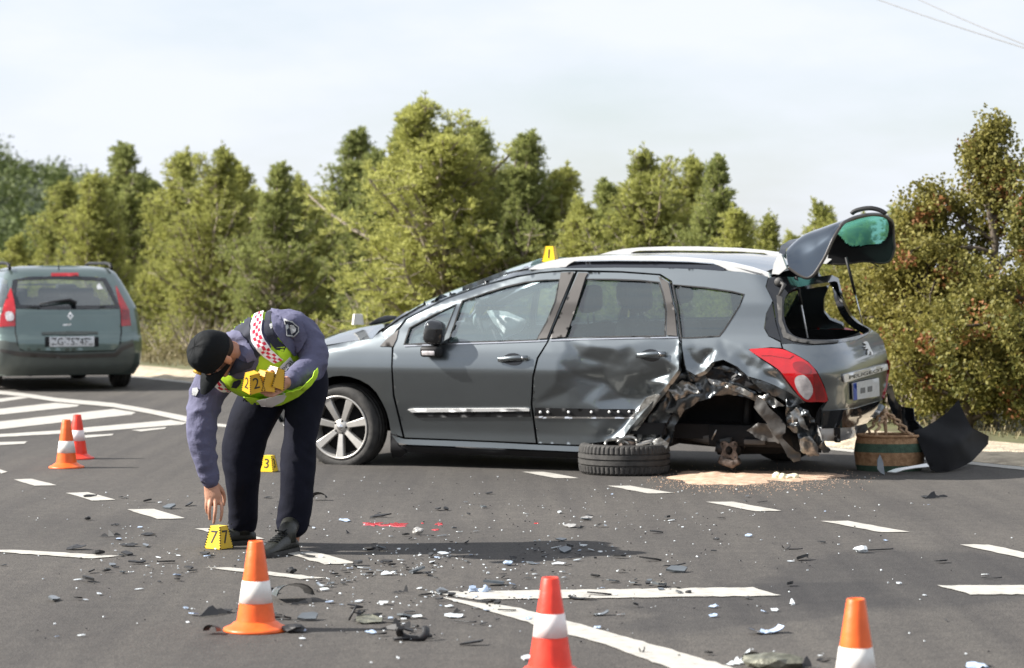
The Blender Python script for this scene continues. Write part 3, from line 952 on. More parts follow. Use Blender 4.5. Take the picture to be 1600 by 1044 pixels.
M['alloy'] = mat('dull_alloy', (0.47, 0.455, 0.43), 0.40, metal=0.55, var=0.08, scale=12)
M['chrome'] = mat('satin_chrome', (0.75, 0.75, 0.76), 0.18, metal=1.0, var=0.05)
M['rail_silver'] = mat('silver_rail_paint', (0.78, 0.78, 0.77), 0.35, metal=0.25, coat=0.4, var=0.03)
M['bare_metal'] = mat('torn_bare_metal', (0.30, 0.295, 0.28), 0.34, metal=0.75, var=0.45, scale=16, bump=0.5, bscale=30, detail=8, bdist=0.02)
M['under_grey'] = mat('grey_underseal', (0.062, 0.060, 0.057), 0.6, var=0.25, scale=9, bump=0.3, bscale=30)
M['rust'] = mat('rusty_iron', (0.065, 0.050, 0.042), 0.6, metal=0.4, var=0.5, scale=30, bump=0.4, bscale=60, c2=(0.17, 0.135, 0.115))
M['red_lens'] = mat('red_lamp_lens', (0.38, 0.004, 0.008), 0.10, coat=1.0, var=0.15, scale=12)
M['dark_red_lens'] = mat('dark_red_lamp_lens', (0.22, 0.003, 0.006), 0.12, coat=1.0, var=0.2, scale=20)
M['clear_lens'] = mat('clear_lamp_lens', (0.62, 0.58, 0.58), 0.15, metal=0.3, coat=1.0, var=0.3, scale=30)
M['plate_white'] = mat('number_plate_white', (0.55, 0.56, 0.57), 0.4, var=0.1, scale=30)
M['plate_blue'] = mat('number_plate_blue', (0.02, 0.07, 0.38), 0.4, var=0.1)
M['car_glass'] = glass_mat('tinted_side_glass', (0.82, 0.93, 0.93), 7.5)  # mirror share raised beyond real glass to brighten the panes
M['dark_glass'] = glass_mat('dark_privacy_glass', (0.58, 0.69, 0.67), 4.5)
M['hatch_paint'] = mat('bluish_hatch_paint', (0.075, 0.095, 0.12), 0.2, metal=0.9, coat=1.0, var=0.05)
M['hatch_glass'] = glass_mat('green_hatch_glass', (0.30, 0.72, 0.62), 1.5)
def paint_haze(m, c, f):  # mixes in an even diffuse tone that imitates light seen in the panes
    nt = m.node_tree; out = nt.nodes['Material Output']; src = out.inputs['Surface'].links[0].from_socket
    d = nt.nodes.new('ShaderNodeBsdfDiffuse'); d.inputs['Color'].default_value = (*c, 1); t = nt.nodes.new('ShaderNodeBsdfTranslucent'); t.inputs['Color'].default_value = (*c, 1)
    a = nt.nodes.new('ShaderNodeMixShader'); nt.links.new(d.outputs[0], a.inputs[1]); nt.links.new(t.outputs[0], a.inputs[2])
    x = nt.nodes.new('ShaderNodeMixShader'); x.inputs['Fac'].default_value = f
    nt.links.new(src, x.inputs[1]); nt.links.new(a.outputs[0], x.inputs[2]); nt.links.new(x.outputs[0], out.inputs['Surface'])
paint_haze(M['hatch_glass'], (0.10, 0.34, 0.28), 0.45)
paint_haze(M['car_glass'], (0.34, 0.50, 0.50), 0.22)
paint_haze(M['dark_glass'], (0.16, 0.24, 0.24), 0.16)
M['airbag'] = mat('airbag_cloth', (0.72, 0.74, 0.74), 0.85, var=0.06, scale=12, bump=0.3, bscale=18, bdist=0.03)
M['seat_cloth'] = mat('dark_seat_cloth', (0.035, 0.037, 0.042), 0.85, var=0.2, scale=20)
M['trim_grey'] = mat('grey_cabin_trim', (0.16, 0.16, 0.155), 0.8, var=0.1)

ROLL = rad(3.6)
class RollFrame(Frame):
    def __init__(s, O, th, roll):
        super().__init__(O, th); s.roll = roll
        s.M = Matrix.Translation(s.O) @ Matrix.Rotation(-th, 4, 'Z') @ Matrix.Rotation(roll, 4, 'X')
        s.I = s.M.inverted(); s.o = s.I @ CAMP
PF = RollFrame(G(540, 727), rad(22), ROLL)
VC = 0.885
HP = [  # z, front u, rear u, half width, front(a, b), rear(a, b)
 (0.02, -0.55, 3.30, 0.760), (0.12, -0.60, 3.34, 0.835), (0.18, -0.64, 3.37, 0.824), (0.25, -0.72, 3.48, 0.824), (0.33, -0.77, 3.52, 0.838), (0.45, -0.80, 3.55, 0.866), (0.60, -0.78, 3.57, 0.890), (0.68, -0.75, 3.59, 0.902),
 (0.70, -0.74, 3.59, 0.902), (0.72, -0.73, 3.59, 0.898), (0.76, -0.70, 3.585, 0.889), (0.82, -0.58, 3.56, 0.872), (0.86, -0.40, 3.53, 0.855), (0.90, -0.20, 3.49, 0.835), (0.94, 0.02, 3.44, 0.812),
 (1.00, 0.20, 3.39, 0.790), (1.06, 0.34, 3.36, 0.772), (1.15, 0.58, 3.31, 0.755), (1.25, 0.88, 3.24, 0.712), (1.34, 1.12, 3.17, 0.668), (1.40, 1.30, 3.11, 0.632), (1.46, 1.60, 3.02, 0.58), (1.52, 2.0, 2.9, 0.48)]
class PHull(Hull):
    def half(s, z):
        t = max(0, min(1, (z - 0.86) / 0.12))
        s.front = (0.62 + (0.30 - 0.62) * t, 0.85 + (0.45 - 0.85) * t, 2.7)
        s.rear = (0.34 + (0.26 - 0.34) * t, 0.50 + (0.42 - 0.50) * t, 2.7)
        return super().half(z)
PH = PHull(PF, HP, VC, nz=90)
CAR = empty('crashed_estate_car', PF.O, 0, 'dark grey estate car with smashed rear side, missing back wheel and raised rear window', 'car')
CAR.rotation_euler = (ROLL, 0, -PF.th)

def build_vf(name, vs, fs, mats, parent, smooth=True):
    mb = MB(); mb.smooth = smooth; mb.add(vs, fs); return mb.build(name, mats, parent)
def both(name, poly, mats, holes=(), step=6, thick=0.03, off=0.0, disp=None, parent=None, far=True):
    o = build_vf(name, *PH.panel(poly, holes, step, thick, off, disp), mats, parent or CAR)
    sharp(o)
    if far:
        o2 = build_vf(name, *PH.panel(poly, holes, step * 1.6, thick, off, None, mirror=True), mats, parent or CAR); sharp(o2)
    return o
def sharp(o): pass

def interp_field(ctrl):
    """piecewise linear field over scattered control points (x, y, value): creased like pressed sheet metal"""
    res = geometry.delaunay_2d_cdt([Vector((c[0], c[1])) for c in ctrl], [], [], 0, 1e-6)
    P = [(p.x, p.y) for p in res[0]]; val = [None] * len(P)
    for i, src in enumerate(res[3]): val[i] = ctrl[src[0]][2]
    T = [tuple(f) for f in res[2]]
    def f(x, y):
        for a, b, c in T:
            x1, y1 = P[a]; x2, y2 = P[b]; x3, y3 = P[c]
            d = (y2 - y3) * (x1 - x3) + (x3 - x2) * (y1 - y3)
            if abs(d) < 1e-9: continue
            l1 = ((y2 - y3) * (x - x3) + (x3 - x2) * (y - y3)) / d; l2 = ((y3 - y1) * (x - x3) + (x1 - x3) * (y - y3)) / d; l3 = 1 - l1 - l2
            if l1 >= -1e-6 and l2 >= -1e-6 and l3 >= -1e-6: return l1 * val[a] + l2 * val[b] + l3 * val[c]
        return 0.0
    def g(x, y):
        e = 2.6
        return (2 * f(x, y) + f(x + e, y) + f(x - e, y) + f(x, y + e) + f(x, y - e)) / 6
    return g

# ---- glass openings
W_FRONT = [(722, 470), (755, 459), (789, 448), (820, 441), (844, 438), (875, 436.6), (867.7, 472), (855, 503), (839, 532), (770, 534), (700, 535.6)]
W_TRI = [(631, 538.5), (640, 512), (677, 492), (713, 475.5), (692, 530), (690, 535.8), (660, 537.5)]
W_REAR = [(915, 436), (960, 436.5), (1000, 438), (1030, 441), (1037, 462), (1041, 485), (1039.5, 525.5), (960, 527), (883, 528.5), (897, 487)]
W_QTR = [(1051, 444.7), (1100, 449), (1145, 455.5), (1163, 460), (1156, 478), (1145, 496), (1132, 516), (1124, 526), (1090, 528), (1064, 528.5), (1058, 480)]
# ---- doors
front_door = [(615, 544), (613.5, 574), (616.5, 617), (632.5, 683.5), (700, 686), (770, 689), (837, 692), (829, 632), (831.5, 588), (838.5, 559), (854.5, 534),
              (880, 472), (899, 424.5), (880, 424.6), (844, 427.5), (807.6, 433.7), (753, 448), (698, 468), (660, 487), (636.5, 499), (622, 518)]
both('front_door', front_door, M['grey_paint'], [W_TRI, W_FRONT], 6.0)
rear_door = [(857, 534.5), (841.5, 560), (834.5, 588), (832, 632), (840.5, 692.5), (903, 695), (945, 690), (974, 682), (984, 668), (1012, 636), (1043, 600), (1060, 577), (1060.5, 531),
             (1056, 485), (1046, 441), (1030, 430.5), (972, 426.5), (902.5, 425), (883, 472)]
RD = [(x, y, 0) for x, y in rear_door] + [(1040, 525, 0), (960, 529, 0), (883, 530, 0), (1060, 545, 1.0),
 (872, 566, 0.0), (886, 546, 0.2), (925, 541, -.3), (962, 546, -.2), (985, 538, 0), (905, 556, 2.0), (868, 600, 0.0), (895, 585, 3.2), (884, 612, 1.5), (940, 566, 4.2), (975, 575, 3.2), (1000, 560, 1.2), (1035, 560, 1.5),
 (938, 596, 6.8), (902, 628, 1.8), (890, 645, 0.0), (925, 632, 2.6), (965, 620, 8.5), (1000, 596, 6.2), (1040, 585, 5.0), (1012, 618, 9.0), (985, 645, 6.5), (950, 652, 1.8), (930, 668, 0.0), (968, 668, 3.4), (925, 690, 0)]
fRD = interp_field(RD)
def dispRD(x, y, p):
    d = fRD(x, y) * 0.0125
    w = max(0, min(1, (x - 880) / 60)) * max(0, min(1, (y - 540) / 25))
    n = noise.noise(Vector((x * 0.018, y * 0.03, 2.0))) * 0.012 + abs(noise.noise(Vector((x * 0.03 + 9, y * 0.04, 5)))) * 0.010
    return Vector((0, d * 1.15 + n * w, -0.1 * d))
both('rear_door', rear_door, M['grey_paint'], [W_REAR], 3.6, disp=dispRD)
# bent bright edge of the door
def tw(x, y, p): 
    t = ((x - 975) * 0.6 + (y - 620) * -0.2) / 40
    return Vector((0.0, 0.055 - 0.075 * max(0, min(1, t)), 0))
both('bent_door_edge', [(998, 634), (1008, 622), (1022, 617), (1032, 617.5), (1020, 637), (1002, 660), (985, 682), (976, 682), (983, 664)], M['bare_metal'], (), 4, 0.02, 0.0, tw, far=False)
# ---- side frame with pillars and rear wing
side = [(597, 519), (622, 497), (652, 479), (698, 457), (742, 438.5), (789, 424), (826, 417.5), (860, 415.5), (888, 418.5), (960, 417.5), (1030, 418), (1090, 420), (1130, 423), (1160, 425), (1200, 432.5),
        (1196, 448), (1207, 470), (1197, 490), (1193.5, 513), (1201, 526), (1219, 535), (1221, 543.5), (1203, 542.5), (1169, 546), (1189, 562), (1215, 579.5), (1238, 609), (1257, 629),
        (1238, 616), (1214, 604), (1190, 594), (1168, 588), (1152, 573), (1130, 562), (1112, 566), (1100, 580), (1086, 586), (1072, 578), (1066, 545), (1065.5, 530),
        (1062.5, 500), (1050, 439), (1032, 428), (972, 423.6), (903, 421.8), (880, 422), (844, 425), (807, 431), (753, 445), (698, 465), (660, 484), (634, 497), (617, 518), (606, 541)]
SD = [(x, y, 0) for x, y in side] + [(1064, 529, 0), (1124, 527, 0), (1150, 540, 0), (1171, 553, 0), (1085, 540, 0.2), (1078, 556, 2.5), (1095, 548, 0.3), (1108, 552, 3.0), (1118, 545, 0.3), (1150, 560, 1.0), (1135, 553, 1.2),
      (1090, 574, 5), (1165, 575, 2.2), (1190, 580, 1.5), (1210, 592, 3.5)]
fSD = interp_field(SD)
def dispSD(x, y, p):
    if y < 528 or x < 1060: return Vector((0, 0, 0))
    w = max(0, min(1, (y - 535) / 30))
    return Vector((0, fSD(x, y) * 0.011 + w * (abs(noise.noise(Vector((x * 0.035, y * 0.045, 1)))) * 0.018), 0))
both('side_frame', side, M['grey_paint'], [W_QTR], 4.2, disp=dispSD)
# dark pillar films and window glass
for poly in ([(877, 427), (897.5, 426), (878, 472), (855, 529.5), (841, 530.5), (857, 503), (870, 472)],
             [(904.5, 427), (919, 427.5), (915, 434.5), (899, 486), (884, 527.5), (860, 529.5), (885, 470)],
             [(1032, 439.5), (1029, 432), (1044.5, 442), (1054.5, 485), (1058.5, 526), (1042, 524.5), (1043, 484), (1038, 460)]):
    both('pillar_film', poly, M['pillar_film'], (), 3.5, 0.004, 0.0105)
def grow(poly, d):
    cx = sum(p[0] for p in poly) / len(poly); cy = sum(p[1] for p in poly) / len(poly)
    return [(x + (x - cx) / max(1e-6, math.hypot(x - cx, y - cy)) * d, y + (y - cy) / max(1e-6, math.hypot(x - cx, y - cy)) * d) for x, y in poly]
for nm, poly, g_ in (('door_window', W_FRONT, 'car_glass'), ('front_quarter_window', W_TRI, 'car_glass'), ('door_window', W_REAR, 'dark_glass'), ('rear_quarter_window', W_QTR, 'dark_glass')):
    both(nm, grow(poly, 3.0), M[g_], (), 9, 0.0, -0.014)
    # thin black rubber round the pane
    ring = grow(poly, 0.8)
    both('window_seal', ring, M['black_plastic'], [grow(poly, -1.6)], 7, 0.006, 0.0025)
both('window_seal', [(1142, 497), (1155, 480), (1158, 464), (1110, 456), (1066, 450), (1068, 458), (1066, 452)], M['black_gloss'], [], 8, 0.002, -0.009, far=False) if False else None
# bright waistline strip
both('waist_strip', [(632, 540.2), (700, 537.2), (770, 535.2), (855, 532.2), (855, 533.6), (770, 536.8), (700, 539.0), (632, 542)], M['chrome'], (), 12, 0.004, 0.006)
both('waist_strip', [(860, 531.4), (960, 528.8), (1060, 527), (1060, 528.4), (960, 530.4), (860, 533)], M['chrome'], (), 12, 0.004, 0.006)
# ---- front wing, bumper, sill
wing = [(470, 549), (511, 539.5), (545, 534), (582, 529.5), (593, 517), (598, 519), (605, 541.5), (612, 543), (611, 574), (613.5, 618), (629, 682.5), (611, 677), (608, 658), (604, 643), (597, 628), (588, 613), (577, 602), (563, 594), (548, 589), (534, 587),
        (520, 588), (504, 594), (490, 606), (478, 626), (473, 650), (463, 640), (455, 600), (455, 565)]
both('front_wing', wing, M['grey_paint'], (), 6)
both('front_bumper', [(470, 549.5), (453, 565), (453, 600), (461, 641), (471.5, 651), (473, 690), (440, 690), (414, 676), (409, 640), (411, 600), (428, 572)], M['grey_paint'], (), 7)
both('bumper_lip', [(414, 678), (440, 691.5), (475, 692), (476, 699), (440, 696), (418, 687)], M['rail_silver'], (), 7, 0.02, 0.01)
both('sill', [(613, 680), (632, 686), (700, 688.5), (770, 691.5), (838, 695), (903, 697.5), (985, 699), (985, 706), (903, 706), (770, 700), (640, 695), (622, 692)], M['grey_paint'], (), 7, 0.03, 0.008)
both('sill_cover', [(618, 695), (640, 697), (770, 702), (903, 708), (985, 708), (985, 722), (903, 718), (770, 713), (640, 709), (625, 703)], M['black_plastic'], (), 8, 0.03, -0.01)
both('mud_flap', [(610, 676), (620, 678), (622, 696), (636, 707), (628, 714), (614, 716), (610, 705)], M['black_plastic'], (), 7, 0.012, 0.0)
both('cowl_corner', [(594, 541.5), (604, 531), (623, 515.5), (620, 530), (614, 542)], M['pillar_film'], (), 6, 0.01, 0.006)
# mouldings
both('door_moulding', [(638, 639.5), (645, 638.2), (828, 637.3), (828, 641.5), (645, 643.5)], M['rail_silver'], (), 8, 0.012, 0.014, far=False)
both('door_moulding_base', [(640, 645), (828, 643), (829, 651), (655, 652)], M['black_plastic'], (), 8, 0.01, 0.008, far=False)
def dz(x, y, p): return dispRD(x, y, p) * 1.0
both('moulding_channel', [(836, 637), (985, 640), (988, 653), (836, 652)], M['black_plastic'], (), 5, 0.003, 0.0045, dz, far=False)
both('channel_lip', [(836, 650), (987, 652), (987, 654), (836, 653)], M['chrome'], (), 5, 0.004, 0.008, dz, far=False)
for x in (845, 857, 889, 923, 949, 962, 977):
    p = PH.cast(x, 643.5, 0.008) + dispRD(x, 643.5, None)
    mb = MB(); mb.smooth = True; mb.ell(p, (0.011, 0.008, 0.010), n=8, m=5); mb.build('moulding_clip', M['rail_silver'], CAR)

# ---- door handles
def handle(cx, cy, disp=None):
    d = (lambda x, y: disp(x, y, None)) if disp else (lambda x, y: Vector((0, 0, 0)))
    mb = MB(); mb.smooth = True
    V, T = region(smooth_poly([(cx - 21, cy + 1), (cx - 8, cy - 9), (cx + 6, cy - 9), (cx + 14, cy - 2), (cx + 10, cy + 7), (cx - 4, cy + 9)], 3), (), 5)
    vs, fs = sheet([PH.cast(x, y, 0.004) + d(x, y) for x, y in V], T, 0.002, toward=PF.o); mb.add(vs, fs); mb.build('handle_recess', M['black_gloss'], CAR)
    mb = MB(); mb.smooth = True
    pts = [PH.cast(cx - 23 + 46 * t, cy + 1 - 3 * t, 0.016 + 0.022 * math.sin(math.pi * t)) + d(cx - 23 + 46 * t, cy) for t in [i / 9 for i in range(10)]]
    mb.tube(pts, [(0.009, 0.016), (0.012, 0.018), (0.013, 0.018), (0.013, 0.018), (0.013, 0.018), (0.013, 0.018), (0.013, 0.018), (0.013, 0.018), (0.013, 0.018), (0.008, 0.016)], n=10, up=(0, 1, 0))
    h = mb.build('door_handle', M['grey_paint'], CAR)
    mb = MB(); mb.smooth = True; p = PH.cast(cx + 16, cy - 1, 0.038) + d(cx + 16, cy); mb.ell(p, (0.010, 0.006, 0.010), n=8, m=5); mb.build('key_barrel', M['chrome'], h)
handle(803, 562); handle(1017, 556, dispRD)

# ---- mirror
mb = MB(); mb.smooth = True
c = PF.v(679, 527, -0.055)
mb.rbox(c + Vector((-0.005, 0.01, 0.03)), (0.150, 0.125, 0.175), 0.055, rot=Matrix.Rotation(rad(12), 3, 'Y'), seg=5)
mir = mb.build('door_mirror', M['black_gloss'], CAR)
mb = MB(); mb.smooth = True; mb.rbox(PF.v(674, 549, -0.05), (0.14, 0.10, 0.075), 0.02); mb.build('mirror_foot', M['black_plastic'], mir)
mb = MB(); mb.smooth = True; mb.tube([PF.v(674, 548, -0.03), PF.v(690, 545, 0.06)], [0.03, 0.035], n=10); mb.build('mirror_arm', M['black_plastic'], mir)
mb = MB(); mb.smooth = True; mb.rbox(PF.v(669, 552, -0.102), (0.095, 0.012, 0.032), 0.005); mb.build('indicator_lens', M['clear_lens'], mir)

# ---- bonnet, windscreen, roof
def loft_across(left, crown, name, m, n=18, bow=0.0, zoff=0.0, inset=0.0, parent=None, thick=None):
    rows = []
    for i, p in enumerate(left):
        r = []
        cw = crown[i] if hasattr(crown, '__len__') else crown
        for k in range(n + 1):
            t = k / n; v = p.y + inset + (2 * (VC - p.y - inset)) * t; q = 1 - (2 * t - 1) ** 2
            r.append(Vector((p.x - bow * q, v, p.z + zoff + cw * q)))
        rows.append(r)
    mb = MB(); mb.smooth = True; mb.grid(rows); o = mb.build(name, m, parent or CAR)
    bm = bmesh.new(); bm.from_mesh(o.data); bmesh.ops.recalc_face_normals(bm, faces=bm.faces)
    if sum(f.normal.z for f in bm.faces) < 0: bmesh.ops.reverse_faces(bm, faces=bm.faces)
    bm.to_mesh(o.data); bm.free(); return o
hl = [PF.v(x, y, v) for x, y, v in ((420, 592, .30), (432, 575, .22), (450, 560, .15), (470, 549, .09), (490, 543.5, .07), (511, 539, .06), (545, 533.5, .06), (582, 529, .06), (592, 517, .085), (597, 513, .10))]
loft_across(hl, [.03, .05, .07, .085, .085, .085, .085, .085, .05, .02], 'bonnet', M['grey_paint'], n=24)
mb = MB(); mb.smooth = True     # crumpled black cowl edge behind the bonnet
for k in range(1):
    pts = [PF.v(578, 507, .35), PF.v(590, 502, .5), PF.v(603, 498.5, .7), PF.v(618, 496, .85)]
    mb.tube(pts, [0.008, 0.022, 0.026, 0.012], n=8)
mb.build('cowl_panel', M['black_plastic'], CAR)
wl = [PH.cast(x, y) for x, y in ((597, 519), (622, 497), (652, 479), (698, 457), (742, 438.5), (789, 424), (826, 417.5))]
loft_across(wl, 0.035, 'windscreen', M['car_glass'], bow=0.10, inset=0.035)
rl = [PH.cast(x, y) for x, y in ((826, 417.5), (860, 413), (900, 411), (1000, 409.5), (1100, 412), (1150, 418), (1190, 428))]
M['roof_blue'] = mat('panoramic_roof_glass', (0.012, 0.014, 0.020), 0.05, coat=1.0, var=0.1)
loft_across(rl, 0.018, 'roof', M['grey_paint'], bow=0.02, zoff=0.001)
both('screen_seal', [(597, 519), (622, 497), (652, 479), (698, 457), (742, 438.5), (789, 424), (826, 417.5), (826, 421), (789, 427.5), (742, 442), (698, 460.5), (652, 482.5), (624, 499)], M['black_gloss'], (), 6, 0.012, 0.009)
M['headliner'] = mat('light_headliner', (0.50, 0.50, 0.47), 0.9, var=0.05)
loft_across([Vector((p.x, p.y + .03, p.z)) for p in rl[1:]], 0.015, 'headliner', M['headliner'], zoff=-0.03)
# roof rails
def plane_part(name, poly, v, th, m, far=True, step=10, holes=(), parent=None, smooth=False):
    V, T = region(poly, holes, step)
    o_ = None
    for side_ in ((0, 1) if far else (0,)):
        P = [PF.v(x, y, v) for x, y in V]
        if side_: P = [Vector((p.x, 2 * VC - p.y, p.z)) for p in P]
        vs, fs = sheet(P, T, th, outdir=(0, -1, 0) if not side_ else (0, 1, 0))
        n0 = len(P)
        back = [p + Vector((0, th if not side_ else -th, 0)) for p in P]
        base = len(vs); vs = vs + back; fs = fs + [[i + base for i in f[::-1]] for f in fs if max(f) < n0]
        o = build_vf(name, vs, fs, m, parent or CAR, smooth); o_ = o_ or o
    return o_
rail = [(826, 421), (838, 414), (858, 408), (877, 404), (905, 401.5), (945, 400), (1000, 400), (1068, 402.5), (1110, 406), (1145, 411), (1175, 418), (1200, 426.5), (1203, 434), (1180, 430), (1152, 425), (1137, 422.5),
        (1130, 418), (1114, 411), (1070, 408), (1030, 407), (960, 406.2), (908, 406.5), (898, 408), (890, 412), (884, 417), (850, 421)]
plane_part('roof_rail', rail, 0.245, 0.035, M['rail_silver'])

both('roof_side_glass', [(872, 413), (900, 409), (960, 408), (1030, 408.5), (1080, 410), (1115, 413), (1134, 420), (1130, 423.5), (1090, 420.5), (1030, 418.5), (960, 418), (888, 419), (868, 417)], M['roof_blue'], (), 6, 0.01, 0.002)
# ---- tail: lamps, tailgate, window surround
LAMP = [(1171, 547), (1186, 545), (1203, 544.5), (1224, 546.5), (1243, 555), (1262, 566), (1275, 580), (1286, 602), (1292.5, 626), (1276, 627.5), (1260, 627.5), (1250, 620), (1240, 607), (1228, 591), (1216, 577), (1190, 560)]
lamp = both('tail_lamp', smooth_poly(LAMP, 3), M['red_lens'], (), 3.2, 0.03, 0.006)
both('reversing_lens', smooth_poly([(1243, 590), (1256, 586), (1266, 596), (1270, 612), (1262, 624), (1252, 617), (1244, 604)], 3), M['clear_lens'], (), 5, 0.003, 0.009, parent=lamp, far=False)
both('lamp_segment', smooth_poly([(1240, 567), (1256, 566), (1267, 578), (1262, 584), (1250, 582), (1241, 577)], 3), M['dark_red_lens'], (), 5, 0.002, 0.008, parent=lamp, far=False)
both('lamp_segment', [(1270, 584), (1276, 584), (1285, 604), (1289, 624), (1275, 625), (1272, 606)], M['dark_red_lens'], (), 5, 0.002, 0.008, parent=lamp, far=False)
both('lamp_segment', [(1183, 548), (1222, 548.5), (1240, 556), (1234, 561), (1205, 556), (1190, 556)], M['red_lens'], (), 5, 0.003, 0.010, parent=lamp, far=False)
HOLE = smooth_poly([(1226, 469), (1232, 457), (1249, 448), (1272, 444), (1296, 440.5), (1309, 440), (1313, 458), (1319.5, 477), (1328.7, 493), (1342, 505), (1356, 512), (1358, 518), (1341, 524), (1310, 529.6), (1272, 530), (1249, 527), (1236.7, 521), (1227.5, 506), (1224.4, 486)], 2)
tailgate = [(1224, 544.5), (1222, 538), (1237, 537), (1262, 540), (1300, 538.5), (1340, 531), (1357, 523), (1362, 515.5), (1372, 521), (1380, 533), (1386, 555), (1388.5, 575), (1389.5, 600), (1390, 627), (1386, 642), (1378, 652), (1330, 668), (1284, 670), (1285, 640), (1294.5, 625), (1288, 602), (1277, 580), (1263, 565), (1244, 554)]
V, T = region(tailgate, (), 6); 
vs, fs = PH.panel(tailgate, (), 6, 0.03, 0.0)
tg = build_vf('tailgate', vs, fs, M['grey_paint'], CAR)
sur = [(1199, 434), (1215, 431), (1262, 434), (1300, 429), (1311, 434), (1317, 460), (1324, 478), (1334, 494), (1348, 506), (1362, 513.5), (1357, 522), (1340, 530), (1300, 537.5), (1262, 539), (1237, 536), (1221, 537), (1213, 505), (1208, 470), (1197, 450)]
build_vf('window_surround', *PH.panel(sur, [HOLE], 5, 0.05, -0.004), M['black_gloss'], CAR)
build_vf('corner_glass', *PH.panel([(1206, 472), (1212, 505), (1220, 533), (1202, 525.5), (1195, 513), (1198, 490)], (), 5, 0.005, 0.002), M['black_gloss'], CAR)
build_vf('window_flange', *PH.panel([(1213, 462), (1222, 458), (1222, 500), (1229, 520), (1246, 529), (1272, 533), (1310, 532), (1310, 535), (1272, 538), (1240, 533.5), (1224, 527), (1217, 505)], (), 5, 0.004, 0.003), M['under_grey'], CAR)
mb = MB(); mb.smooth = True; p = PH.cast(1216, 442, 0.01); mb.ell(p, (0.03, 0.02, 0.03), n=10, m=6); mb.tube([p, PH.cast(1224, 448, 0.02), PH.cast(1217, 462, 0.004)], [0.018, 0.016, 0.006], n=8); mb.build('window_hinge', M['under_grey'], CAR)
strip = build_vf('chrome_strip', *PH.panel([(1316, 585), (1350, 576.5), (1384, 568), (1385, 577), (1350, 587.5), (1317, 597)], (), 6, 0.012, 0.014), M['rail_silver'], tg)
build_vf('dark_reflection_sheet', *PH.panel([(1286, 642), (1335, 638), (1387, 622), (1387, 641), (1379, 653), (1330, 667), (1285, 669)], (), 6, 0.006, 0.006), M['black_gloss'], tg)  # added black sheet stands in for the dark reflection on the lower tailgate
plate = build_vf('number_plate', *PH.panel([(1328.5, 598), (1370, 590), (1371, 618), (1329.5, 625)], (), 6, 0.006, 0.016), M['plate_white'], tg)
build_vf('plate_band', *PH.panel([(1329, 598.3), (1334.5, 597.2), (1335.5, 624), (1330, 624.8)], (), 6, 0.001, 0.018), M['plate_blue'], plate)
build_vf('plate_print', *PH.panel([(1341, 606), (1348, 604.6), (1348, 613), (1341, 614.5)], (), 4, 0.001, 0.018), M['trim_grey'], plate)
build_vf('plate_print', *PH.panel([(1352, 603.8), (1359, 602.4), (1359, 611), (1352, 612.3)], (), 4, 0.001, 0.018), M['trim_grey'], plate)
Vt, Ft = text_mesh('PEUGEOT', 1.0)
w_ = max(p.x for p in Vt) - min(p.x for p in Vt)
pts = []
for p in Vt:
    t = p.x / w_; x = 1350.5 + t * 54; y = 582.8 - t * 13.2 - p.y * 7.6
    pts.append(PH.cast(x, y, 0.0165))
build_vf('lettering', pts, Ft, M['black_plastic'], strip, False)
LION = [(1090, 765), (1100, 752), (1125, 750), (1140, 765), (1150, 790), (1163, 822), (1182, 852), (1184, 880), (1170, 880), (1166, 858), (1152, 844), (1148, 862), (1150, 879), (1133, 879), (1130, 850), (1138, 828), (1126, 820), (1114, 828), (1102, 822), (1118, 806), (1112, 798), (1096, 806), (1090, 796), (1118, 786), (1112, 776)]
LION = [(1180 + x / 6.525, 420 + y / 6.525) for x, y in LION]
build_vf('lion_badge', *PH.panel(LION, (), 3, 0.006, 0.012), M['rail_silver'], tg, False)
lamp2 = build_vf('tail_lamp', *PH.panel([(1386, 562), (1392, 572), (1397, 600), (1396.5, 628), (1388, 627), (1389, 600)], (), 4, 0.02, 0.012), M['red_lens'], CAR)
# crash beam under the tailgate
V, T = region([(1282, 669), (1310, 670), (1350, 660), (1386, 648), (1388, 661), (1350, 680), (1312, 690), (1284, 689)], (), 7)
build_vf('crash_beam', *sheet([PH.cast(x, y, 0.0) for x, y in V], T, 0.05, toward=PF.o), M['rail_silver'], CAR)
both('towing_cover', [(1303, 669), (1312, 669), (1312, 691), (1304, 691)], M['black_plastic'], (), 6, 0.01, 0.006, far=False)
for pl in ([(1284, 640), (1296, 628), (1300, 668), (1284, 672), (1276, 660)],):
    both('dark_gap_sheet', pl, M['dark_void'], (), 6, 0.02, -0.02, far=False)  # black sheet painted in for the shaded gap under the lamp

# ---- raised rear window (hatch)
HV = [[(1232, 417, .24), (1229, 400, .27), (1230, 389, .36), (1243, 377, .60), (1262, 371.5, .885), (1279, 370, 1.16), (1291, 373, 1.39), (1295, 392, 1.49), (1293, 410, 1.52)],
      [(1262, 433.5, .24), (1250, 398, .28), (1252, 371, .38), (1268, 363, .60), (1287, 358, .885), (1306, 357, 1.16), (1318, 362, 1.38), (1322, 388, 1.48), (1318, 411, 1.52)],
      [(1284, 408, .26), (1275, 385, .29), (1278, 360.5, .39), (1294, 353, .60), (1312, 349, .885), (1331, 348, 1.16), (1345, 351, 1.37), (1351, 378, 1.48), (1350, 407, 1.52)],
      [(1300, 373, .30), (1297, 364, .33), (1302, 350.5, .41), (1319, 344, .60), (1338, 340, .885), (1357, 339, 1.15), (1373, 343, 1.35), (1384, 372, 1.47), (1388, 408, 1.51)],
      [(1312, 353, .37), (1314, 349, .39), (1320, 344, .45), (1336, 337, .62), (1354, 333.5, .885), (1371, 333, 1.13), (1387, 337.5, 1.30), (1395, 352, 1.42), (1397.5, 385, 1.48)]]
cols_ = [[tuple(PF.v(*HV[i][j])) for i in range(5)] for j in range(9)]
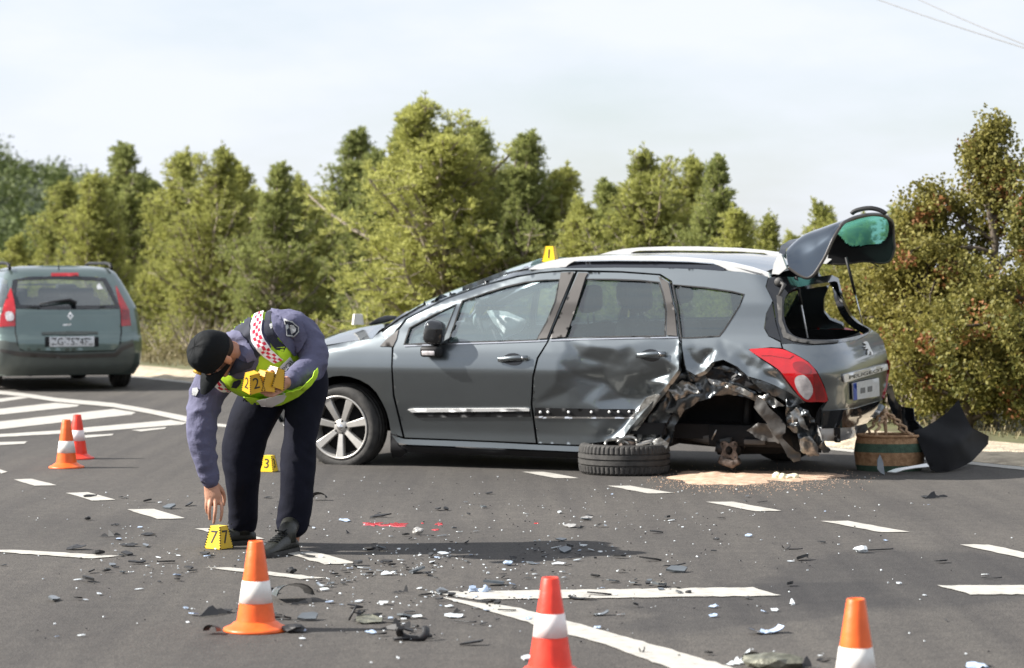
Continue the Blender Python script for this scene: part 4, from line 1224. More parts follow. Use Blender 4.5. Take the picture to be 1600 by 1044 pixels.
cols_ = [smooth_poly(c, 16, closed=False) for c in cols_]
rowsH = [smooth_poly([cols_[j][i] for j in range(9)], 12, closed=False) for i in range(len(cols_[0]))]
nR, nC = len(rowsH), len(rowsH[0])
def hn(i, j):
    a = Vector(rowsH[min(i + 1, nR - 1)][j]) - Vector(rowsH[max(i - 1, 0)][j]); b = Vector(rowsH[i][min(j + 1, nC - 1)]) - Vector(rowsH[i][max(j - 1, 0)])
    n = a.cross(b).normalized(); return n if n.z > 0 or (abs(n.z) < .35 and (n.y < 0) == (j < nC / 2)) else -n
def is_glass(i, j):
    a = (i / (nR - 1) - 0.56) / 0.40; b = (j / (nC - 1) - 0.645) / 0.25
    return abs(a) ** 2.6 + abs(b) ** 2.6 < 1
mbo, mbi, mbg = MB(), MB(), MB()
for m_ in (mbo, mbi, mbg): m_.smooth = True
out_ = [[Vector(p) for p in r] for r in rowsH]
inn_ = [[Vector(rowsH[i][j]) - hn(i, j) * 0.022 for j in range(nC)] for i in range(nR)]
b1 = None
mbo.v = [p for r in out_ for p in r]; mbi.v = [p for r in inn_ for p in r]; mbg.v = [p for r in out_ for p in r]
def q_(i, j): return [i * nC + j, i * nC + j + 1, (i + 1) * nC + j + 1, (i + 1) * nC + j]
for i in range(nR - 1):
    for j in range(nC - 1):
        if is_glass(i + .5, j + .5): mbg.f.append(q_(i, j)); mbg.m.append(0); mbg.sm.append(True)
        else:
            mbo.f.append(q_(i, j)); mbo.m.append(0); mbo.sm.append(True)
            mbi.f.append(q_(i, j)[::-1]); mbi.m.append(0); mbi.sm.append(True)
hatch = mbo.build('raised_rear_window', M['hatch_paint'], CAR)
mbi.build('inner_frame', M['black_plastic'], hatch)
mbg.build('window_pane', M['hatch_glass'], hatch)
mb = MB(); mb.smooth = True
edge = [out_[i][0] for i in range(nR)] + [out_[nR - 1][j] for j in range(nC)] + [out_[i][nC - 1] for i in range(nR - 1, -1, -1)]
edge2 = [inn_[i][0] for i in range(nR)] + [inn_[nR - 1][j] for j in range(nC)] + [inn_[i][nC - 1] for i in range(nR - 1, -1, -1)]
mb.tube([a.lerp(b, 0.5) for a, b in zip(edge, edge2)], 0.0125, n=6); mb.build('edge_seal', M['pillar_film'], hatch)
mb = MB(); mb.smooth = True
arc = [PF.v(x, y, 0.95) for x, y in ((1331, 334), (1336, 330), (1348, 326.5), (1362, 325.5), (1376, 329), (1384, 334))]
mb.tube([tuple(p) for p in smooth_poly([tuple(a) for a in arc], 3, False)], [(0.016, 0.03)] * 16, n=8); mb.build('brake_light_spoiler', M['black_plastic'], hatch)
# white corner of the roof spoiler at the hinge
plane_part('hinge_cover', [(1217, 396), (1221, 398), (1229, 419), (1217, 429), (1206, 428), (1209, 412)], 0.25, 0.03, M['rail_silver'], far=True)
mb = MB(); mb.smooth = True
mb.grid([[PF.v(x, y, v) for x, y, v in r] for r in (((1217, 396, .27), (1220, 384, .40), (1234, 375, .62), (1254, 371.5, .885), (1276, 371, 1.15)), ((1229, 405, .25), (1228, 390, .38), (1240, 379, .62), (1260, 374, .885), (1282, 373, 1.15)))])
mb.build('roof_spoiler', M['black_gloss'], CAR)
mb = MB(); mb.smooth = True
a, b = PF.v(1322, 402, 1.36), PF.v(1348, 507, 1.40); m_ = a.lerp(b, .55); mb.tube([a, m_], 0.011, n=8); s1 = mb.build('gas_strut', M['black_plastic'], CAR)
mb = MB(); mb.smooth = True; mb.tube([m_, b], 0.005, n=6); mb.build('strut_rod', M['chrome'], s1)
mb = MB(); mb.smooth = True
a, b = PF.v(1244, 432, .42), PF.v(1262, 528, .42); m_ = a.lerp(b, .46); mb.tube([a, m_], 0.010, n=8); s1 = mb.build('gas_strut', M['black_plastic'], CAR)
mb = MB(); mb.smooth = True; mb.tube([m_, b], 0.0055, n=6); mb.build('strut_rod', M['rail_silver'], s1)
mb = MB(); mb.tube([PF.v(1361, 410, 1.3), PF.v(1373, 417, 1.3)], 0.004, n=5); mb.build('torn_wire', M['black_plastic'], hatch)

# ---- cabin lining and floor
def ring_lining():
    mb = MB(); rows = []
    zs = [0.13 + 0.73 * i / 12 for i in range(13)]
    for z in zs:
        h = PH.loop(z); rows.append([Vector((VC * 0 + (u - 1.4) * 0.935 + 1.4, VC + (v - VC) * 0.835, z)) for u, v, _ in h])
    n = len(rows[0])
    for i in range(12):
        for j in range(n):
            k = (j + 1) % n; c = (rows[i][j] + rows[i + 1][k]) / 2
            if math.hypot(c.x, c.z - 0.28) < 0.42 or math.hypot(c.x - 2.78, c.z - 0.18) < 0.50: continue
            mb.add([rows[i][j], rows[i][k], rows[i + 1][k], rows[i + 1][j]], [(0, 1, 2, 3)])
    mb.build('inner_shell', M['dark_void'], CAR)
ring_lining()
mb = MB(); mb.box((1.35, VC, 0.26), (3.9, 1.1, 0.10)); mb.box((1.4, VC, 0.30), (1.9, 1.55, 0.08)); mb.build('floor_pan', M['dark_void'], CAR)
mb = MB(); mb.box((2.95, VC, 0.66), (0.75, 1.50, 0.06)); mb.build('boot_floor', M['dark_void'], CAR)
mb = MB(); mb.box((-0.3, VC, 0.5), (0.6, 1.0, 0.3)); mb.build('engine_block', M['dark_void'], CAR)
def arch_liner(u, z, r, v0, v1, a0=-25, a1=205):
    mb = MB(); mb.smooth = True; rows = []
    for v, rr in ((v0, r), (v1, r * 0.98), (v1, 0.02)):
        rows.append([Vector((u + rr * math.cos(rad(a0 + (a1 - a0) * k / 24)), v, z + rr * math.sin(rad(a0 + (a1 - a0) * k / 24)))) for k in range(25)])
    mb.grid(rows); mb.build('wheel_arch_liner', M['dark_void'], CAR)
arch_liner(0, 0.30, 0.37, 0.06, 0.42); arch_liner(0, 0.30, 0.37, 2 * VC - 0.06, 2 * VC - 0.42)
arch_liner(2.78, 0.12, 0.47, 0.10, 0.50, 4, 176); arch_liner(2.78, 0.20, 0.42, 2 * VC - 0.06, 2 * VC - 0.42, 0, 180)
# dashboard, steering wheel, airbag, seats
mb = MB(); mb.smooth = True; mb.rbox((0.62, VC, 0.80), (0.42, 1.35, 0.24), 0.08); mb.rbox((0.62, 0.50, 0.92), (0.26, 0.42, 0.10), 0.04); mb.build('dashboard', M['seat_cloth'], CAR)
cw = PF.v(768, 508, 0.50)
Rw_ = Matrix.Rotation(rad(-22), 3, 'Y')
mb = MB(); mb.smooth = True; mb.tube([cw + Rw_ @ Vector((0, 0.185 * math.cos(a), 0.185 * math.sin(a))) for a in [2 * math.pi * i / 28 for i in range(29)]], 0.015, n=8, caps=False)
for a in (rad(200), rad(340), rad(270)): mb.tube([cw, cw + Rw_ @ Vector((0, 0.18 * math.cos(a), 0.18 * math.sin(a)))], 0.014, n=6)
mb.build('steering_wheel', M['seat_cloth'], CAR)
mb = MB(); mb.smooth = True
bag = []
for poly, dv in (([(760, 486), (770, 484.5), (793, 487), (822, 500), (820, 510), (814, 518), (800, 524), (786, 530), (779, 516.5), (768, 500)], 0), ):
    V, T = region(poly, (), 4)
    for sgn in (1, -1):
        P = []
        for x, y in V:
            e = min(math.hypot(x - (a[0] + b[0]) / 2, y - (a[1] + b[1]) / 2) for a, b in zip(densify(poly, 4), densify(poly, 4)[1:]))
            P.append(PF.v(x, y, 0.56 - sgn * min(0.09, e * 0.010) - 0.018 * noise.noise(Vector((x * .12, y * .16, sgn)))))
        mb.add(P, T)
mb.build('deflated_airbag', M['airbag'], CAR)
mb = MB(); mb.smooth = True; mb.ell(PF.v(745, 500, 0.62), (0.02, 0.06, 0.05), n=8, m=6); mb.build('airbag_scrap', M['airbag'], CAR)
def seat(px, w, y0, y1, by0, v, wide=0.40):
    c = PF.v(px, (y0 + y1) / 2, v); h = (y1 - y0) / 226; 
    mb = MB(); mb.smooth = True; mb.rbox(c, (0.12, 0.27, h), 0.045); hr = mb.build('headrest', M['seat_cloth'], CAR)
    b = PF.v(px + 2, by0, v)
    mb = MB(); mb.smooth = True; mb.rbox((b.x + 0.02, v, b.z - 0.30), (0.15, wide, 0.62), 0.06, rot=Matrix.Rotation(rad(10), 3, 'Y')); mb.rbox((b.x - 0.25, v, 0.55), (0.5, wide, 0.16), 0.06)
    s_ = mb.build('seat', M['seat_cloth'], CAR)
    mb = MB(); mb.smooth = True
    for q in (-0.06, 0.06): mb.tube([(c.x, v + q, c.z), (b.x, v + q, b.z - 0.05)], 0.006, n=6)
    mb.build('headrest_post', M['chrome'], s_)
seat(922, 46, 446, 488, 504, 0.50); seat(1000, 50, 440, 488, 504, 0.42); 
c_ = PF.v(925, 470, .5)
mb = MB(); mb.smooth = True; mb.rbox((c_.x, 1.27, c_.z), (0.12, 0.27, 0.19), 0.045); mb.rbox((c_.x + 0.03, 1.27, c_.z - 0.48), (0.15, 0.46, 0.62), 0.06); mb.build('passenger_seat', M['seat_cloth'], CAR)
c_ = PF.v(1000, 470, .42)
mb = MB(); mb.smooth = True; mb.rbox((c_.x + .03, VC, c_.z - 0.48), (0.15, 1.30, 0.55), 0.06); mb.rbox((c_.x, 1.35, c_.z), (0.12, 0.27, 0.17), 0.045); mb.build('rear_bench', M['seat_cloth'], CAR)

# ---- wheels
def tyre_mb(mb, c, R_, w, axis=Vector((0, 1, 0)), n=48, rim=0.226):
    Mx = Matrix.Translation(c) @ axis.to_track_quat('Z', 'Y').to_matrix().to_4x4()
    h = w / 2; prof = [(rim, -h + 0.012), (rim + 0.012, -h + 0.004), (rim + 0.035, -h), (R_ - 0.030, -h + 0.003), (R_ - 0.010, -h + 0.014), (R_ - 0.002, -h + 0.030)]
    for gz in (-0.045, 0.0, 0.045): prof += [(R_, gz - 0.006 - 0.0), (R_ - 0.009, gz - 0.004), (R_ - 0.009, gz + 0.004), (R_, gz + 0.006)]
    prof += [(R_ - 0.002, h - 0.030), (R_ - 0.010, h - 0.014), (R_ - 0.030, h - 0.003), (rim + 0.035, h), (rim + 0.012, h - 0.004), (rim, h - 0.012), (rim - 0.01, 0), (rim, -h + 0.012)]
    mb.lathe(prof, n, Mx)
def alloy_wheel(c, name='wheel', parent=CAR, steer=0.0, R_=0.305, out=-1):
    e = empty(name, (0, 0, 0)); e.parent = parent; e.location = c; e.rotation_euler = (0, 0, steer)
    mb = MB(); mb.smooth = True; tyre_mb(mb, Vector((0, 0, 0)), R_, 0.205); mb.build('tyre', M['rubber'], e)
    ax = Vector((0, out, 0)); Mx = ax.to_track_quat('Z', 'Y').to_matrix().to_4x4()
    mb = MB(); mb.smooth = True
    mb.lathe([(0.228, 0.095), (0.228, 0.103), (0.219, 0.104), (0.212, 0.096), (0.208, 0.060), (0.196, 0.02), (0.196, -0.06)], 48, Mx)
    mb.smooth = False
    for k in range(7):
        a = 2 * math.pi * (k + 0.25) / 7
        Rz = Matrix.Rotation(a, 4, 'Z'); T4 = Mx @ Rz
        sec = [(0.030, 0.017, 0.068), (0.08, 0.020, 0.078), (0.14, 0.024, 0.088), (0.214, 0.031, 0.098)]
        rows = []
        for r_, hw, z in sec:
            rows.append([T4 @ Vector(q) for q in ((r_, -hw, z - 0.035), (r_, -hw, z - .004), (r_, -hw * .82, z), (r_, hw * .82, z), (r_, hw, z - .004), (r_, hw, z - 0.035))])
        mb.grid(rows)
    mb.smooth = True; mb.lathe([(0.001, 0.082), (0.030, 0.080), (0.055, 0.070), (0.064, 0.055), (0.064, 0.02)], 28, Mx)
    mb.build('rim', M['alloy'], e, weld=False)
    mb = MB(); mb.smooth = True; mb.lathe([(0.001, 0.087), (0.020, 0.086), (0.024, 0.080)], 18, Mx); mb.build('hub_cap', M['chrome'], e)
    mb = MB(); mb.smooth = True
    for k in range(5):
        a = 2 * math.pi * k / 5; mb.lathe([(0.001, 0.078), (0.0085, 0.077), (0.0085, 0.06)], 8, Mx @ Matrix.Translation((0.045 * math.cos(a), 0.045 * math.sin(a), 0)))
    mb.build('wheel_bolt', M['black_plastic'], e); e.children[-1]['kind'] = 'stuff'
    mb = MB(); mb.smooth = True; mb.lathe([(0.001, 0.0), (0.19, 0.0), (0.19, -0.03)], 32, Mx); mb.build('brake_disc', M['dark_void'], e)
    return e
wc = PF.v(539, 665.5, 0.115)
alloy_wheel(Vector((wc.x, 0.120, wc.z)), steer=rad(-2))
def ground_local(u, v):
    w = PF.M @ Vector((u, v, 0)); return PF.I @ Vector((w.x, w.y, 0))
gl = ground_local(0.0, 2 * VC - .12); alloy_wheel(Vector((0.0, gl.y, gl.z + 0.303)), out=1)
gl = ground_local(2.76, 2 * VC - .14); alloy_wheel(Vector((2.76, gl.y, gl.z + 0.303)), out=1)

# ---- bare hub and axle in the empty arch
hub = empty('rear_hub'); hub.parent = CAR
hc_ = PF.v(1139, 704, 0.22)
mb = MB(); mb.smooth = False
out2 = []
for k in range(32):
    a = 2 * math.pi * k / 32; r_ = 0.062 + 0.016 * math.cos(4 * (a - rad(45)))
    out2.append((r_ * math.cos(a), r_ * math.sin(a) * 1.05))
V, T = region(out2, [[(0.026 * math.cos(2 * math.pi * k / 12), 0.030 * math.sin(2 * math.pi * k / 12)) for k in range(12)]] + [[(0.060 * math.cos(rad(45 + 90 * q)) + .006 * math.cos(2 * math.pi * k / 6), 0.062 * math.sin(rad(45 + 90 * q)) + .006 * math.sin(2 * math.pi * k / 6)) for k in range(6)] for q in range(4)], 0.02)
P = [hc_ + Vector((x, 0, y)) for x, y in V]; vs, fs = sheet(P, T, 0.012, outdir=(0, -1, 0)); mb.add(vs, fs); mb.build('hub_flange', M['rust'], hub)
mb = MB(); mb.smooth = True
mb.tube([hc_ + Vector((0, 0.08, 0)), hc_ + Vector((0, 0.16, 0.0))], [0.05, 0.06], n=14)
mb.tube([hc_ + Vector((-0.10, 0.03, 0.02)), hc_ + Vector((0.0, 0.05, 0.0))], [0.035, 0.045], n=12)
mb.build('hub_carrier', M['black_plastic'], hub)
mb = MB(); mb.smooth = True; mb.rbox(hc_ + Vector((-0.02, 0.03, -0.080)), (0.12, 0.07, 0.06), 0.015, rot=Matrix.Rotation(rad(18), 3, 'Y')); mb.rbox(hc_ + Vector((0.035, 0.03, -0.085)), (0.07, 0.06, 0.045), 0.012, rot=Matrix.Rotation(rad(-25), 3, 'Y')); mb.tube([hc_ + Vector((-.07, .02, -.05)), hc_ + Vector((-.04, .01, -.10))], .012, n=8); mb.build('brake_caliper', M['rust'], hub)
mb = MB(); mb.smooth = False; mb.rbox(hc_ + Vector((0.165, 0.06, 0.055)), (0.15, 0.03, 0.035), 0.006); mb.build('suspension_arm', M['under_grey'], hub)
mb = MB(); mb.smooth = True; mb.tube([hc_ + Vector((0.0, 0.1, 0.04)), hc_ + Vector((-0.55, 0.25, 0.10))], 0.045, n=10); mb.tube([hc_ + Vector((0, .12, 0)), hc_ + Vector((0.05, 1.3, 0.05))], 0.04, n=10); mb.build('axle_beam', M['under_grey'], hub)
mb = MB(); mb.smooth = True; mb.tube([hc_ + Vector((-0.12, 0.0, 0.07)), hc_ + Vector((-0.08, -0.02, 0.14))], 0.006, n=6); mb.build('broken_bolt', M['bare_metal'], hub)
mb = MB(); mb.smooth = True; mb.tube([hc_ + Vector((0.06, 0.2, 0.02)), hc_ + Vector((0.08, 0.25, 0.50))], 0.035, n=10); mb.build('damper', M['black_plastic'], hub)
mb = MB(); mb.smooth = True; mb.box((2.95, 0.9, 0.24), (0.7, 1.2, 0.14)); mb.tube([(2.6, 0.5, 0.15), (3.3, 0.6, 0.17)], 0.07, n=10); mb.build('exhaust_and_tank', M['dark_void'], CAR)

# ---- torn and crumpled metal round the arch
def crumple(name, poly, m, off, amp, step=5, seed=0, facets=0.06, thick=0.004, parent=CAR, lean=None):
    r = random.Random(seed)
    ctrl = [(x, y, r.uniform(-.5, .5)) for x, y in densify(poly, 14)]
    xs = [p[0] for p in poly]; ys = [p[1] for p in poly]
    n = int((max(xs) - min(xs)) * (max(ys) - min(ys)) * facets / 10) + 3
    for k in range(n): ctrl.append((r.uniform(min(xs), max(xs)), r.uniform(min(ys), max(ys)), r.uniform(-1, 1)))
    ctrl += [(min(xs) - 20, min(ys) - 20, 0), (max(xs) + 20, min(ys) - 20, 0), (min(xs) - 20, max(ys) + 20, 0), (max(xs) + 20, max(ys) + 20, 0)]
    f = interp_field(ctrl)
    def d(x, y, p):
        q = f(x, y) * amp; l = lean(x, y) if lean else 0
        return Vector((0.3 * q, -q + l, 0.3 * amp * noise.noise(Vector((x * .1, y * .1, seed)))))
    o = build_vf(name, *PH.panel(poly, (), step, thick, off, d), m, parent); return o
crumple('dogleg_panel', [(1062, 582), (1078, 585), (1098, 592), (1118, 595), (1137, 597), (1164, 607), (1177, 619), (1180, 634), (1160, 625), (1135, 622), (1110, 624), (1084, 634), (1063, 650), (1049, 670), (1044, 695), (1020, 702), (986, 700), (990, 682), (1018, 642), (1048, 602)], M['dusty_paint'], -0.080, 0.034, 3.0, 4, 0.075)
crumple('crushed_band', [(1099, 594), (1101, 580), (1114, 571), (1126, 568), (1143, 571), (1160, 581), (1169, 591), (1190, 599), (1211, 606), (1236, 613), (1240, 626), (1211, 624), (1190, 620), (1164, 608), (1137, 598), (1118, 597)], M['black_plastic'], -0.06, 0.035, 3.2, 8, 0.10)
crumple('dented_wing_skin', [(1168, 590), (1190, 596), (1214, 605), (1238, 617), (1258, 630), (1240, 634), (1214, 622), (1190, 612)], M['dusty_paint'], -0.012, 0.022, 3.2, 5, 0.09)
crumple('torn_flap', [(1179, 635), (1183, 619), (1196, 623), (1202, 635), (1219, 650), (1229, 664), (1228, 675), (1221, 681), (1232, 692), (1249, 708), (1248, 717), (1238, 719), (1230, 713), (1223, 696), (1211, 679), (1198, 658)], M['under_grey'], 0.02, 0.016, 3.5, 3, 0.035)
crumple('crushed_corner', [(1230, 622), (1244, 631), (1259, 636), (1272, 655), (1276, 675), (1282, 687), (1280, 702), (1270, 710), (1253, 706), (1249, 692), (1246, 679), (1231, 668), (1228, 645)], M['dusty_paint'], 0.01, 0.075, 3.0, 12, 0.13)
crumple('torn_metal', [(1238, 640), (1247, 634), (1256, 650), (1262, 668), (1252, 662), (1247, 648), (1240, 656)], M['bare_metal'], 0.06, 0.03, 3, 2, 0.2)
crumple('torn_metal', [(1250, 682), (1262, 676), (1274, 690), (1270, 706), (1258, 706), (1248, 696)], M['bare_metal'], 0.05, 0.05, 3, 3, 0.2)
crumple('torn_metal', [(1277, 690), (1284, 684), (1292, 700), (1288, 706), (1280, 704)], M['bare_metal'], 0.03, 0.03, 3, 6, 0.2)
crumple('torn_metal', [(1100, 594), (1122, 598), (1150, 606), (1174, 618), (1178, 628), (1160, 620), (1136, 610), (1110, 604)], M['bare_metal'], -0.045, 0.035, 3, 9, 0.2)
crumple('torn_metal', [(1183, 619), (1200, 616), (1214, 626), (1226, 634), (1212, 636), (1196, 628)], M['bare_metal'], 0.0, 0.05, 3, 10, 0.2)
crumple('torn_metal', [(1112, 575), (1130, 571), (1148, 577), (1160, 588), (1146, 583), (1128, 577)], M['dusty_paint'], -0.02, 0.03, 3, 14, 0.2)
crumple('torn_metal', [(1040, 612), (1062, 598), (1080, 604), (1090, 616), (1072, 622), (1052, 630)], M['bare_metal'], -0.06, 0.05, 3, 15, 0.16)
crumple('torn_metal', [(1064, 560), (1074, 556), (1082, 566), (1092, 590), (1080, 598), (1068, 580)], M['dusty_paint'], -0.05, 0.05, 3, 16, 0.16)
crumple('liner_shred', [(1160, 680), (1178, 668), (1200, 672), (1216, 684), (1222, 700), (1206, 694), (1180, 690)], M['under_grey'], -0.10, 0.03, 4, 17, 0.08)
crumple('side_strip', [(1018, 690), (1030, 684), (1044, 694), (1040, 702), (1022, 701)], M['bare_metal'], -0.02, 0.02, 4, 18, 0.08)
# black bumper skin still hanging from the right corner
V, T = region([(1385, 604), (1394, 602), (1400, 626), (1410, 636), (1427, 638), (1429, 656), (1442, 669), (1426, 679), (1406, 674), (1396, 650), (1388, 628)], (), 6)
P = [PF.v(x, y, 1.55 + 0.06 * math.sin((x - 1385) * 0.07)) for x, y in V]
build_vf('hanging_bumper_skin', *sheet(P, T, 0.006, toward=PF.o), M['black_gloss'], CAR)
# marker 1 and the pale block standing on the car
pw = PF.M @ (PF.v(860, 410, 0.36))
marker(pw, rad(-16), '1', 'yellow marker with number 1 standing on the roof of the crashed car', sides=(0,))
pw = PF.M @ (PF.v(559, 508, 0.55))
r_ = empty('evidence_marker', pw, rad(15), 'pale unnumbered marker block standing on the bonnet of the crashed car', 'evidence marker', 'yellow evidence markers')
marker_parts(r_, '', base=0.075, top=0.055, h=0.082, colour='marker_white')
# ================================================================ green estate car driving away
M['green_paint'] = mat('metallic_green_paint', (0.125, 0.170, 0.158), 0.30, metal=0.75, coat=1.0, var=0.05, scale=3, crough=0.05)
M['bumper_grey'] = mat('lower_bumper_grey_green', (0.11, 0.125, 0.115), 0.5, metal=0.2, var=0.08)
EF = Frame(G(187, 604), rad(0), )
# local frame: u to the right across the car, v forward (away), z up; the origin is the right rear wheel contact
HEAD = rad(-21)
EF = Frame(G(187, 604), HEAD)          # u axis turned so that the tail faces down the road
class EHull:
    """envelope of the green car: width along u, length along v"""
    def __init__(s):
        s.fr = EF; s.uc = -0.78
        # z, rear v, front v, half width
        s.tab = [(0.18, -0.86, 3.1, .82), (0.30, -0.97, 3.25, .87), (0.45, -1.02, 3.3, .885), (0.60, -1.02, 3.3, .888), (0.66, -0.96, 3.2, .885), (0.80, -0.93, 3.0, .875), (0.92, -0.90, 2.6, .86), (1.0, -0.84, 2.2, .835), (1.15, -0.72, 1.9, .775), (1.3, -0.58, 1.5, .715), (1.40, -0.48, 1.2, .665), (1.45, -0.40, 1.0, .60), (1.475, -0.2, .8, .45)]
        n = 60; rows = []
        for i in range(n + 1):
            z = 0.18 + (1.475 - 0.18) * i / n; r, f, w = lerp_table(s.tab, z); h = []
            b = 0.55 * w; a = 0.26 if z < 0.95 else 0.20
            for k in range(5): h.append(((w - b) * k / 5, r))
            for k in range(17):
                t = math.pi / 2 * k / 16; h.append(((w - b) + b * math.sin(t) ** (2 / 2.6), r + a - a * max(0, math.cos(t)) ** (2 / 2.6)))
            for k in range(1, 16): h.append((w, r + a + (f - .8 - r - a) * k / 16))
            for k in range(13):
                t = math.pi / 2 * k / 12; h.append((w * (0.45 + 0.55 * math.cos(t)), f - .8 + .8 * math.sin(t)))
            h += [(w * .22, f)]
            L_ = [(s.uc + x, y, z) for x, y in h] + [(s.uc, f, z)] + [(s.uc - x, y, z) for x, y in h[1:]][::-1]
            rows.append(L_)
        s.rows = rows; m = len(rows[0])
        s.vs = [Vector(p) for r in rows for p in r]; s.fs = [(i * m + j, i * m + (j + 1) % m, (i + 1) * m + (j + 1) % m, (i + 1) * m + j) for i in range(n) for j in range(m)]
        s.bvh = BVHTree.FromPolygons(s.vs, s.fs)
    cast = Hull.cast
    panel = Hull.panel
EH = EHull()
GC = EF.root('green_estate_car', 'green estate car driving away at the left edge of the picture', 'car')
def ep(name, poly, m, holes=(), step=5, thick=0.02, off=0.0, parent=None):
    return build_vf(name, *EH.panel(poly, holes, step, thick, off), m, parent or GC)
# whole body from the envelope, with the glazed parts taken out
WIN = [(20, 438), (45, 433), (90, 432), (140, 433), (165, 435), (175, 452), (188, 482), (100, 484), (25, 482), (17, 462)]
SWIN = [(-40, 432), (-2, 433), (10, 438), (12, 455), (5, 478), (-40, 482)]
def px_of(p):
    w = EF.M @ p - CAMP; f = w.dot(_FW); return 800 + FPX * w.x / f, 522 - FPX * w.dot(_UP) / f
mb = MB(); mb.smooth = True; keep = []
for f in EH.fs:
    c = sum((EH.vs[i] for i in f), Vector()) / 4
    n = (EH.vs[f[1]] - EH.vs[f[0]]).cross(EH.vs[f[3]] - EH.vs[f[0]])
    facing = (EF.o - c).dot(n if n.dot(c - Vector((EH.uc, 1.0, 0.8))) > 0 else -n) > 0
    x, y = px_of(c)
    if facing and (in_poly(x, y, WIN) or in_poly(x, y, SWIN)): continue
    if (not facing) and 0.98 < c.z < 1.36 and -0.35 < c.y < 2.6 and abs((c.y + 0.3) % 0.95) > 0.09: continue
    if c.z < 0.60 and c.y > -0.55 and math.hypot(c.y - 0.0, c.z - 0.3) < 0.36: continue
    if c.z < 0.60 and math.hypot(c.y - 2.69, c.z - 0.3) < 0.36: continue
    keep.append(f)
mb.add(EH.vs, keep)
top = EH.rows[-1]
mb.add([Vector((EH.uc, p[1], p[2] + 0.008)) for p in top] + [Vector(p) for p in top], [(i, (i + 1) % len(top), (i + 1) % len(top) + len(top), i + len(top)) for i in range(len(top))])
body = mb.build('body', M['green_paint'], GC, weld=True)
ep('rear_window', grow(WIN, 1), M['dark_glass'], (), 6, 0.0, 0.004)
ep('window_border', WIN, M['black_gloss'], [[(28, 439), (90, 437), (160, 440), (168, 455), (179, 477), (100, 478.5), (32, 477), (25, 460)]], 5, 0.0, 0.0065)
ep('side_window', grow(SWIN, 1), M['dark_glass'], (), 6, 0.0, 0.004)
tgp = ep('tailgate', [(25, 484), (100, 485.5), (187, 484), (188, 520), (185, 540), (176, 546), (100, 548), (40, 547), (30, 543), (25, 520)], M['green_paint'], (), 5, 0.008, 0.010)
for pts in ([(24, 483), (24, 520), (29, 545), (40, 549), (100, 550), (178, 548), (187, 541), (189.5, 520), (188.5, 483)],):
    mb = MB(); mb.tube([EH.cast(x, y, 0.004) for x, y in densify(pts, 5, False)], 0.006, n=5); mb.build('shut_line', M['dark_void'], GC)
l1 = ep('tail_lamp', [(17, 450), (22, 470), (24, 484), (24, 510), (-1, 511), (2, 492), (9, 470)], M['red_lens'], (), 4, 0.02, 0.012)
ep('reversing_lens', smooth_poly([(9, 490), (17, 488), (22, 494), (20, 501), (11, 501)], 3), M['clear_lens'], (), 4, 0.002, 0.016, parent=l1)
l2 = ep('tail_lamp', [(181, 447), (192, 468), (201, 485), (204, 509), (189, 510), (188.5, 484), (184, 465)], M['red_lens'], (), 4, 0.02, 0.012)
ep('lamp_segment', [(190, 484), (200, 485), (203, 500), (190, 500)], M['dark_red_lens'], (), 4, 0.002, 0.015, parent=l2)
bp_ = ep('bumper', [(-8, 532), (25, 535), (32, 548), (100, 552), (178, 550), (189, 536), (207, 531), (210, 552), (205, 572), (190, 581), (100, 584), (-8, 584)], M['bumper_grey'], (), 5, 0.02, 0.018)
ep('bumper_strip', [(32, 550), (100, 553.5), (178, 551.5), (190, 541), (206, 536), (207, 541), (192, 547), (180, 557), (100, 559), (30, 556), (2, 550), (2, 545)], M['pillar_film'], (), 5, 0.004, 0.025, parent=bp_)
ep('number_plate', [(77, 528), (147, 527), (147, 541), (77, 542)], M['plate_white'], (), 5, 0.006, 0.016, parent=tgp)
pl = GC.children[-1]
pl = [o for o in col.objects if o.name.startswith('number_plate') and o.parent == tgp][0]
for side_ in ((70, 77), (147, 154)): ep('plate_recess', [(side_[0], 527.5), (side_[1], 527.5), (side_[1], 542), (side_[0], 542)], M['dark_void'], (), 5, 0.001, 0.0125, parent=tgp)
ep('handle_bar', [(65, 519.5), (110, 518), (152, 518.5), (153, 524), (110, 524), (66, 525)], M['bumper_grey'], (), 5, 0.02, 0.022, parent=tgp)
def txt_on(txt, x0, x1, y, h, parent, m, off, hull=EH, name='lettering'):
    Vt, Ft = text_mesh(txt, 1.0); a = min(p.x for p in Vt); b = max(p.x for p in Vt)
    build_vf(name, [hull.cast(x0 + (p.x - a) / (b - a) * (x1 - x0), y - p.y * h, off) for p in Vt], Ft, m, parent, False)
txt_on('ZG·7574FL', 80, 144.5, 534.8, 13.5, pl, M['ink'], 0.0185)
ep('rear_badge', [(104.5, 494), (109.5, 488), (114.5, 494), (109.5, 501)], M['rail_silver'], [[(107.8, 494), (109.5, 491.5), (111.3, 494), (109.5, 497)]], 3, 0.006, 0.016, parent=tgp)
ep('model_badge', [(98, 507), (111, 506), (111, 508.6), (98, 509.4)], M['rail_silver'], (), 4, 0.003, 0.0125, parent=tgp)
ep('brake_light', [(80, 427.5), (122, 427), (123, 432), (80, 432.5)], M['red_lens'], (), 5, 0.01, 0.010)
mb = MB(); mb.smooth = True; pts = [EH.cast(x, y, 0.03) for x, y in ((61, 478), (85, 474), (108, 471.5), (118, 477))]; mb.tube(pts, [0.009, 0.014, 0.022, 0.03], n=7); mb.build('rear_wiper', M['black_plastic'], GC)
mb = MB(); mb.smooth = True; mb.tube([EH.cast(92, 421, 0.0), EH.cast(92, 421, 0) + Vector((0, .02, .10))], [0.008, 0.003], n=6); mb.build('aerial', M['black_plastic'], GC)
ep('window_sticker', [(151, 447), (155, 443), (161, 452), (152, 453)], M['plate_white'], (), 4, 0.001, 0.008)
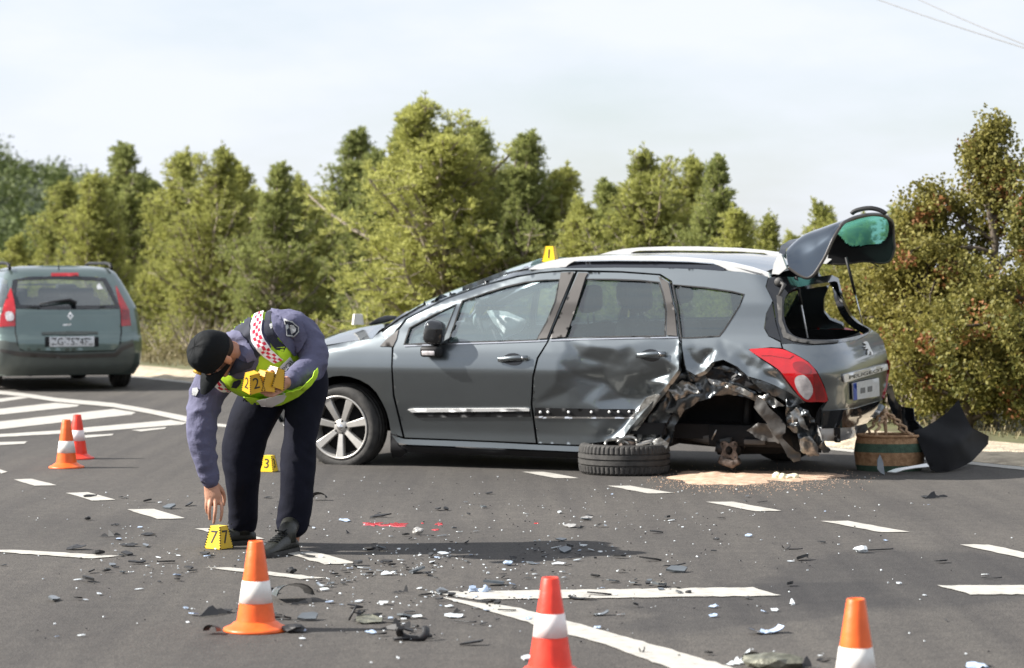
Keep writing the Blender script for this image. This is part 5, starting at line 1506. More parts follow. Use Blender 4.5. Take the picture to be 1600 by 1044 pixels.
for us in (-0.62, 0.60):
    mb = MB(); mb.smooth = True; mb.tube([(EH.uc + us, -0.42, 1.44), (EH.uc + us, -0.32, 1.495), (EH.uc + us, -0.1, 1.51), (EH.uc + us, 1.0, 1.515), (EH.uc + us, 1.4, 1.44)], [0.02, 0.024, 0.02, 0.02, 0.02], n=8); mb.build('roof_rail', M['black_plastic'], GC)
for (u_, v_) in ((0.0, 0.0), (2 * EH.uc, 0.0), (0.0, 2.69), (2 * EH.uc, 2.69)):
    mb = MB(); mb.smooth = True; tyre_mb(mb, Vector((u_, v_, 0.312)), 0.312, 0.20, axis=Vector((1, 0, 0)), n=32, rim=0.2); 
    mb.lathe([(0.2, .07), (0.05, .05), (0.001, .05)], 24, Matrix.Translation((u_, v_, 0.312)) @ Vector((1 if u_ > -0.5 else -1, 0, 0)).to_track_quat('Z', 'Y').to_matrix().to_4x4())
    mb.build('wheel', M['rubber'], GC)
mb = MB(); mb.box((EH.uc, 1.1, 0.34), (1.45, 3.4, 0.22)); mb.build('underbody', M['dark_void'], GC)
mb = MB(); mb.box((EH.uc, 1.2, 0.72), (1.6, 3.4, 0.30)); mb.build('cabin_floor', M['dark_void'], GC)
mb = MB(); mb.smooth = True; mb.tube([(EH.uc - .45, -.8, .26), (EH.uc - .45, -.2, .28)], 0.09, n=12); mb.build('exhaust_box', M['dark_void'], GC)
for q in (-0.40, 0.0, 0.42):
    mb = MB(); mb.smooth = True; mb.rbox((EH.uc + q, 0.45, 1.12), (0.27, 0.10, 0.18), 0.04); mb.rbox((EH.uc + q, 0.45, 0.88), (0.42, 0.14, 0.45), 0.05); mb.build('rear_seat', M['seat_cloth'], GC)
for q in (-0.38, 0.38):
    mb = MB(); mb.smooth = True; mb.rbox((EH.uc + q, 1.35, 1.16), (0.27, 0.10, 0.20), 0.04); mb.rbox((EH.uc + q, 1.35, 0.88), (0.46, 0.14, 0.5), 0.05); mb.build('front_seat', M['seat_cloth'], GC)
# ================================================================ police officer bending down
M['skin'] = mat('tanned_skin', (0.46, 0.22, 0.135), 0.5, var=0.12, scale=25, bump=0.15, bscale=160, c2=(0.54, 0.28, 0.18))
M['shirt'] = mat('violet_blue_shirt', (0.094, 0.094, 0.158), 0.85, var=0.10, scale=10, bump=0.6, bscale=20, bdist=0.02)
M['navy'] = mat('dark_navy_trousers', (0.0070, 0.0078, 0.015), 0.85, spec=0.15, var=0.25, scale=8, bump=0.3, bscale=20, bdist=0.012)
M['hivis'] = mat('yellow_green_hi_vis', (0.50, 0.78, 0.03), 0.7, var=0.07, scale=8, bump=0.3, bscale=22, bdist=0.012)
M['hivis_white'] = mat('reflective_white_tape', (0.82, 0.80, 0.82), 0.4, var=0.05)
M['hivis_red'] = mat('red_check_tape', (0.62, 0.015, 0.06), 0.5, var=0.05)
M['vest_navy'] = mat('navy_vest_panel', (0.014, 0.017, 0.032), 0.8, var=0.2, bump=0.3, bscale=24, bdist=0.01)
M['cap_black'] = mat('black_cap_cloth', (0.006, 0.0075, 0.009), 0.8, spec=0.2, var=0.3, scale=12, bump=0.3, bscale=50)
M['boot'] = mat('black_boot_leather', (0.016, 0.017, 0.014), 0.42, var=0.3, scale=14, bump=0.25, bscale=60)
M['gold'] = mat('gold_badge', (0.60, 0.36, 0.06), 0.35, metal=0.5, var=0.3, scale=60)
M['grey_thread'] = mat('grey_embroidery', (0.35, 0.36, 0.36), 0.8, var=0.3, scale=60)
M['hair'] = mat('short_dark_hair', (0.030, 0.020, 0.014), 0.8, var=0.3)

def remeshed(parts, voxel, smooth_it=3, wrinkle=None):
    """union of closed tubes as one continuous surface"""
    me = bpy.data.meshes.new('tmp'); me.from_pydata([tuple(p) for p in parts.v], [], parts.f); me.update()
    o = bpy.data.objects.new('tmp', me); col.objects.link(o)
    m_ = o.modifiers.new('r', 'REMESH'); m_.mode = 'VOXEL'; m_.voxel_size = voxel
    s_ = o.modifiers.new('s', 'SMOOTH'); s_.factor = 0.6; s_.iterations = smooth_it
    dg = bpy.context.evaluated_depsgraph_get(); out = bpy.data.meshes.new_from_object(o.evaluated_get(dg))
    bpy.data.objects.remove(o); bpy.data.meshes.remove(me)
    if wrinkle:
        nrm = [v.normal.copy() for v in out.vertices]
        for v, n in zip(out.vertices, nrm): v.co += n * wrinkle(v.co)
    out.polygons.foreach_set('use_smooth', [True] * len(out.polygons)); out.update()
    return out
def bvh_of(me): return BVHTree.FromPolygons([v.co.copy() for v in me.vertices], [list(p.vertices) for p in me.polygons])
def chain(mb, pts, n=16, flat=1.0, up=None):
    """pts: (px, py, depth, radius in m or (ra, rb))"""
    P = [tuple(at(p[0], p[1], p[2])) + (tuple(p[3]) if hasattr(p[3], '__len__') else (p[3], p[3] * flat)) for p in pts]
    P = smooth_poly(P, 4, closed=False)
    # rounded ends
    def cap(a, b):
        d = (Vector(a[:3]) - Vector(b[:3])).normalized(); r = (a[3] + a[4]) / 2; out = []
        for t in (0.35, 0.7, 0.93): out.append(tuple(Vector(a[:3]) + d * r * t) + (a[3] * math.sqrt(1 - t * t), a[4] * math.sqrt(1 - t * t)))
        return out
    P = cap(P[0], P[1])[::-1] + P + cap(P[-1], P[-2])
    mb.tube([p[:3] for p in P], [(p[3], p[4]) for p in P], n=n, up=up)
PR = empty('person', at(425, 856, 11.9) * 1.0, 0, 'police officer in violet shirt and yellow vest bending down to reach for a marker', 'person')
PR.location.z = 0
def pob(name, me, mats, parent=None):
    """link a world-space mesh below the person"""
    pr = parent or PR
    me.transform(Matrix.Translation(-PR.location))
    if len(me.materials) == 0:
        for m_ in (mats if isinstance(mats, (list, tuple)) else [mats]): me.materials.append(m_)
    return link(name, me, pr)
def mb_mesh(mb, smooth=True):
    me = bpy.data.meshes.new('m'); me.from_pydata([tuple(p) for p in mb.v], [], mb.f)
    me.polygons.foreach_set('material_index', mb.m); me.polygons.foreach_set('use_smooth', [smooth] * len(mb.f)); me.update(); return me

SL, SR_ = at(444, 512, 11.52), at(336, 590, 11.62)
SA = (SR_ - SL).normalized()
ST = [((470, 578, 11.93), .165, .135), ((450, 568, 11.84), .160, .130), ((426, 560, 11.73), .180, .142), ((406, 552, 11.62), .212, .150), ((390, 550, 11.54), .210, .125), ((374, 553, 11.47), .105, .085)]
def torso_rows(grow_=0.0, sel=range(6), sag=0.0, n=28):
    rows = []; C = [at(*s[0]) for s in ST]
    P = smooth_poly([tuple(C[i]) + (ST[i][1], ST[i][2]) for i in sel], 5, False)
    for i, p in enumerate(P):
        c = Vector(p[:3]); a = Vector(P[min(i + 1, len(P) - 1)][:3]) - Vector(P[max(i - 1, 0)][:3]); a.normalize()
        ac = (SA - a * SA.dot(a)).normalized(); nn = a.cross(ac).normalized()
        rows.append([c + ac * ((p[3] + grow_) * math.cos(2 * math.pi * k / n)) + nn * ((p[4] + grow_) * math.sin(2 * math.pi * k / n)) for k in range(n)])
    return rows
def torso_mb(mb, grow_=0.0, sel=range(6)):
    rows = torso_rows(grow_, sel); n = len(rows[0]); b = mb.grid(rows, closed=True)
    mb.f.append([b + k for k in range(n)][::-1]); mb.m.append(0); mb.sm.append(True)
    e = b + (len(rows) - 1) * n; mb.f.append([e + k for k in range(n)]); mb.m.append(0); mb.sm.append(True)

# ---- the body: head, neck, arms with hands, trunk, legs as one surface
HC = at(335, 553, 11.40)
HU = Vector((-0.66, -0.70, 0.26)).normalized(); HF = Vector((-0.42, 0.02, -0.90)); HF = (HF - HU * HF.dot(HU)).normalized(); HR = HF.cross(HU)
HM = Matrix((HR, HF, HU)).transposed()
def hp(x, y, z): return HC + HM @ Vector((x, y, z))
body = MB()
body.ell(HC + HU * 0.015, (0.074, 0.094, 0.100), HM, 24, 16)
body.ell(hp(0, 0.030, -0.055), (0.056, 0.062, 0.062), HM, 18, 12)           # jaw
body.ell(hp(0, 0.070, -0.095), (0.030, 0.024, 0.024), HM, 12, 8)            # chin
body.ell(hp(0, 0.095, -0.030), (0.014, 0.024, 0.022), HM, 12, 8)            # nose
body.ell(hp(0, 0.088, 0.010), (0.050, 0.016, 0.012), HM, 12, 8)             # brow
for sx in (-1, 1): 
    body.ell(hp(sx * 0.046, 0.068, -0.030), (0.022, 0.022, 0.022), HM, 12, 8)    # cheek
body.ell(hp(0, 0.090, -0.066), (0.024, 0.012, 0.008), HM, 12, 8)            # lips
for sx in (-1, 1):
    body.ell(hp(sx * 0.078, -0.004, -0.022), (0.010, 0.020, 0.032), HM, 12, 8)  # ears
nk = at(372, 556, 11.47)
body.tube([hp(0, -0.015, -0.03), hp(0, -0.03, -0.09), nk, at(385, 555, 11.55)], [0.058, 0.057, 0.066, 0.08], n=16)
torso_mb(body, -0.03)
chain(body, [(452, 572, 11.9, .08), (425, 600, 11.92, .07), (395, 660, 11.9, .06), (380, 715, 11.9, .045), (378, 775, 11.98, .045), (378, 832, 12.02, .038)])
chain(body, [(466, 575, 11.92, .075), (476, 620, 11.89, .055), (469, 680, 11.83, .050), (464, 739, 11.78, .052), (460, 790, 11.78, .045), (456, 842, 11.80, .038)])
chain(body, [(448, 516, 11.56, .060), (476, 540, 11.56, .048), (490, 566, 11.52, .040), (470, 584, 11.42, .036), (447, 598, 11.33, .028)])
chain(body, [(345, 582, 11.64, .060), (322, 625, 11.60, .048), (312, 682, 11.57, .038), (321, 722, 11.58, .031), (328, 752, 11.60, (.030, .022))], up=(0, -1, 0))
# right hand (hanging, fingers spread)
def fchain(mb, pts, n=10): chain(mb, pts, n=n)
body.mi = 0
chain(body, [(328, 748, 11.60, (.020, .029)), (330, 762, 11.60, (.016, .036)), (333, 776, 11.595, (.015, .042)), (334, 783, 11.595, (.011, .040))], n=16, up=(0, -1, 0))
fchain(body, [(323.5, 776, 11.60, .0100), (322.5, 787, 11.59, .0088), (322.5, 795, 11.59, .0080), (324, 802, 11.60, .0066)])
fchain(body, [(329.5, 780, 11.59, .0105), (327.5, 792, 11.575, .0092), (327, 802, 11.575, .0084), (328, 811.5, 11.585, .0070)])
fchain(body, [(336.5, 781, 11.59, .0108), (336.5, 795, 11.570, .0095), (335.5, 806, 11.57, .0086), (334, 817.5, 11.585, .0070)])
fchain(body, [(343.0, 778, 11.60, .0105), (346.5, 791, 11.585, .0092), (346.5, 802, 11.58, .0084), (344.5, 813.5, 11.59, .0070)])
fchain(body, [(338, 757, 11.605, .0130), (347, 767, 11.625, .0115), (350.5, 779, 11.64, .0095), (349.5, 789, 11.64, .0075)])
# left hand (holding the stack of markers)
chain(body, [(449, 597, 11.335, (.020, .026)), (441, 600, 11.31, (.017, .034)), (432, 604, 11.285, (.015, .040))], n=16, up=(0, -1, 0))
for k, (a, b, c) in enumerate((((433, 596), (420, 600), (410, 604)), ((433, 602), (419, 607), (408, 609.5)), ((433, 608), (420, 613), (409, 613.5)), ((435, 613), (425, 618), (415, 617)))):
    fchain(body, [(a[0], a[1], 11.285, .0105), (b[0], b[1], 11.235 + .004 * k, .0092), (c[0], c[1], 11.225 + .004 * k, .0078)])
fchain(body, [(442, 592, 11.31, .0130), (433, 584, 11.27, .0112), (424, 580, 11.245, .0088)])
bm_me = remeshed(body, 0.0038, 2)
pob('body', bm_me, M['skin'])
# eyes and mouth (mostly hidden below the cap brim)
for sx in (-1, 1):
    mb = MB(); mb.ell(hp(sx * 0.030, 0.082, -0.010), (0.011, 0.008, 0.009), HM, 10, 8); pob('eye', mb_mesh(mb), M['plate_white'])
    mb = MB(); mb.tube([hp(sx * 0.014, 0.098, 0.008), hp(sx * 0.030, 0.097, 0.011), hp(sx * 0.044, 0.088, 0.007)], [0.0015, 0.002, 0.001], n=6); pob('eyebrow', mb_mesh(mb), M['hair'])
mb = MB(); mb.ell(hp(0, -0.040, 0.004), (0.0765, 0.070, 0.080), HM, 20, 14); pob('hair', mb_mesh(mb), M['hair'])

# ---- cap
mb = MB(); rows = []
for i in range(11):
    a = math.pi / 2 * i / 10; zz = math.sin(a) ** 0.8 * 0.098; rr = max(0.0, math.cos(a)) ** 0.55
    rows.append([hp(0.090 * rr * math.cos(2 * math.pi * k / 40), -0.004 + 0.108 * rr * math.sin(2 * math.pi * k / 40), 0.000 + zz * 1.30 + 0.010 * math.sin(2 * math.pi * k / 40) * math.cos(a)) +
                 HU * 0.005 * noise.noise(Vector((i * .5, k * .4, 1))) for k in range(40)])
mb.grid(rows, closed=True); cap = pob('cap', mb_mesh(mb), M['cap_black'])
mb = MB(); rows = []
for i in range(9):
    t = i / 8
    rows.append([])
    for k in range(17):
        s_ = -1 + 2 * k / 16; half = 0.088; L_ = 0.105 * (1 - abs(s_) ** 2.4)
        y0 = -0.004 + 0.106 * math.sqrt(max(0, 1 - (s_ * half / 0.090) ** 2))
        rows[-1].append(hp(s_ * half * (1 - 0.12 * t), y0 + L_ * t - 0.004, 0.004 - 0.020 * (s_ * s_) * 1.2 - 0.030 * t * t))
vs = [p for r in rows for p in r]; b_ = mb.grid(rows); mb.grid([[p - HU * 0.004 for p in r] for r in rows], flip=True)
pob('cap_brim', mb_mesh(mb), M['cap_black'])
mb = MB(); mb.ell(hp(0, 0.106, 0.050), (0.024, 0.010, 0.019), HM, 16, 8); 
for k in range(10): mb.ell(hp(0.019 * math.cos(k * .628), 0.110, 0.050 + 0.015 * math.sin(k * .628)), (0.005, 0.006, 0.005), HM, 6, 5)
pob('cap_badge', mb_mesh(mb), M['gold'])

# ---- trousers, shirt
def fold(freq, amp, seed, ridge=True, vert=1.0):
    def f(p):
        q = Vector((p.x * freq, p.y * freq, p.z * freq * vert)) + Vector((seed, seed, 0))
        n = noise.noise(q) ; m_ = noise.noise(q * 2.1)
        return amp * ((1 - 2.4 * abs(n)) if ridge else n) * 0.5 + amp * 0.35 * m_
    return f
tr = MB()
chain(tr, [(455, 572, 11.92, .115), (430, 592, 11.93, .120), (407, 630, 11.92, .118), (389, 668, 11.90, .108), (381, 700, 11.90, .100), (379, 746, 11.93, .083), (380, 794, 11.99, .073), (379, 816, 12.02, .070)], n=22)
chain(tr, [(470, 570, 11.92, .12), (478, 600, 11.90, .108), (474, 640, 11.86, .094), (469, 680, 11.82, .078), (466, 706, 11.80, .080), (464.5, 739, 11.78, .079), (463, 772, 11.78, .077), (459, 800, 11.79, .078), (456.5, 816, 11.80, .077)], n=22)
tr.ell(at(474, 566, 11.98), (0.118, 0.13, 0.145), None, 24, 16)
tr.ell(at(452, 590, 11.90), (0.13, 0.13, 0.085), None, 24, 16)
f1 = fold(6, 0.007, 3, True, 0.55); f2 = fold(3.0, 0.012, 8, False, 0.5)
tm = remeshed(tr, 0.0095, 3, lambda p: f1(p) + f2(p) + (0.010 * (0.5 - abs(noise.noise(Vector((p.x * 5, p.y * 5, p.z * 17 + p.x * 14))))) * max(0, 1 - abs(p.z - 0.42) / 0.2)) + (0.012 * (0.4 - abs(noise.noise(Vector((p.x * 6, p.y * 6, p.z * 20 - p.x * 10))))) * max(0, 1 - (p.z - 0.10) / 0.14)))
pob('trousers', tm, M['navy'])
mb = MB(); mb.grid(torso_rows(0.004, range(0, 2))[2:5], closed=True); pob('belt', mb_mesh(mb), M['cap_black'])
sh = MB()
torso_mb(sh, 0.0)
chain(sh, [(432, 516, 11.58, .095), (455, 515, 11.555, .092), (476, 528, 11.56, .083), (488, 548, 11.54, .072), (488, 570, 11.50, .064), (470, 584, 11.42, .056), (454, 594, 11.355, .044)], n=20)
chain(sh, [(372, 560, 11.62, .10), (345, 585, 11.64, .095), (325, 612, 11.61, .083), (317, 645, 11.59, .076), (316, 680, 11.575, .068), (320, 710, 11.58, .059), (326, 736, 11.59, .046), (328, 748, 11.60, .043)], n=20)
sh.tube([nk + HU * 0.02, nk - HU * 0.05], [0.080, 0.10], n=18)                         # collar
f3 = fold(10, 0.014, 12, True, 1.3); f4 = fold(4, 0.012, 5, False)
sm = remeshed(sh, 0.0075, 2, lambda p: f3(p) + f4(p))
pob('shirt', sm, M['shirt'])
sbv = bvh_of(sm) if False else None
mb = MB(); mb.tube([at(326.5, 738, 11.592), at(328.3, 751, 11.60)], [0.049, 0.046], n=24); pob('shirt_cuff', mb_mesh(mb), M['shirt'])
mb = MB(); mb.tube([at(459, 591, 11.37), at(450, 596, 11.34)], [0.047, 0.044], n=24); pob('shirt_cuff', mb_mesh(mb), M['shirt'])
# collar points
for poly in ([(350, 530), (362, 522), (378, 528), (384, 560), (398, 565), (388, 572), (372, 574), (366, 552), (356, 538)],):
    pass

# ---- high visibility vest: a loose shell over the trunk
vr = torso_rows(0.020, range(0, 5), n=48)
mb = MB(); n = 48
rows = []
for i, r in enumerate(vr):
    t = i / (len(vr) - 1); rr = []
    cen = sum(r, Vector()) / n
    for k, p in enumerate(r):
        g = 0.018 * (1 - t) + 0.008 * noise.noise(p * 9)
        q = p + (p - cen).normalized() * g
        dn = max(0, -(p - cen).normalized().z)
        q.z -= 0.020 * dn * (1 - abs(t - .5))
        rr.append(q)
    rows.append(rr)
mb.grid(rows[6:], closed=True)
# bridge over the shoulders
last = rows[-1]; cen = sum(last, Vector()) / n
mb.grid([last, [cen.lerp(p, 0.80) + (at(374, 553, 11.47) - cen).normalized() * 0.05 for p in last], [cen.lerp(p, 0.58) + (at(374, 553, 11.47) - cen).normalized() * 0.07 for p in last]], closed=True)
vm = mb_mesh(mb); 
allv = [v.co.copy() for v in vm.vertices] + [v.co + Vector(PR.location) for v in sm.vertices]
off = len(vm.vertices)
allf = [list(p.vertices) for p in vm.polygons] + [[i + off for i in p.vertices] for p in sm.polygons]
PB = BVHTree.FromPolygons(allv, allf)
VB = BVHTree.FromPolygons([v.co.copy() for v in vm.vertices], [list(p.vertices) for p in vm.polygons])
vest = pob('vest', vm, M['hivis'])
class PersonCast:
    def __init__(s, bvh, depth): s.b = bvh; s.depth = depth
    def cast(s, px, py, off=0.0):
        d = ray(px, py).normalized(); h, nn, i, ds = s.b.ray_cast(CAMP, d)
        if h is None:
            best = None; t = s.depth - .5
            while t < s.depth + .6:
                q = CAMP + d * t; p, n_, i, dd = s.b.find_nearest(q)
                if best is None or dd < best[0]: best = (dd, p, n_)
                t += .02
            h, nn = best[1], best[2]
        if nn.dot(d) > 0: nn = -nn
        return h + nn * off - d * off * 0.5
PC = PersonCast(PB, 11.6); VCst = PersonCast(VB, 11.6)
def pp(name, poly, m, step=3, off=0.006, thick=0.003, c=None, parent=None, holes=()):
    V, T = region(poly, holes, step); P = [(c or PC).cast(x, y, off) for x, y in V]
    vs, fs = sheet(P, T, thick, toward=CAMP); mb = MB(); mb.add(vs, fs)
    o = pob(name, mb_mesh(mb), m); return o
# navy yoke panel beside the band and along the collar
pp('vest_panel', [(352, 507), (372, 497), (395, 491), (391, 510), (392, 526), (398, 542), (407, 553), (398, 560), (389, 548), (378, 530), (362, 519), (347, 520)], M['vest_navy'])
pp('vest_panel', [(416, 484), (424, 487), (423, 505), (427, 520), (436, 533), (447, 541), (443, 549), (430, 546), (420, 533), (413, 520), (413, 506)], M['vest_navy'])
pp('vest_panel', [(338, 515), (352, 500), (372, 489), (398, 481), (414, 478), (412, 483), (395, 490), (372, 496), (352, 507), (346, 517)], M['hivis'], off=0.008)
pp('shirt_yoke', [(425, 484), (450, 489), (472, 503), (480, 528), (470, 548), (458, 556), (449, 545), (437, 531), (428, 518), (424, 503)], M['shirt'], off=0.010)
# shirt shoulder flap over the vest, yellow piece under the arm
pp('vest_panel', [(430, 543), (447, 541), (456, 546), (452, 560), (444, 568), (436, 558)], M['hivis'])
# chequered band: three rows of squares following the shoulder
bandL = [(402, 486), (396, 500), (392.5, 514), (392.5, 527), (397.5, 540), (405, 551), (416, 560), (427, 567)]
bandR = [(414.5, 481), (411.5, 494), (409.5, 508), (409.5, 521), (414, 532), (421.5, 543), (431, 553), (441, 561)]
def checker(bL, bR, ncol, nrow, name):
    L_ = smooth_poly(bL, 6, False); R_ = smooth_poly(bR, 6, False)
    def arc(P):
        s_ = [0]; 
        for a, b in zip(P, P[1:]): s_.append(s_[-1] + math.hypot(a[0] - b[0], a[1] - b[1]))
        return s_
    aL, aR = arc(L_), arc(R_)
    def pt(P, A, t):
        q = t * A[-1]
        for i in range(len(A) - 1):
            if q <= A[i + 1] + 1e-9:
                f = (q - A[i]) / max(1e-9, A[i + 1] - A[i]); return (P[i][0] + (P[i + 1][0] - P[i][0]) * f, P[i][1] + (P[i + 1][1] - P[i][1]) * f)
        return P[-1]
    mb = MB(); ns = nrow * 3; nc = (ncol + 1) * 3
    grid = [[PC.cast(pt(L_, aL, i / ns)[0] + (pt(R_, aR, i / ns)[0] - pt(L_, aL, i / ns)[0]) * j / nc, pt(L_, aL, i / ns)[1] + (pt(R_, aR, i / ns)[1] - pt(L_, aL, i / ns)[1]) * j / nc, 0.010) for j in range(nc + 1)] for i in range(ns + 1)]
    b0 = len(mb.v); mb.v += [p for r in grid for p in r]
    for i in range(ns):
        for j in range(nc):
            jj = j / nc * (ncol + 1); edge = jj < 0.5 or jj >= ncol + .5
            red = (not edge) and (int(jj - .5) + i // 3) % 2 == 0
            mb.f.append([b0 + i * (nc + 1) + j, b0 + (i + 1) * (nc + 1) + j, b0 + (i + 1) * (nc + 1) + j + 1, b0 + i * (nc + 1) + j + 1]); mb.m.append(1 if red else 0); mb.sm.append(True)
    return pob(name, mb_mesh(mb), [M['hivis_white'], M['hivis_red']])
checker(bandL, bandR, 3, 17, 'chequered_band')
checker([(330, 596), (336, 606), (346, 612), (356, 613)], [(341, 591), (346, 600), (353, 606), (362, 608)], 2, 5, 'chequered_band')
# lettering POLICIJA on the chest
def ptxt(txt, x0, y0, x1, y1, h, m, off=0.009, rev=1):
    Vt, Ft = text_mesh(txt, 1.0); a = min(p.x for p in Vt); b = max(p.x for p in Vt); L_ = math.hypot(x1 - x0, y1 - y0); ux, uy = (x1 - x0) / L_, (y1 - y0) / L_
    P = [PC.cast(x0 + ux * (p.x - a) / (b - a) * L_ + uy * p.y * h * -1 * -1, y0 + uy * (p.x - a) / (b - a) * L_ - ux * p.y * h, off) for p in Vt]
    mb = MB(); mb.add(P, Ft); return pob('lettering', mb_mesh(mb, False), m)
pp('name_patch', [(436, 573), (452, 557), (458, 566), (446, 583)], M['hivis_white'], off=0.007)
ptxt('POL', 441, 577, 456, 561, 9, M['vest_navy'], 0.012)
pp('name_patch', [(362, 604), (366, 596), (376, 592), (378, 596), (370, 605)], M['vest_navy'], off=0.008)
# shield patches on the sleeves
sh1 = [(446, 502), (456, 503), (466, 512), (466.5, 519), (459, 525), (447, 525)]
pp('sleeve_badge', sh1, M['vest_navy'], off=0.016); pp('sleeve_badge_crest', [(453, 507), (459, 508), (463, 514), (462, 519), (457, 522), (452, 519)], M['grey_thread'], 2, 0.019)
pp('sleeve_badge_rim', grow(sh1, 1.0), M['grey_thread'], 2, 0.018, 0.001, holes=[grow(sh1, -0.7)])
pp('shoulder_flash', [(421, 508), (430, 504), (431, 509), (423, 515)], M['grey_thread'], 2, 0.006)
pp('sleeve_badge', [(302, 607), (309, 606), (311, 611), (307, 619), (301, 617)], M['grey_thread'], 2, 0.006)
# vest hem tape and loose front flap
pp('vest_hem', [(381, 612), (405, 616), (440, 612), (462, 603), (480, 587), (490, 577), (491, 583), (482, 595), (462, 612), (438, 624), (412, 628), (392, 622)], M['hivis'], off=0.030)
pp('vest_hem_tape', [(400, 617), (425, 610), (445, 606), (440, 617), (425, 625), (408, 624)], M['hivis_white'], off=0.036)
pp('vest_lining', [(381, 618), (392, 622), (405, 627), (415, 640), (405, 646), (392, 644), (384, 634)], M['vest_navy'], off=0.02)
# shirt collar
pp('collar', [(346, 521), (358, 517), (374, 520), (386, 530), (393, 548), (399, 562), (386, 566), (379, 552), (370, 536), (357, 527)], M['shirt'], off=0.012, thick=0.006)
pp('collar', [(372, 560), (384, 566), (396, 564), (392, 573), (380, 578), (368, 582), (360, 585), (366, 572)], M['vest_navy'], off=0.010, thick=0.005)

# ---- boots
def boot(heel, toe, ankle, name='boot'):
    H_, T_, A_ = G(*heel), G(*toe), Vector(ankle)
    d = (T_ - H_); L_ = d.length; d.normalize(); sd = Vector((-d.y, d.x, 0))
    mb = MB()
    rows = []
    prof = [(-0.02, .030, .060), (0.02, .036, .085), (0.08, .036, .092), (0.14, .040, .078), (0.20, .045, .058), (0.25, .042, .046), (0.285, .030, .036), (0.30, .012, .024)]
    P = smooth_poly(prof, 3, False)
    for x, w, h in P:
        c = H_ + d * x * (L_ / 0.28); r = []
        for k in range(20):
            a = 2 * math.pi * k / 20; yy = w * math.copysign(abs(math.cos(a)) ** .8, math.cos(a)); zz = max(0.018, h * (0.5 + 0.5 * math.sin(a)) if math.sin(a) > -.2 else 0.018)
            r.append(c + sd * yy + Vector((0, 0, zz)))
        rows.append(r)
    b0 = mb.grid(rows, closed=True); mb.f.append([b0 + k for k in range(20)]); mb.m.append(0); mb.sm.append(True)
    e = b0 + (len(rows) - 1) * 20; mb.f.append([e + k for k in range(20)][::-1]); mb.m.append(0); mb.sm.append(True)
    mb.tube([H_ + d * 0.045 + Vector((0, 0, 0.05)), H_ + d * 0.045 + Vector((0, 0, 0.10)), A_], [0.044, 0.043, 0.047], n=18)
    o = pob(name, mb_mesh(mb), M['boot'])
    mb = MB(); rows = []
    for x, w, h in P:
        c = H_ + d * x * (L_ / 0.28); rows.append([c + sd * (w + .004) + Vector((0, 0, .001)), c + sd * (w + .004) + Vector((0, 0, .022)), c - sd * (w + .004) + Vector((0, 0, .022)), c - sd * (w + .004) + Vector((0, 0, .001))])
    b0 = mb.grid(rows, closed=True); mb.f += [[b0, b0 + 1, b0 + 2, b0 + 3], [b0 + 4 * (len(rows) - 1) + k for k in (3, 2, 1, 0)]]; mb.m += [0, 0]; mb.sm += [False, False]
    pob('boot_sole', mb_mesh(mb, False), M['rubber'])
    mb = MB()
    for k in range(5):
        c = H_ + d * (0.085 + 0.022 * k) * (L_ / .28) + Vector((0, 0, 0.094 - 0.007 * k)); mb.tube([c - sd * .028, c + Vector((0, 0, .006)), c + sd * .028], .0035, n=5)
    c = H_ + d * .08 + Vector((0, 0, .105)); mb.tube([c, c + d * .02 + sd * .03 + Vector((0, 0, .012)), c + d * .03 + sd * .01, c], .003, n=5); mb.tube([c, c + d * .03 - sd * .03 + Vector((0, 0, .008)), c + d * .035 - sd * .02], .003, n=5)
    pob('boot_lace', mb_mesh(mb), M['cap_black'])
boot((393, 850), (326, 853), at(380, 812, 12.02))
boot((456, 862), (408, 872), at(457, 812, 11.80))

# ---- the stack of markers in his left hand
def held(px, py, y, num, label, rx, ry, rz, sc=0.9):
    root = empty('evidence_marker', at(px, py, y), 0, label, 'evidence marker', 'yellow evidence markers')
    root.rotation_euler = (rx, ry, rz); root.scale = (sc,) * 3
    marker_parts(root, num, colour='marker_shaded', sides=(0, 3) if num == '2' else (0,))
    return root
held(396, 611, 11.20, '2', 'yellow marker with number 2, front one of the stack held in the officer hand', rad(14), rad(-12), rad(34), 0.80)
held(411, 610, 11.235, '', 'middle yellow marker of the stack held against the officer vest', rad(10), rad(6), rad(46), 0.82)
held(424, 605, 11.27, '', 'rear yellow marker of the held stack, touching the thumb', rad(10), rad(16), rad(54), 0.84)
# ================================================================ things lying round the crash
M['glass_chip'] = mat('pale_broken_glass', (0.62, 0.66, 0.68), 0.15, coat=0.5, var=0.2, scale=30)
M['blue_chip'] = mat('pale_blue_lamp_glass', (0.40, 0.50, 0.66), 0.12, coat=0.8, var=0.2, scale=30)
M['grey_chip'] = mat('grey_painted_fragment', (0.12, 0.135, 0.145), 0.35, metal=0.5, coat=0.6, var=0.2, scale=15)
M['black_chip'] = mat('black_plastic_fragment', (0.016, 0.016, 0.017), 0.55, var=0.3, scale=20)
M['module_grey'] = mat('dirty_grey_module', (0.13, 0.13, 0.10), 0.5, metal=0.3, var=0.5, scale=25, bump=0.4, bscale=60)
M['absorbent'] = mat('pinkish_absorbent_granules', (0.50, 0.32, 0.21), 0.95, var=0.3, scale=14, bump=0.8, bscale=120, c2=(0.62, 0.45, 0.33), detail=8)
M['foam'] = mat('yellowish_foam', (0.74, 0.70, 0.50), 0.9, var=0.1, bump=0.3, bscale=60)
M['red_fluid'] = mat('red_fluid', (0.50, 0.008, 0.012), 0.25, var=0.2, coat=0.5)
M['wicker'] = mat('brown_wicker', (0.30, 0.16, 0.075), 0.8, var=0.3, scale=30, bump=0.6, bscale=110, c2=(0.42, 0.25, 0.13))
M['wicker_green'] = mat('green_wicker', (0.045, 0.085, 0.055), 0.8, var=0.3, scale=30, bump=0.6, bscale=110)
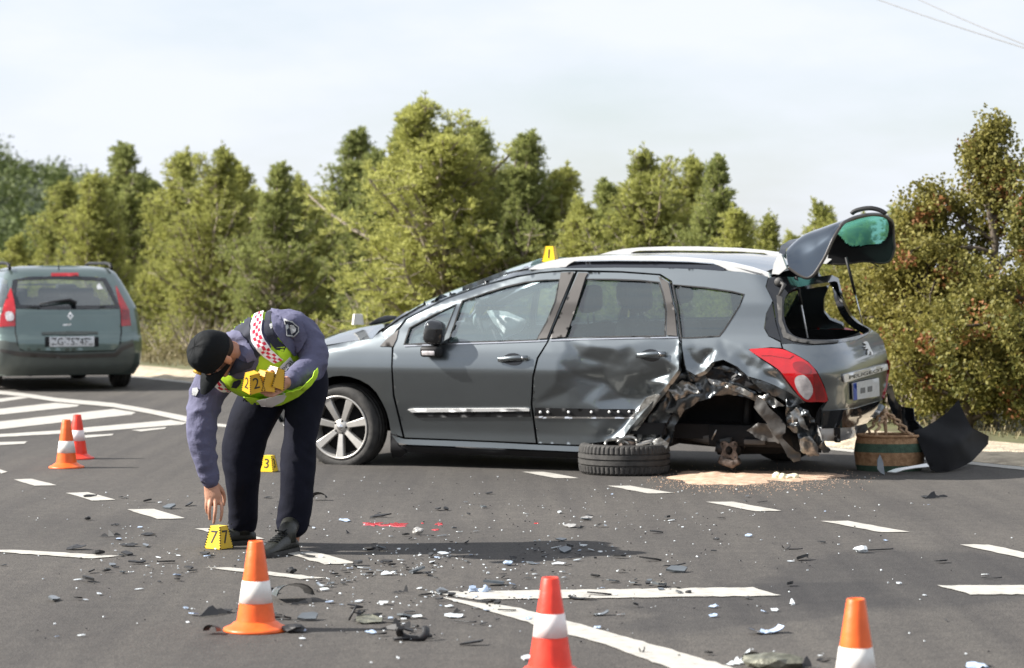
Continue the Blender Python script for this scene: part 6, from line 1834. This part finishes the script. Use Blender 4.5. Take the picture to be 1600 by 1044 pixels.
M['rope'] = mat('tan_rope', (0.42, 0.28, 0.17), 0.85, var=0.3, scale=40, bump=0.6, bscale=150)

# ---- the torn-off wheel lying flat
c0 = G(975, 738.5); WH = empty('detached_wheel', (c0.x, 16.44, 0), 0.3, 'torn off car wheel lying flat on the road under the dented rear door', 'wheel')
mb = MB(); mb.smooth = False; n = 168; R_ = 0.312; h = 0.205
prof = [(0.222, 0.03, 0), (0.24, 0.008, 0), (0.272, 0.0, 0), (R_ - 0.018, 0.006, 0), (R_ - 0.006, 0.018, 1), (R_ - 0.002, 0.042, 1), (R_, 0.058, 1), (R_ - .011, 0.060, 0), (R_ - .011, 0.068, 0), (R_ + .001, 0.070, 0), (R_ + .002, 0.098, 0), (R_ - .010, 0.100, 0), (R_ - .010, 0.108, 0), (R_ + .002, 0.110, 0),
        (R_ + .001, 0.136, 0), (R_ - .011, 0.138, 0), (R_ - .011, 0.146, 0), (R_, 0.148, 1), (R_ - 0.002, 0.166, 1), (R_ - 0.006, 0.186, 1), (R_ - 0.018, 0.199, 0), (0.272, 0.205, 0), (0.24, 0.198, 0), (0.222, 0.176, 0), (0.214, 0.15, 0), (0.214, 0.05, 0), (0.222, 0.03, 0)]
rows = [[Vector(((r_ - (0.009 if (g and k % 3 == 0) else 0)) * math.cos(2 * math.pi * k / n), (r_ - (0.009 if (g and k % 3 == 0) else 0)) * math.sin(2 * math.pi * k / n), z)) for k in range(n)] for r_, z, g in prof]
mb.grid(rows, closed=True); mb.build('tyre', M['rubber'], WH)
mb = MB(); mb.smooth = True; mb.lathe([(0.216, 0.19), (0.219, 0.196), (0.210, 0.194), (0.205, 0.150), (0.19, 0.10), (0.06, 0.09), (0.055, 0.13), (0.001, 0.13)], 40); mb.build('rim', M['alloy'], WH)
mb = MB(); mb.smooth = True
for (cx, cy, rr, a0, a1, z, th) in ((-0.08, -0.10, 0.09, 20, 190, 0.20, 0.010), (-0.02, -0.12, 0.07, -10, 160, 0.215, 0.012), (0.02, -0.05, 0.10, 60, 240, 0.21, 0.008)):
    mb.tube([Vector((cx + rr * math.cos(rad(a)), cy + 0.4 * rr * math.sin(rad(a)), z + 0.035 * math.sin(rad((a - a0) / (a1 - a0) * 180)))) for a in [a0 + (a1 - a0) * i / 10 for i in range(11)]], th, n=7)
mb.build('broken_brake_parts', M['bare_metal'], WH); WH.children[-1]['kind'] = 'stuff'
mb = MB(); mb.smooth = False; mb.rbox((0.12, -0.12, 0.215), (0.16, 0.03, 0.02), 0.005, rot=Matrix.Rotation(rad(-14), 3, 'Y')); mb.build('broken_arm', M['alloy'], WH)
mb = MB(); mb.smooth = True; mb.ell((0.02, -0.04, 0.19), (0.07, 0.06, 0.03), n=12, m=8); mb.build('hub_face', M['rust'], WH)

# ---- wicker basket
bc = at(1390, 700, 16.68); BK = empty('wicker_basket', (bc.x, bc.y, 0), 0.05, 'oval wicker shopping basket with green bands behind the crashed car', 'basket')
def oval(r0, z0, r1, z1, n=64, wav=0.0, st=6, off=0.0):
    rows = []
    for i in range(st + 1):
        t = i / st; z = z0 + (z1 - z0) * t; q = r0 + (r1 - r0) * t + off
        rows.append([Vector(((q + wav * ((k % 2) * 2 - 1)) * math.cos(2 * math.pi * k / n), 0.70 * (q + wav * ((k % 2) * 2 - 1)) * math.sin(2 * math.pi * k / n), z)) for k in range(n)])
    return rows
for nm, a, b, m_ in (('wicker_band', (0.218, 0.0), (0.233, 0.040), 'wicker_green'), ('wicker_band', (0.233, 0.0405), (0.245, 0.130), 'wicker'), ('wicker_band', (0.245, 0.1305), (0.236, 0.190), 'wicker_green'), ('wicker_band', (0.236, 0.1905), (0.225, 0.235), 'wicker')):
    mb = MB(); mb.smooth = True; mb.grid(oval(a[0], a[1], b[0], b[1], wav=0.0022), closed=True); mb.build(nm, M[m_], BK)
mb = MB(); mb.smooth = True; mb.grid(oval(0.205, 0.0, 0.215, 0.23), closed=True, flip=True); r_ = oval(0.205, 0.02, 0.205, 0.02, st=1)[0]; b0 = len(mb.v); mb.v += r_; mb.f.append([b0 + k for k in range(64)]); mb.m.append(0); mb.sm.append(False); mb.build('basket_lining', M['rope'], BK)
mb = MB(); mb.smooth = True; mb.tube([Vector((0.223 * math.cos(a), 0.156 * math.sin(a), 0.240 + 0.003 * math.sin(a * 40))) for a in [2 * math.pi * i / 80 for i in range(81)]], 0.011, n=8, caps=False); mb.build('basket_rim', M['wicker'], BK)
for sgn, hgt in ((-1, 0.16), (1, 0.16)):
    for q in (0, 1):
        mb = MB(); mb.smooth = True; a = Vector((-0.13 if q == 0 else 0.13, sgn * 0.13, 0.235)); top = Vector((-0.03, sgn * 0.05, 0.24 + hgt))
        pts = [a.lerp(top, t) + Vector((0.012 * math.sin(t * 26), 0, 0.02 * math.sin(math.pi * t))) for t in [i / 16 for i in range(17)]]
        mb.tube(pts, 0.010, n=7); mb.build('basket_handle', M['rope'], BK)
mb = MB(); mb.smooth = True; mb.tube([(-0.03, 0, 0.42), (-0.035, -0.01, 0.33), (-0.03, -0.03, 0.24)], [0.02, 0.014, 0.010], n=7); mb.tube([(-0.03, -0.05, 0.39), (-0.03, 0.05, 0.40)], 0.016, n=7); mb.build('handle_knot', M['rope'], BK)

# ---- big black bumper skin on the ground
def depth_sheet(name, poly, ctrl, m, th, parent=None, step=6, smooth=True):
    f = interp_field(ctrl); V, T = region(poly, (), step); P = [at(x, y, f(x, y)) for x, y in V]
    vs, fs = sheet(P, T, th, toward=CAMP)
    c = sum(P, Vector()) / len(P); c.z = 0
    mb = MB(); mb.smooth = smooth; mb.add([v - c for v in vs], fs); o = mb.build(name, m, parent); o.location = c; return o
big = depth_sheet('bumper_skin', [(1427, 673), (1442, 669), (1461, 658), (1480, 645), (1492, 632), (1498, 625), (1502, 636), (1510, 653), (1519, 669), (1532, 675), (1545, 681.5), (1544, 694), (1533, 706), (1519, 721), (1500, 731), (1480, 737.5), (1463, 738), (1454, 733), (1446, 716), (1437, 695)],
     [(1400, 600, 16.9), (1580, 600, 17.3), (1400, 760, 16.3), (1580, 760, 17.0), (1427, 673, 16.62), (1461, 658, 16.8), (1498, 625, 17.0), (1454, 733, 16.42), (1480, 737, 16.46), (1519, 669, 16.95), (1545, 681, 17.3), (1544, 694, 17.3), (1519, 721, 16.78), (1475, 695, 16.50), (1500, 690, 16.62), (1463, 738, 16.42)], mat('weathered_bumper_black', (0.009, 0.009, 0.010), 0.7, var=0.4, scale=5, spec=0.12), 0.007)
tag(big, 'large black torn bumper skin standing on the road right of the basket', 'bumper')
o = depth_sheet('trim_strip', [(1386, 737), (1400, 732), (1420, 729), (1448, 724), (1452, 729), (1430, 731), (1412, 734), (1400, 738)], [(1370, 700, 16.5), (1470, 700, 16.5), (1370, 760, 16.2), (1470, 760, 16.2), (1412, 734, 16.28)], M['rail_silver'], 0.006)
tag(o, 'thin silver trim strip lying between the basket and the black bumper', 'car part')
o = depth_sheet('trim_shard', [(1371, 719), (1375, 710), (1380, 722), (1382.5, 742), (1376, 739), (1371, 733)], [(1360, 700, 16.3), (1390, 700, 16.4), (1360, 750, 16.2), (1390, 750, 16.2)], M['grey_chip'], 0.006)
tag(o, 'pointed silver shard standing upright against the basket', 'car part')

# ---- absorbent granules under the hub, foam, fluid
def ground_patch(name, cx, cy, rx, ry, h, m, label, cat, n=34, seed=0, rag=0.35, rot=0):
    c = G(cx, cy); mb = MB(); mb.smooth = True; rows = []
    for i in range(9):
        t = i / 8; row = []
        for k in range(n * 2):
            a = math.pi * k / n; rr = 1 - rag + rag * 1.4 * noise.noise(Vector((math.cos(a) * 1.7, math.sin(a) * 1.7, seed))) + .12 * noise.noise(Vector((math.cos(a) * 6, math.sin(a) * 6, seed + 3)))
            rr = max(.2, rr + .3); x, y = rx * rr * (1 - t) * math.cos(a), ry * rr * (1 - t) * math.sin(a)
            z = 0.003 + h * min(1, t * 2.2) * (0.7 + 0.9 * noise.noise(Vector((x * 9, y * 9, seed + 9))))
            row.append(Vector((x, y, z if i else 0.001)))
        rows.append(row)
    mb.grid(rows, closed=True); o = mb.build(name, m); o.location = (c.x, c.y, 0.0); o.rotation_euler = (0, 0, rot)
    tag(o, label, cat); return o
s1 = ground_patch('absorbent_sand', 1130, 747, 0.36, 0.55, 0.016, M['absorbent'], 'pinkish absorbent sand spread on the road below the bare hub', 'sand', seed=2); s1['kind'] = 'stuff'
s2 = ground_patch('absorbent_sand', 1225, 744, 0.42, 0.42, 0.007, M['absorbent'], 'thin pinkish sand spread behind the bare hub towards the basket', 'sand', seed=5); s2['kind'] = 'stuff'
mb = MB(); r = random.Random(4)
for i in range(2000):
    x, y = r.gauss(1160, 80), r.gauss(751, 8)
    if y < 722 or x < 1010 or x > 1400: continue
    p = G(x, y); q = r.uniform(0.002, 0.0055); mb.box(p + Vector((0, 0, q * .4)), (q, q, q), Matrix.Rotation(r.random() * 3, 3, 'Z'))
o = mb.build('absorbent_granules', M['absorbent']); tag(o, 'loose pinkish granules scattered round the sand patch', 'granules', kind='stuff')
c = G(1235, 748); mb = MB(); mb.smooth = True
r = random.Random(8)
for i in range(9): mb.ell((r.uniform(-.10, .10), r.uniform(-.04, .04), 0.012), (r.uniform(.02, .045), r.uniform(.02, .04), r.uniform(.012, .032)), n=12, m=8)
me = remeshed(mb, 0.006, 2, lambda p: 0.004 * noise.noise(p * 60)); me.materials.append(M['foam']); o = link('foam_lump', me); o.location = (c.x, c.y, 0); tag(o, 'yellowish white foam lump on the sand behind the bare hub', 'foam')
for (x, y, rx, ry, sd, lab) in ((583, 819, .060, .13, 1, 'red fluid splash left of the larger one, right of the officer shadow foot'), (620, 820, .095, .15, 2, 'largest red fluid splash on the road near the officer'), (686, 819, .026, .08, 3, 'small red fluid spot right of the large splash'), (682, 828, .03, .06, 4, 'small red spot just below and right of the large splash'), (660, 818, .010, .03, 5, 'faint red drop between the large splash and the small spots'), (838, 818, .014, .03, 6, 'tiny red mark on the road in front of the rear door')):
    ground_patch('fluid_splash', x, y, rx, ry, 0.0005, M['red_fluid'], lab, 'fluid stain', seed=sd * 7, rag=0.6, n=20)

# ---- fragments
def frag(px, py, wpx, hpx, kind, m, label, seed=0, rz=None, group=None, cat='debris', name=None):
    c = G(px, py); s = ground_scale(py) ; w = wpx / s; h = max(0.004, hpx / s); r = random.Random(seed * 31 + int(px))
    mb = MB(); d = w * r.uniform(0.5, 0.9)
    if kind == 'plate':            # bent irregular plate
        poly = []
        nn = r.randint(5, 8)
        for k in range(nn):
            a = 2 * math.pi * k / nn + r.uniform(-.3, .3); q = r.uniform(0.55, 1.0); poly.append((q * w / 2 * math.cos(a), q * d / 2 * math.sin(a)))
        V, T = region(poly, (), max(w / 7, 0.004)); t1 = r.uniform(-.6, .6); 
        P = [Vector((x, y, 0.003 + h * (0.25 + 0.75 * ((y / d + .5) * .7 + .3 * (x / w + .5) * (1 if t1 > 0 else -1) + (0.0 if t1 > 0 else .3))) * r.uniform(.9, 1.1) + 0.3 * h * noise.noise(Vector((x / w * 4, y / d * 4, seed))))) for x, y in V]
        zmin = min(p.z for p in P); P = [p - Vector((0, 0, zmin - 0.002)) for p in P]
        vs, fs = sheet(P, T, 0.0025, outdir=(0, 0, 1)); mb.add(vs, fs)
    elif kind == 'arch':           # bent half pipe
        mb.smooth = True; rows = []
        for i in range(9):
            a = math.pi * (0.05 + 0.9 * i / 8); rows.append([Vector((w / 2 * math.cos(a) * (1 - .1 * j / 6), d * (j / 6 - .5), h * math.sin(a) ** .6 * (1 - 0.35 * j / 6 * r.uniform(.8, 1)))) for j in range(7)])
        mb.grid(rows); mb.grid([[p * 0.94 for p in q] for q in rows], flip=True)
    elif kind == 'strip':
        mb.smooth = True; mb.tube([Vector((w * (t - .5), 0.1 * w * math.sin(t * 4 + seed), 0.006 + h * .6 * abs(t - .3) ** 2)) for t in [i / 8 for i in range(9)]], [max(.003, h * .22)] * 9, n=5)
    elif kind == 'curl':
        mb.smooth = True; rows = []
        for i in range(14):
            a = rad(200 + 250 * i / 13 * .6); rows.append([Vector((w / 2 * math.cos(a), dd, h * 1.0 + h * math.sin(a))) for dd in (-.18 * w, .18 * w)])
        mb.grid(rows); mb.grid([[p + Vector((0, 0, .004)) for p in q] for q in rows], flip=True)
    elif kind == 'lump':
        bm = bmesh.new(); bmesh.ops.create_icosphere(bm, subdivisions=2, radius=1)
        for v in bm.verts:
            q = 1 + .45 * noise.noise(v.co * 1.7 + Vector((seed, 0, 0))); v.co = Vector((v.co.x * q * w / 2, v.co.y * q * d / 2, max(0, (v.co.z * q * .5 + .45)) * h))
        bm.verts.index_update(); mb.add([v.co for v in bm.verts], [[v.index for v in f.verts] for f in bm.faces]); bm.free()
    elif kind == 'spike':
        for k in range(3):
            x0 = w * (k - 1) * .24 + r.uniform(-.05, .05) * w; hh = h * (1.0 if k == seed % 3 else r.uniform(.25, .6)); ww = w * r.uniform(.22, .36); sk = r.uniform(-1, 1) * ww
            mb.prism([(x0 - ww, 0), (x0 + ww * .9, 0), (x0 + ww * .7 + sk * .4, hh * .45), (x0 + sk * .8 + ww * .15, hh), (x0 + sk * .6 - ww * .2, hh * .85), (x0 - ww * .55, hh * .25)], (0, (k - 1) * .025, 0.001), (1, r.uniform(-.3, .5), 0), (0, r.uniform(.2, 1.2), 0.9), (0, 0.004, 0))
    elif kind == 'frame':          # open lens rim / bracket
        mb.smooth = True; mb.tube([Vector((w / 2 * math.cos(rad(a)), .25 * w * math.sin(rad(a * 2)), h * .9 + h * .85 * math.sin(rad(a)))) for a in range(170, 371, 16)], [(.008, .016)] * 13, n=6)
        mb.tube([(-w * .75, 0, .006), (w * .85, .03, .006)], .007, n=5)
    o = mb.build(name or {'plate': 'plastic_fragment', 'arch': 'bumper_fragment', 'strip': 'trim_fragment', 'curl': 'bent_strip', 'lump': 'crushed_fragment', 'spike': 'torn_fragment', 'frame': 'lens_rim'}[kind], M[m])
    o.location = (c.x, c.y, 0.003); o.rotation_euler = (0, 0, r.uniform(-.5, .5) if rz is None else rz)
    tag(o, label, cat, group); return o
HERO = [
 (338, 961, 66, 15, 'spike', 'black_chip', 'long torn black plastic piece directly left of the nearest cone base'),
 (340, 958, 50, 9, 'plate', 'black_chip', 'flat black sheet under the torn piece left of the nearest cone'),
 (332, 991, 24, 15, 'arch', 'black_chip', 'small folded black piece at the left foot of the nearest cone'),
 (456, 938, 62, 29, 'arch', 'grey_chip', 'arched grey bumper corner lying right of the nearest cone'),
 (455, 897, 15, 10, 'lump', 'black_chip', 'small black block on the white line right of the nearest cone'),
 (470, 945, 36, 9, 'spike', 'black_chip', 'black splinters just below the arched grey bumper corner'),
 (458, 988, 40, 12, 'lump', 'black_chip', 'black crumpled bit touching the base of the nearest cone on the right'),
 (473, 987, 14, 8, 'plate', 'blue_chip', 'pale blue sliver at the base of the nearest cone'),
 (574, 973, 58, 14, 'plate', 'module_grey', 'grey mesh grille piece with a raised rod, centre foreground'),
 (572, 968, 46, 15, 'spike', 'black_chip', 'black splinters on top of the grey grille piece'),
 (618, 984, 40, 18, 'spike', 'black_chip', 'black bracket between the grille piece and the curved rim'),
 (645, 1001, 42, 20, 'frame', 'black_chip', 'U shaped black lens rim lying nearest in the centre foreground'),
 (646, 999, 36, 9, 'plate', 'glass_chip', 'clear shard caught in the U shaped lens rim'),
 (580, 991, 22, 8, 'plate', 'blue_chip', 'pale blue shard between the nearest cone and the lens rim'),
 (625, 927, 16, 11, 'spike', 'black_chip', 'upright black splinter right of the cone, centre left'),
 (605, 899, 32, 11, 'plate', 'glass_chip', 'large grey glass shard on the road right of the two dashes'),
 (505, 917, 22, 7, 'curl', 'glass_chip', 'white curled scrap right of the white lane line'),
 (499, 782, 26, 13, 'arch', 'black_chip', 'dark mirror shell lying right of the officer rear leg'),
 (419, 779, 18, 4, 'plate', 'black_chip', 'flat dark scrap between the officer legs below marker 3'),
 (653, 836, 18, 12, 'lump', 'alloy', 'small silver cube shaped block right of the red splashes'),
 (538, 815, 30, 6, 'plate', 'blue_chip', 'long white blue lens piece left of the red splashes'),
 (544, 834, 10, 6, 'spike', 'black_chip', 'tiny black hook above the officer shadow'),
 (1054, 886, 42, 5, 'strip', 'black_chip', 'straight black rod lying in front of the empty wheel arch'),
 (917, 811, 24, 8, 'plate', 'alloy', 'crumpled silver piece in the open road left of centre right'),
 (892, 824, 30, 6, 'plate', 'alloy', 'flat silver piece just left of the crumpled silver one'),
 (908, 826, 16, 4, 'spike', 'black_chip', 'dark splinter beside the flat silver piece'),
 (941, 824, 13, 6, 'arch', 'glass_chip', 'small white cup shaped bit right of the silver pieces'),
 (1461, 779, 42, 12, 'spike', 'black_chip', 'black torn piece alone on the road below the bumper skin'),
 (1448, 778, 26, 5, 'plate', 'black_chip', 'flat black sliver under the torn piece below the bumper skin'),
 (1346, 864, 24, 11, 'lump', 'glass_chip', 'white connector body lying on the right side of the road'),
 (1374, 862, 44, 5, 'strip', 'black_chip', 'black cable tail of the white connector on the right'),
 (1228, 859, 14, 8, 'curl', 'black_chip', 'black curled scrap in the open road on the right'),
 (1243, 861, 22, 3, 'strip', 'black_chip', 'thin dark wire beside the black curled scrap'),
 (1196, 990, 56, 11, 'curl', 'blue_chip', 'long curved pale blue lens piece on the dark patch'),
 (1195, 991, 24, 9, 'plate', 'blue_chip', 'flat pale blue lens pane attached to the curved piece'),
 (1149, 1039, 22, 22, 'spike', 'glass_chip', 'white torn bracket left of the grey module at the bottom edge'),
 (1205, 1046, 92, 26, 'lump', 'module_grey', 'large dirty grey module lying at the bottom edge'),
 (1180, 1040, 40, 22, 'arch', 'module_grey', 'curved housing on the left end of the grey module'),
 (1250, 1046, 36, 18, 'spike', 'black_chip', 'black broken arm on the right end of the grey module'),
 (1296, 1050, 38, 24, 'arch', 'blue_chip', 'pale blue headlamp cover against the bottom right cone'),
 (1115, 950, 20, 6, 'plate', 'blue_chip', 'pale shard just under the right end of the wide white line'),
 (1114, 965, 20, 8, 'plate', 'blue_chip', 'wedge shaped pale blue shard below the other pale shard'),
 (1210, 956, 17, 8, 'plate', 'glass_chip', 'clear shard on the dark patch near the white line end'),
 (1239, 945, 16, 8, 'spike', 'glass_chip', 'small white splinter heap right of the white line end'),
 (1527, 1045, 44, 9, 'plate', 'blue_chip', 'pale blue and black piece at the bottom right edge'),
 (1540, 1046, 30, 6, 'spike', 'black_chip', 'black splinter at the bottom right edge'),
 (172, 839, 28, 11, 'spike', 'black_chip', 'black pointed splinter left of marker 7'),
 (121, 859, 46, 10, 'plate', 'black_chip', 'crumpled dark sheet above the long white line on the left'),
 (203, 854, 36, 6, 'plate', 'black_chip', 'flat black scrap right of the crumpled dark sheet'),
 (230, 837, 28, 5, 'plate', 'black_chip', 'flat black scrap nearest the reaching hand on the left'),
 (137, 813, 11, 6, 'lump', 'black_chip', 'small black lump below the third lane dash'),
 (180, 822, 16, 5, 'plate', 'black_chip', 'black and white bit between the dashes and the dark splinter'),
 (1549, 906, 32, 4, 'strip', 'black_chip', 'thin black strip above the white line at the right edge'),
 (1076, 928, 11, 5, 'lump', 'black_chip', 'black crumb lying on the wide white line'),
 (1003, 1021, 10, 9, 'curl', 'black_chip', 'black ring shaped bit on the slanting white line'),
 (749, 926, 22, 8, 'frame', 'blue_chip', 'thin glass arc on the left end of the wide white line'),
 (711, 965, 40, 6, 'plate', 'glass_chip', 'long white shard with a black hook, left of the red cone'),
 (714, 958, 14, 9, 'spike', 'black_chip', 'black hook standing on the long white shard'),
 (727, 975, 40, 4, 'strip', 'black_chip', 'thin black strip below the long white shard'),
 (935, 962, 32, 7, 'curl', 'grey_chip', 'slim grey curved strip right of the red cone'),
 (905, 937, 36, 6, 'curl', 'black_chip', 'black bow shaped strip on the wide white line right of the red cone'),
 (820, 934, 30, 4, 'plate', 'blue_chip', 'thin glass pieces on the white line left of the red cone'),
 (830, 882, 22, 5, 'plate', 'grey_chip', 'grey flake above the red cone'),
 (873, 883, 24, 6, 'plate', 'glass_chip', 'white half moon flake above and right of the red cone'),
 (825, 969, 16, 6, 'plate', 'blue_chip', 'blue flake touching the red cone on the left'),
 (933, 983, 18, 6, 'plate', 'blue_chip', 'blue flake on the slanting line right of the red cone'),
 (803, 921, 16, 8, 'plate', 'black_chip', 'dark flake left above the red cone tip'),
 (970, 895, 14, 5, 'arch', 'glass_chip', 'white shell shaped flake behind the red cone on the right'),
 (794, 884, 16, 8, 'lump', 'blue_chip', 'blue white crumpled bit above the wide white line start'),
 (803, 873, 20, 5, 'spike', 'black_chip', 'black splinter near the tip of the officer shadow'),
 (6, 885, 14, 4, 'plate', 'black_chip', 'dark flake at the left edge below the long white line'),
 (1384, 846, 12, 3, 'plate', 'blue_chip', 'small blue flake on the lane dash at the right'),
]
for i, h_ in enumerate(HERO): frag(*h_[:7], seed=i)
mb = MB(); mb.smooth = True; c = G(545, 971); mb.tube([(0, 0, .005), (0.030, 0.01, 0.062)], .0045, n=6); mb.tube([(0.020, 0.006, 0.035), (0.045, 0.01, 0.028), (0.062, .01, .04)], .0035, n=6)
o = mb.build('bent_rod', M['black_chip']); o.location = c; tag(o, 'bent black rod standing up at the left end of the grille piece', 'debris')
# smaller chips, each one its own thing, nothing tells them apart
r = random.Random(77)
protos = []
def chip_proto(m, seed, w, d, h):
    rr = random.Random(seed); poly = [(w / 2 * math.cos(2 * math.pi * k / 6 + rr.uniform(-.3, .3)) * rr.uniform(.5, 1), d / 2 * math.sin(2 * math.pi * k / 6 + rr.uniform(-.3, .3)) * rr.uniform(.5, 1)) for k in range(6)]
    mb = MB(); t = rr.uniform(-.5, .5); n = 6
    lo = [Vector((x, y, 0.001 + h * .5 * (.5 + y / d))) for x, y in poly]; hi = [p + Vector((0, 0, h * .5)) for p in lo]
    mb.add(lo + hi, [list(range(5, -1, -1)), list(range(6, 12))] + [(i, (i + 1) % 6, (i + 1) % 6 + 6, i + 6) for i in range(6)])
    o = mb.build('chip', m); me = o.data; bpy.data.objects.remove(o); return me
WP = [chip_proto(M['glass_chip'], i, .035 + .012 * (i % 3), .030, .006 + .004 * (i % 2)) for i in range(5)]
WP2 = [chip_proto(M['blue_chip'], i + 20, .04, .03, .007) for i in range(2)]
GP = [chip_proto(M['grey_chip'], i + 60, .06, .045, .012) for i in range(3)]
BP = [chip_proto(M['black_chip'], i + 40, .045 + .02 * (i % 3), .03, .008 + .006 * (i % 2)) for i in range(5)]
def field():
    while True:
        q = r.random()
        if q < .38: x, y = r.gauss(600, 130), r.gauss(905, 50)
        elif q < .52: x, y = r.gauss(250, 110), r.gauss(865, 45)
        elif q < .85: x, y = r.gauss(900, 190), r.gauss(860, 60)
        else: x, y = r.uniform(0, 1600), r.uniform(765, 1040)
        if 5 < x < 1600 and 762 < y < 1042 and noise.noise(Vector((x * 0.012, y * 0.03, 4))) + r.uniform(-.35, .35) > 0.0: return x, y
for i in range(300):
    x, y = field(); p = G(x, y); k = i % 9
    if k < 3: me, lab, gr, nm = WP[i % 5], 'small white glass chip lying on the asphalt of the debris field', 'small white chips on the road', 'glass_chip'
    elif k < 4: me, lab, gr, nm = WP2[i % 2], 'small bluish glass chip lying on the asphalt of the debris field', 'small bluish chips on the road', 'glass_chip'
    elif k < 5: me, lab, gr, nm = GP[i % 3], 'small grey painted chip lying on the asphalt of the debris field', 'small grey chips on the road', 'paint_chip'
    else: me, lab, gr, nm = BP[i % 5], 'small black plastic chip lying on the asphalt of the debris field', 'small black chips on the road', 'plastic_chip'
    o = link(nm, me); o.location = (p.x, p.y, 0.004); o.rotation_euler = (r.uniform(-.15, .25), r.uniform(-.15, .15), r.uniform(0, 6.28)); s_ = r.choice([.45, .55, .7, .7, .95, 1.3]) * (1.0 if k < 4 else 1.25); o.scale = (s_ * r.uniform(.7, 1.6), s_, s_)
    tag(o, lab, 'debris', gr)
mbw, mbb = MB(), MB()
for i in range(1000):
    x, y = field() if i % 4 else (r.uniform(380, 1380), r.uniform(745, 900)); p = G(x, y); q = r.uniform(.0022, .0065) * (1.35 if r.random() < .12 else 1); (mbw if i % 5 < 3 else mbb).box(p + Vector((0, 0, 0.004 + q * .4)), (q * r.uniform(.7, 1.7), q, q * .7), Matrix.Rotation(r.random() * 3, 3, 'Z') @ Matrix.Rotation(r.uniform(-.4, .4), 3, 'X'))
o = mbw.build('glass_crumbs', M['glass_chip']); tag(o, 'tiny white glass crumbs strewn over the whole debris field', 'glass crumbs', kind='stuff')
o = mbb.build('plastic_crumbs', M['black_chip']); tag(o, 'tiny dark plastic crumbs strewn over the whole debris field', 'plastic crumbs', kind='stuff')
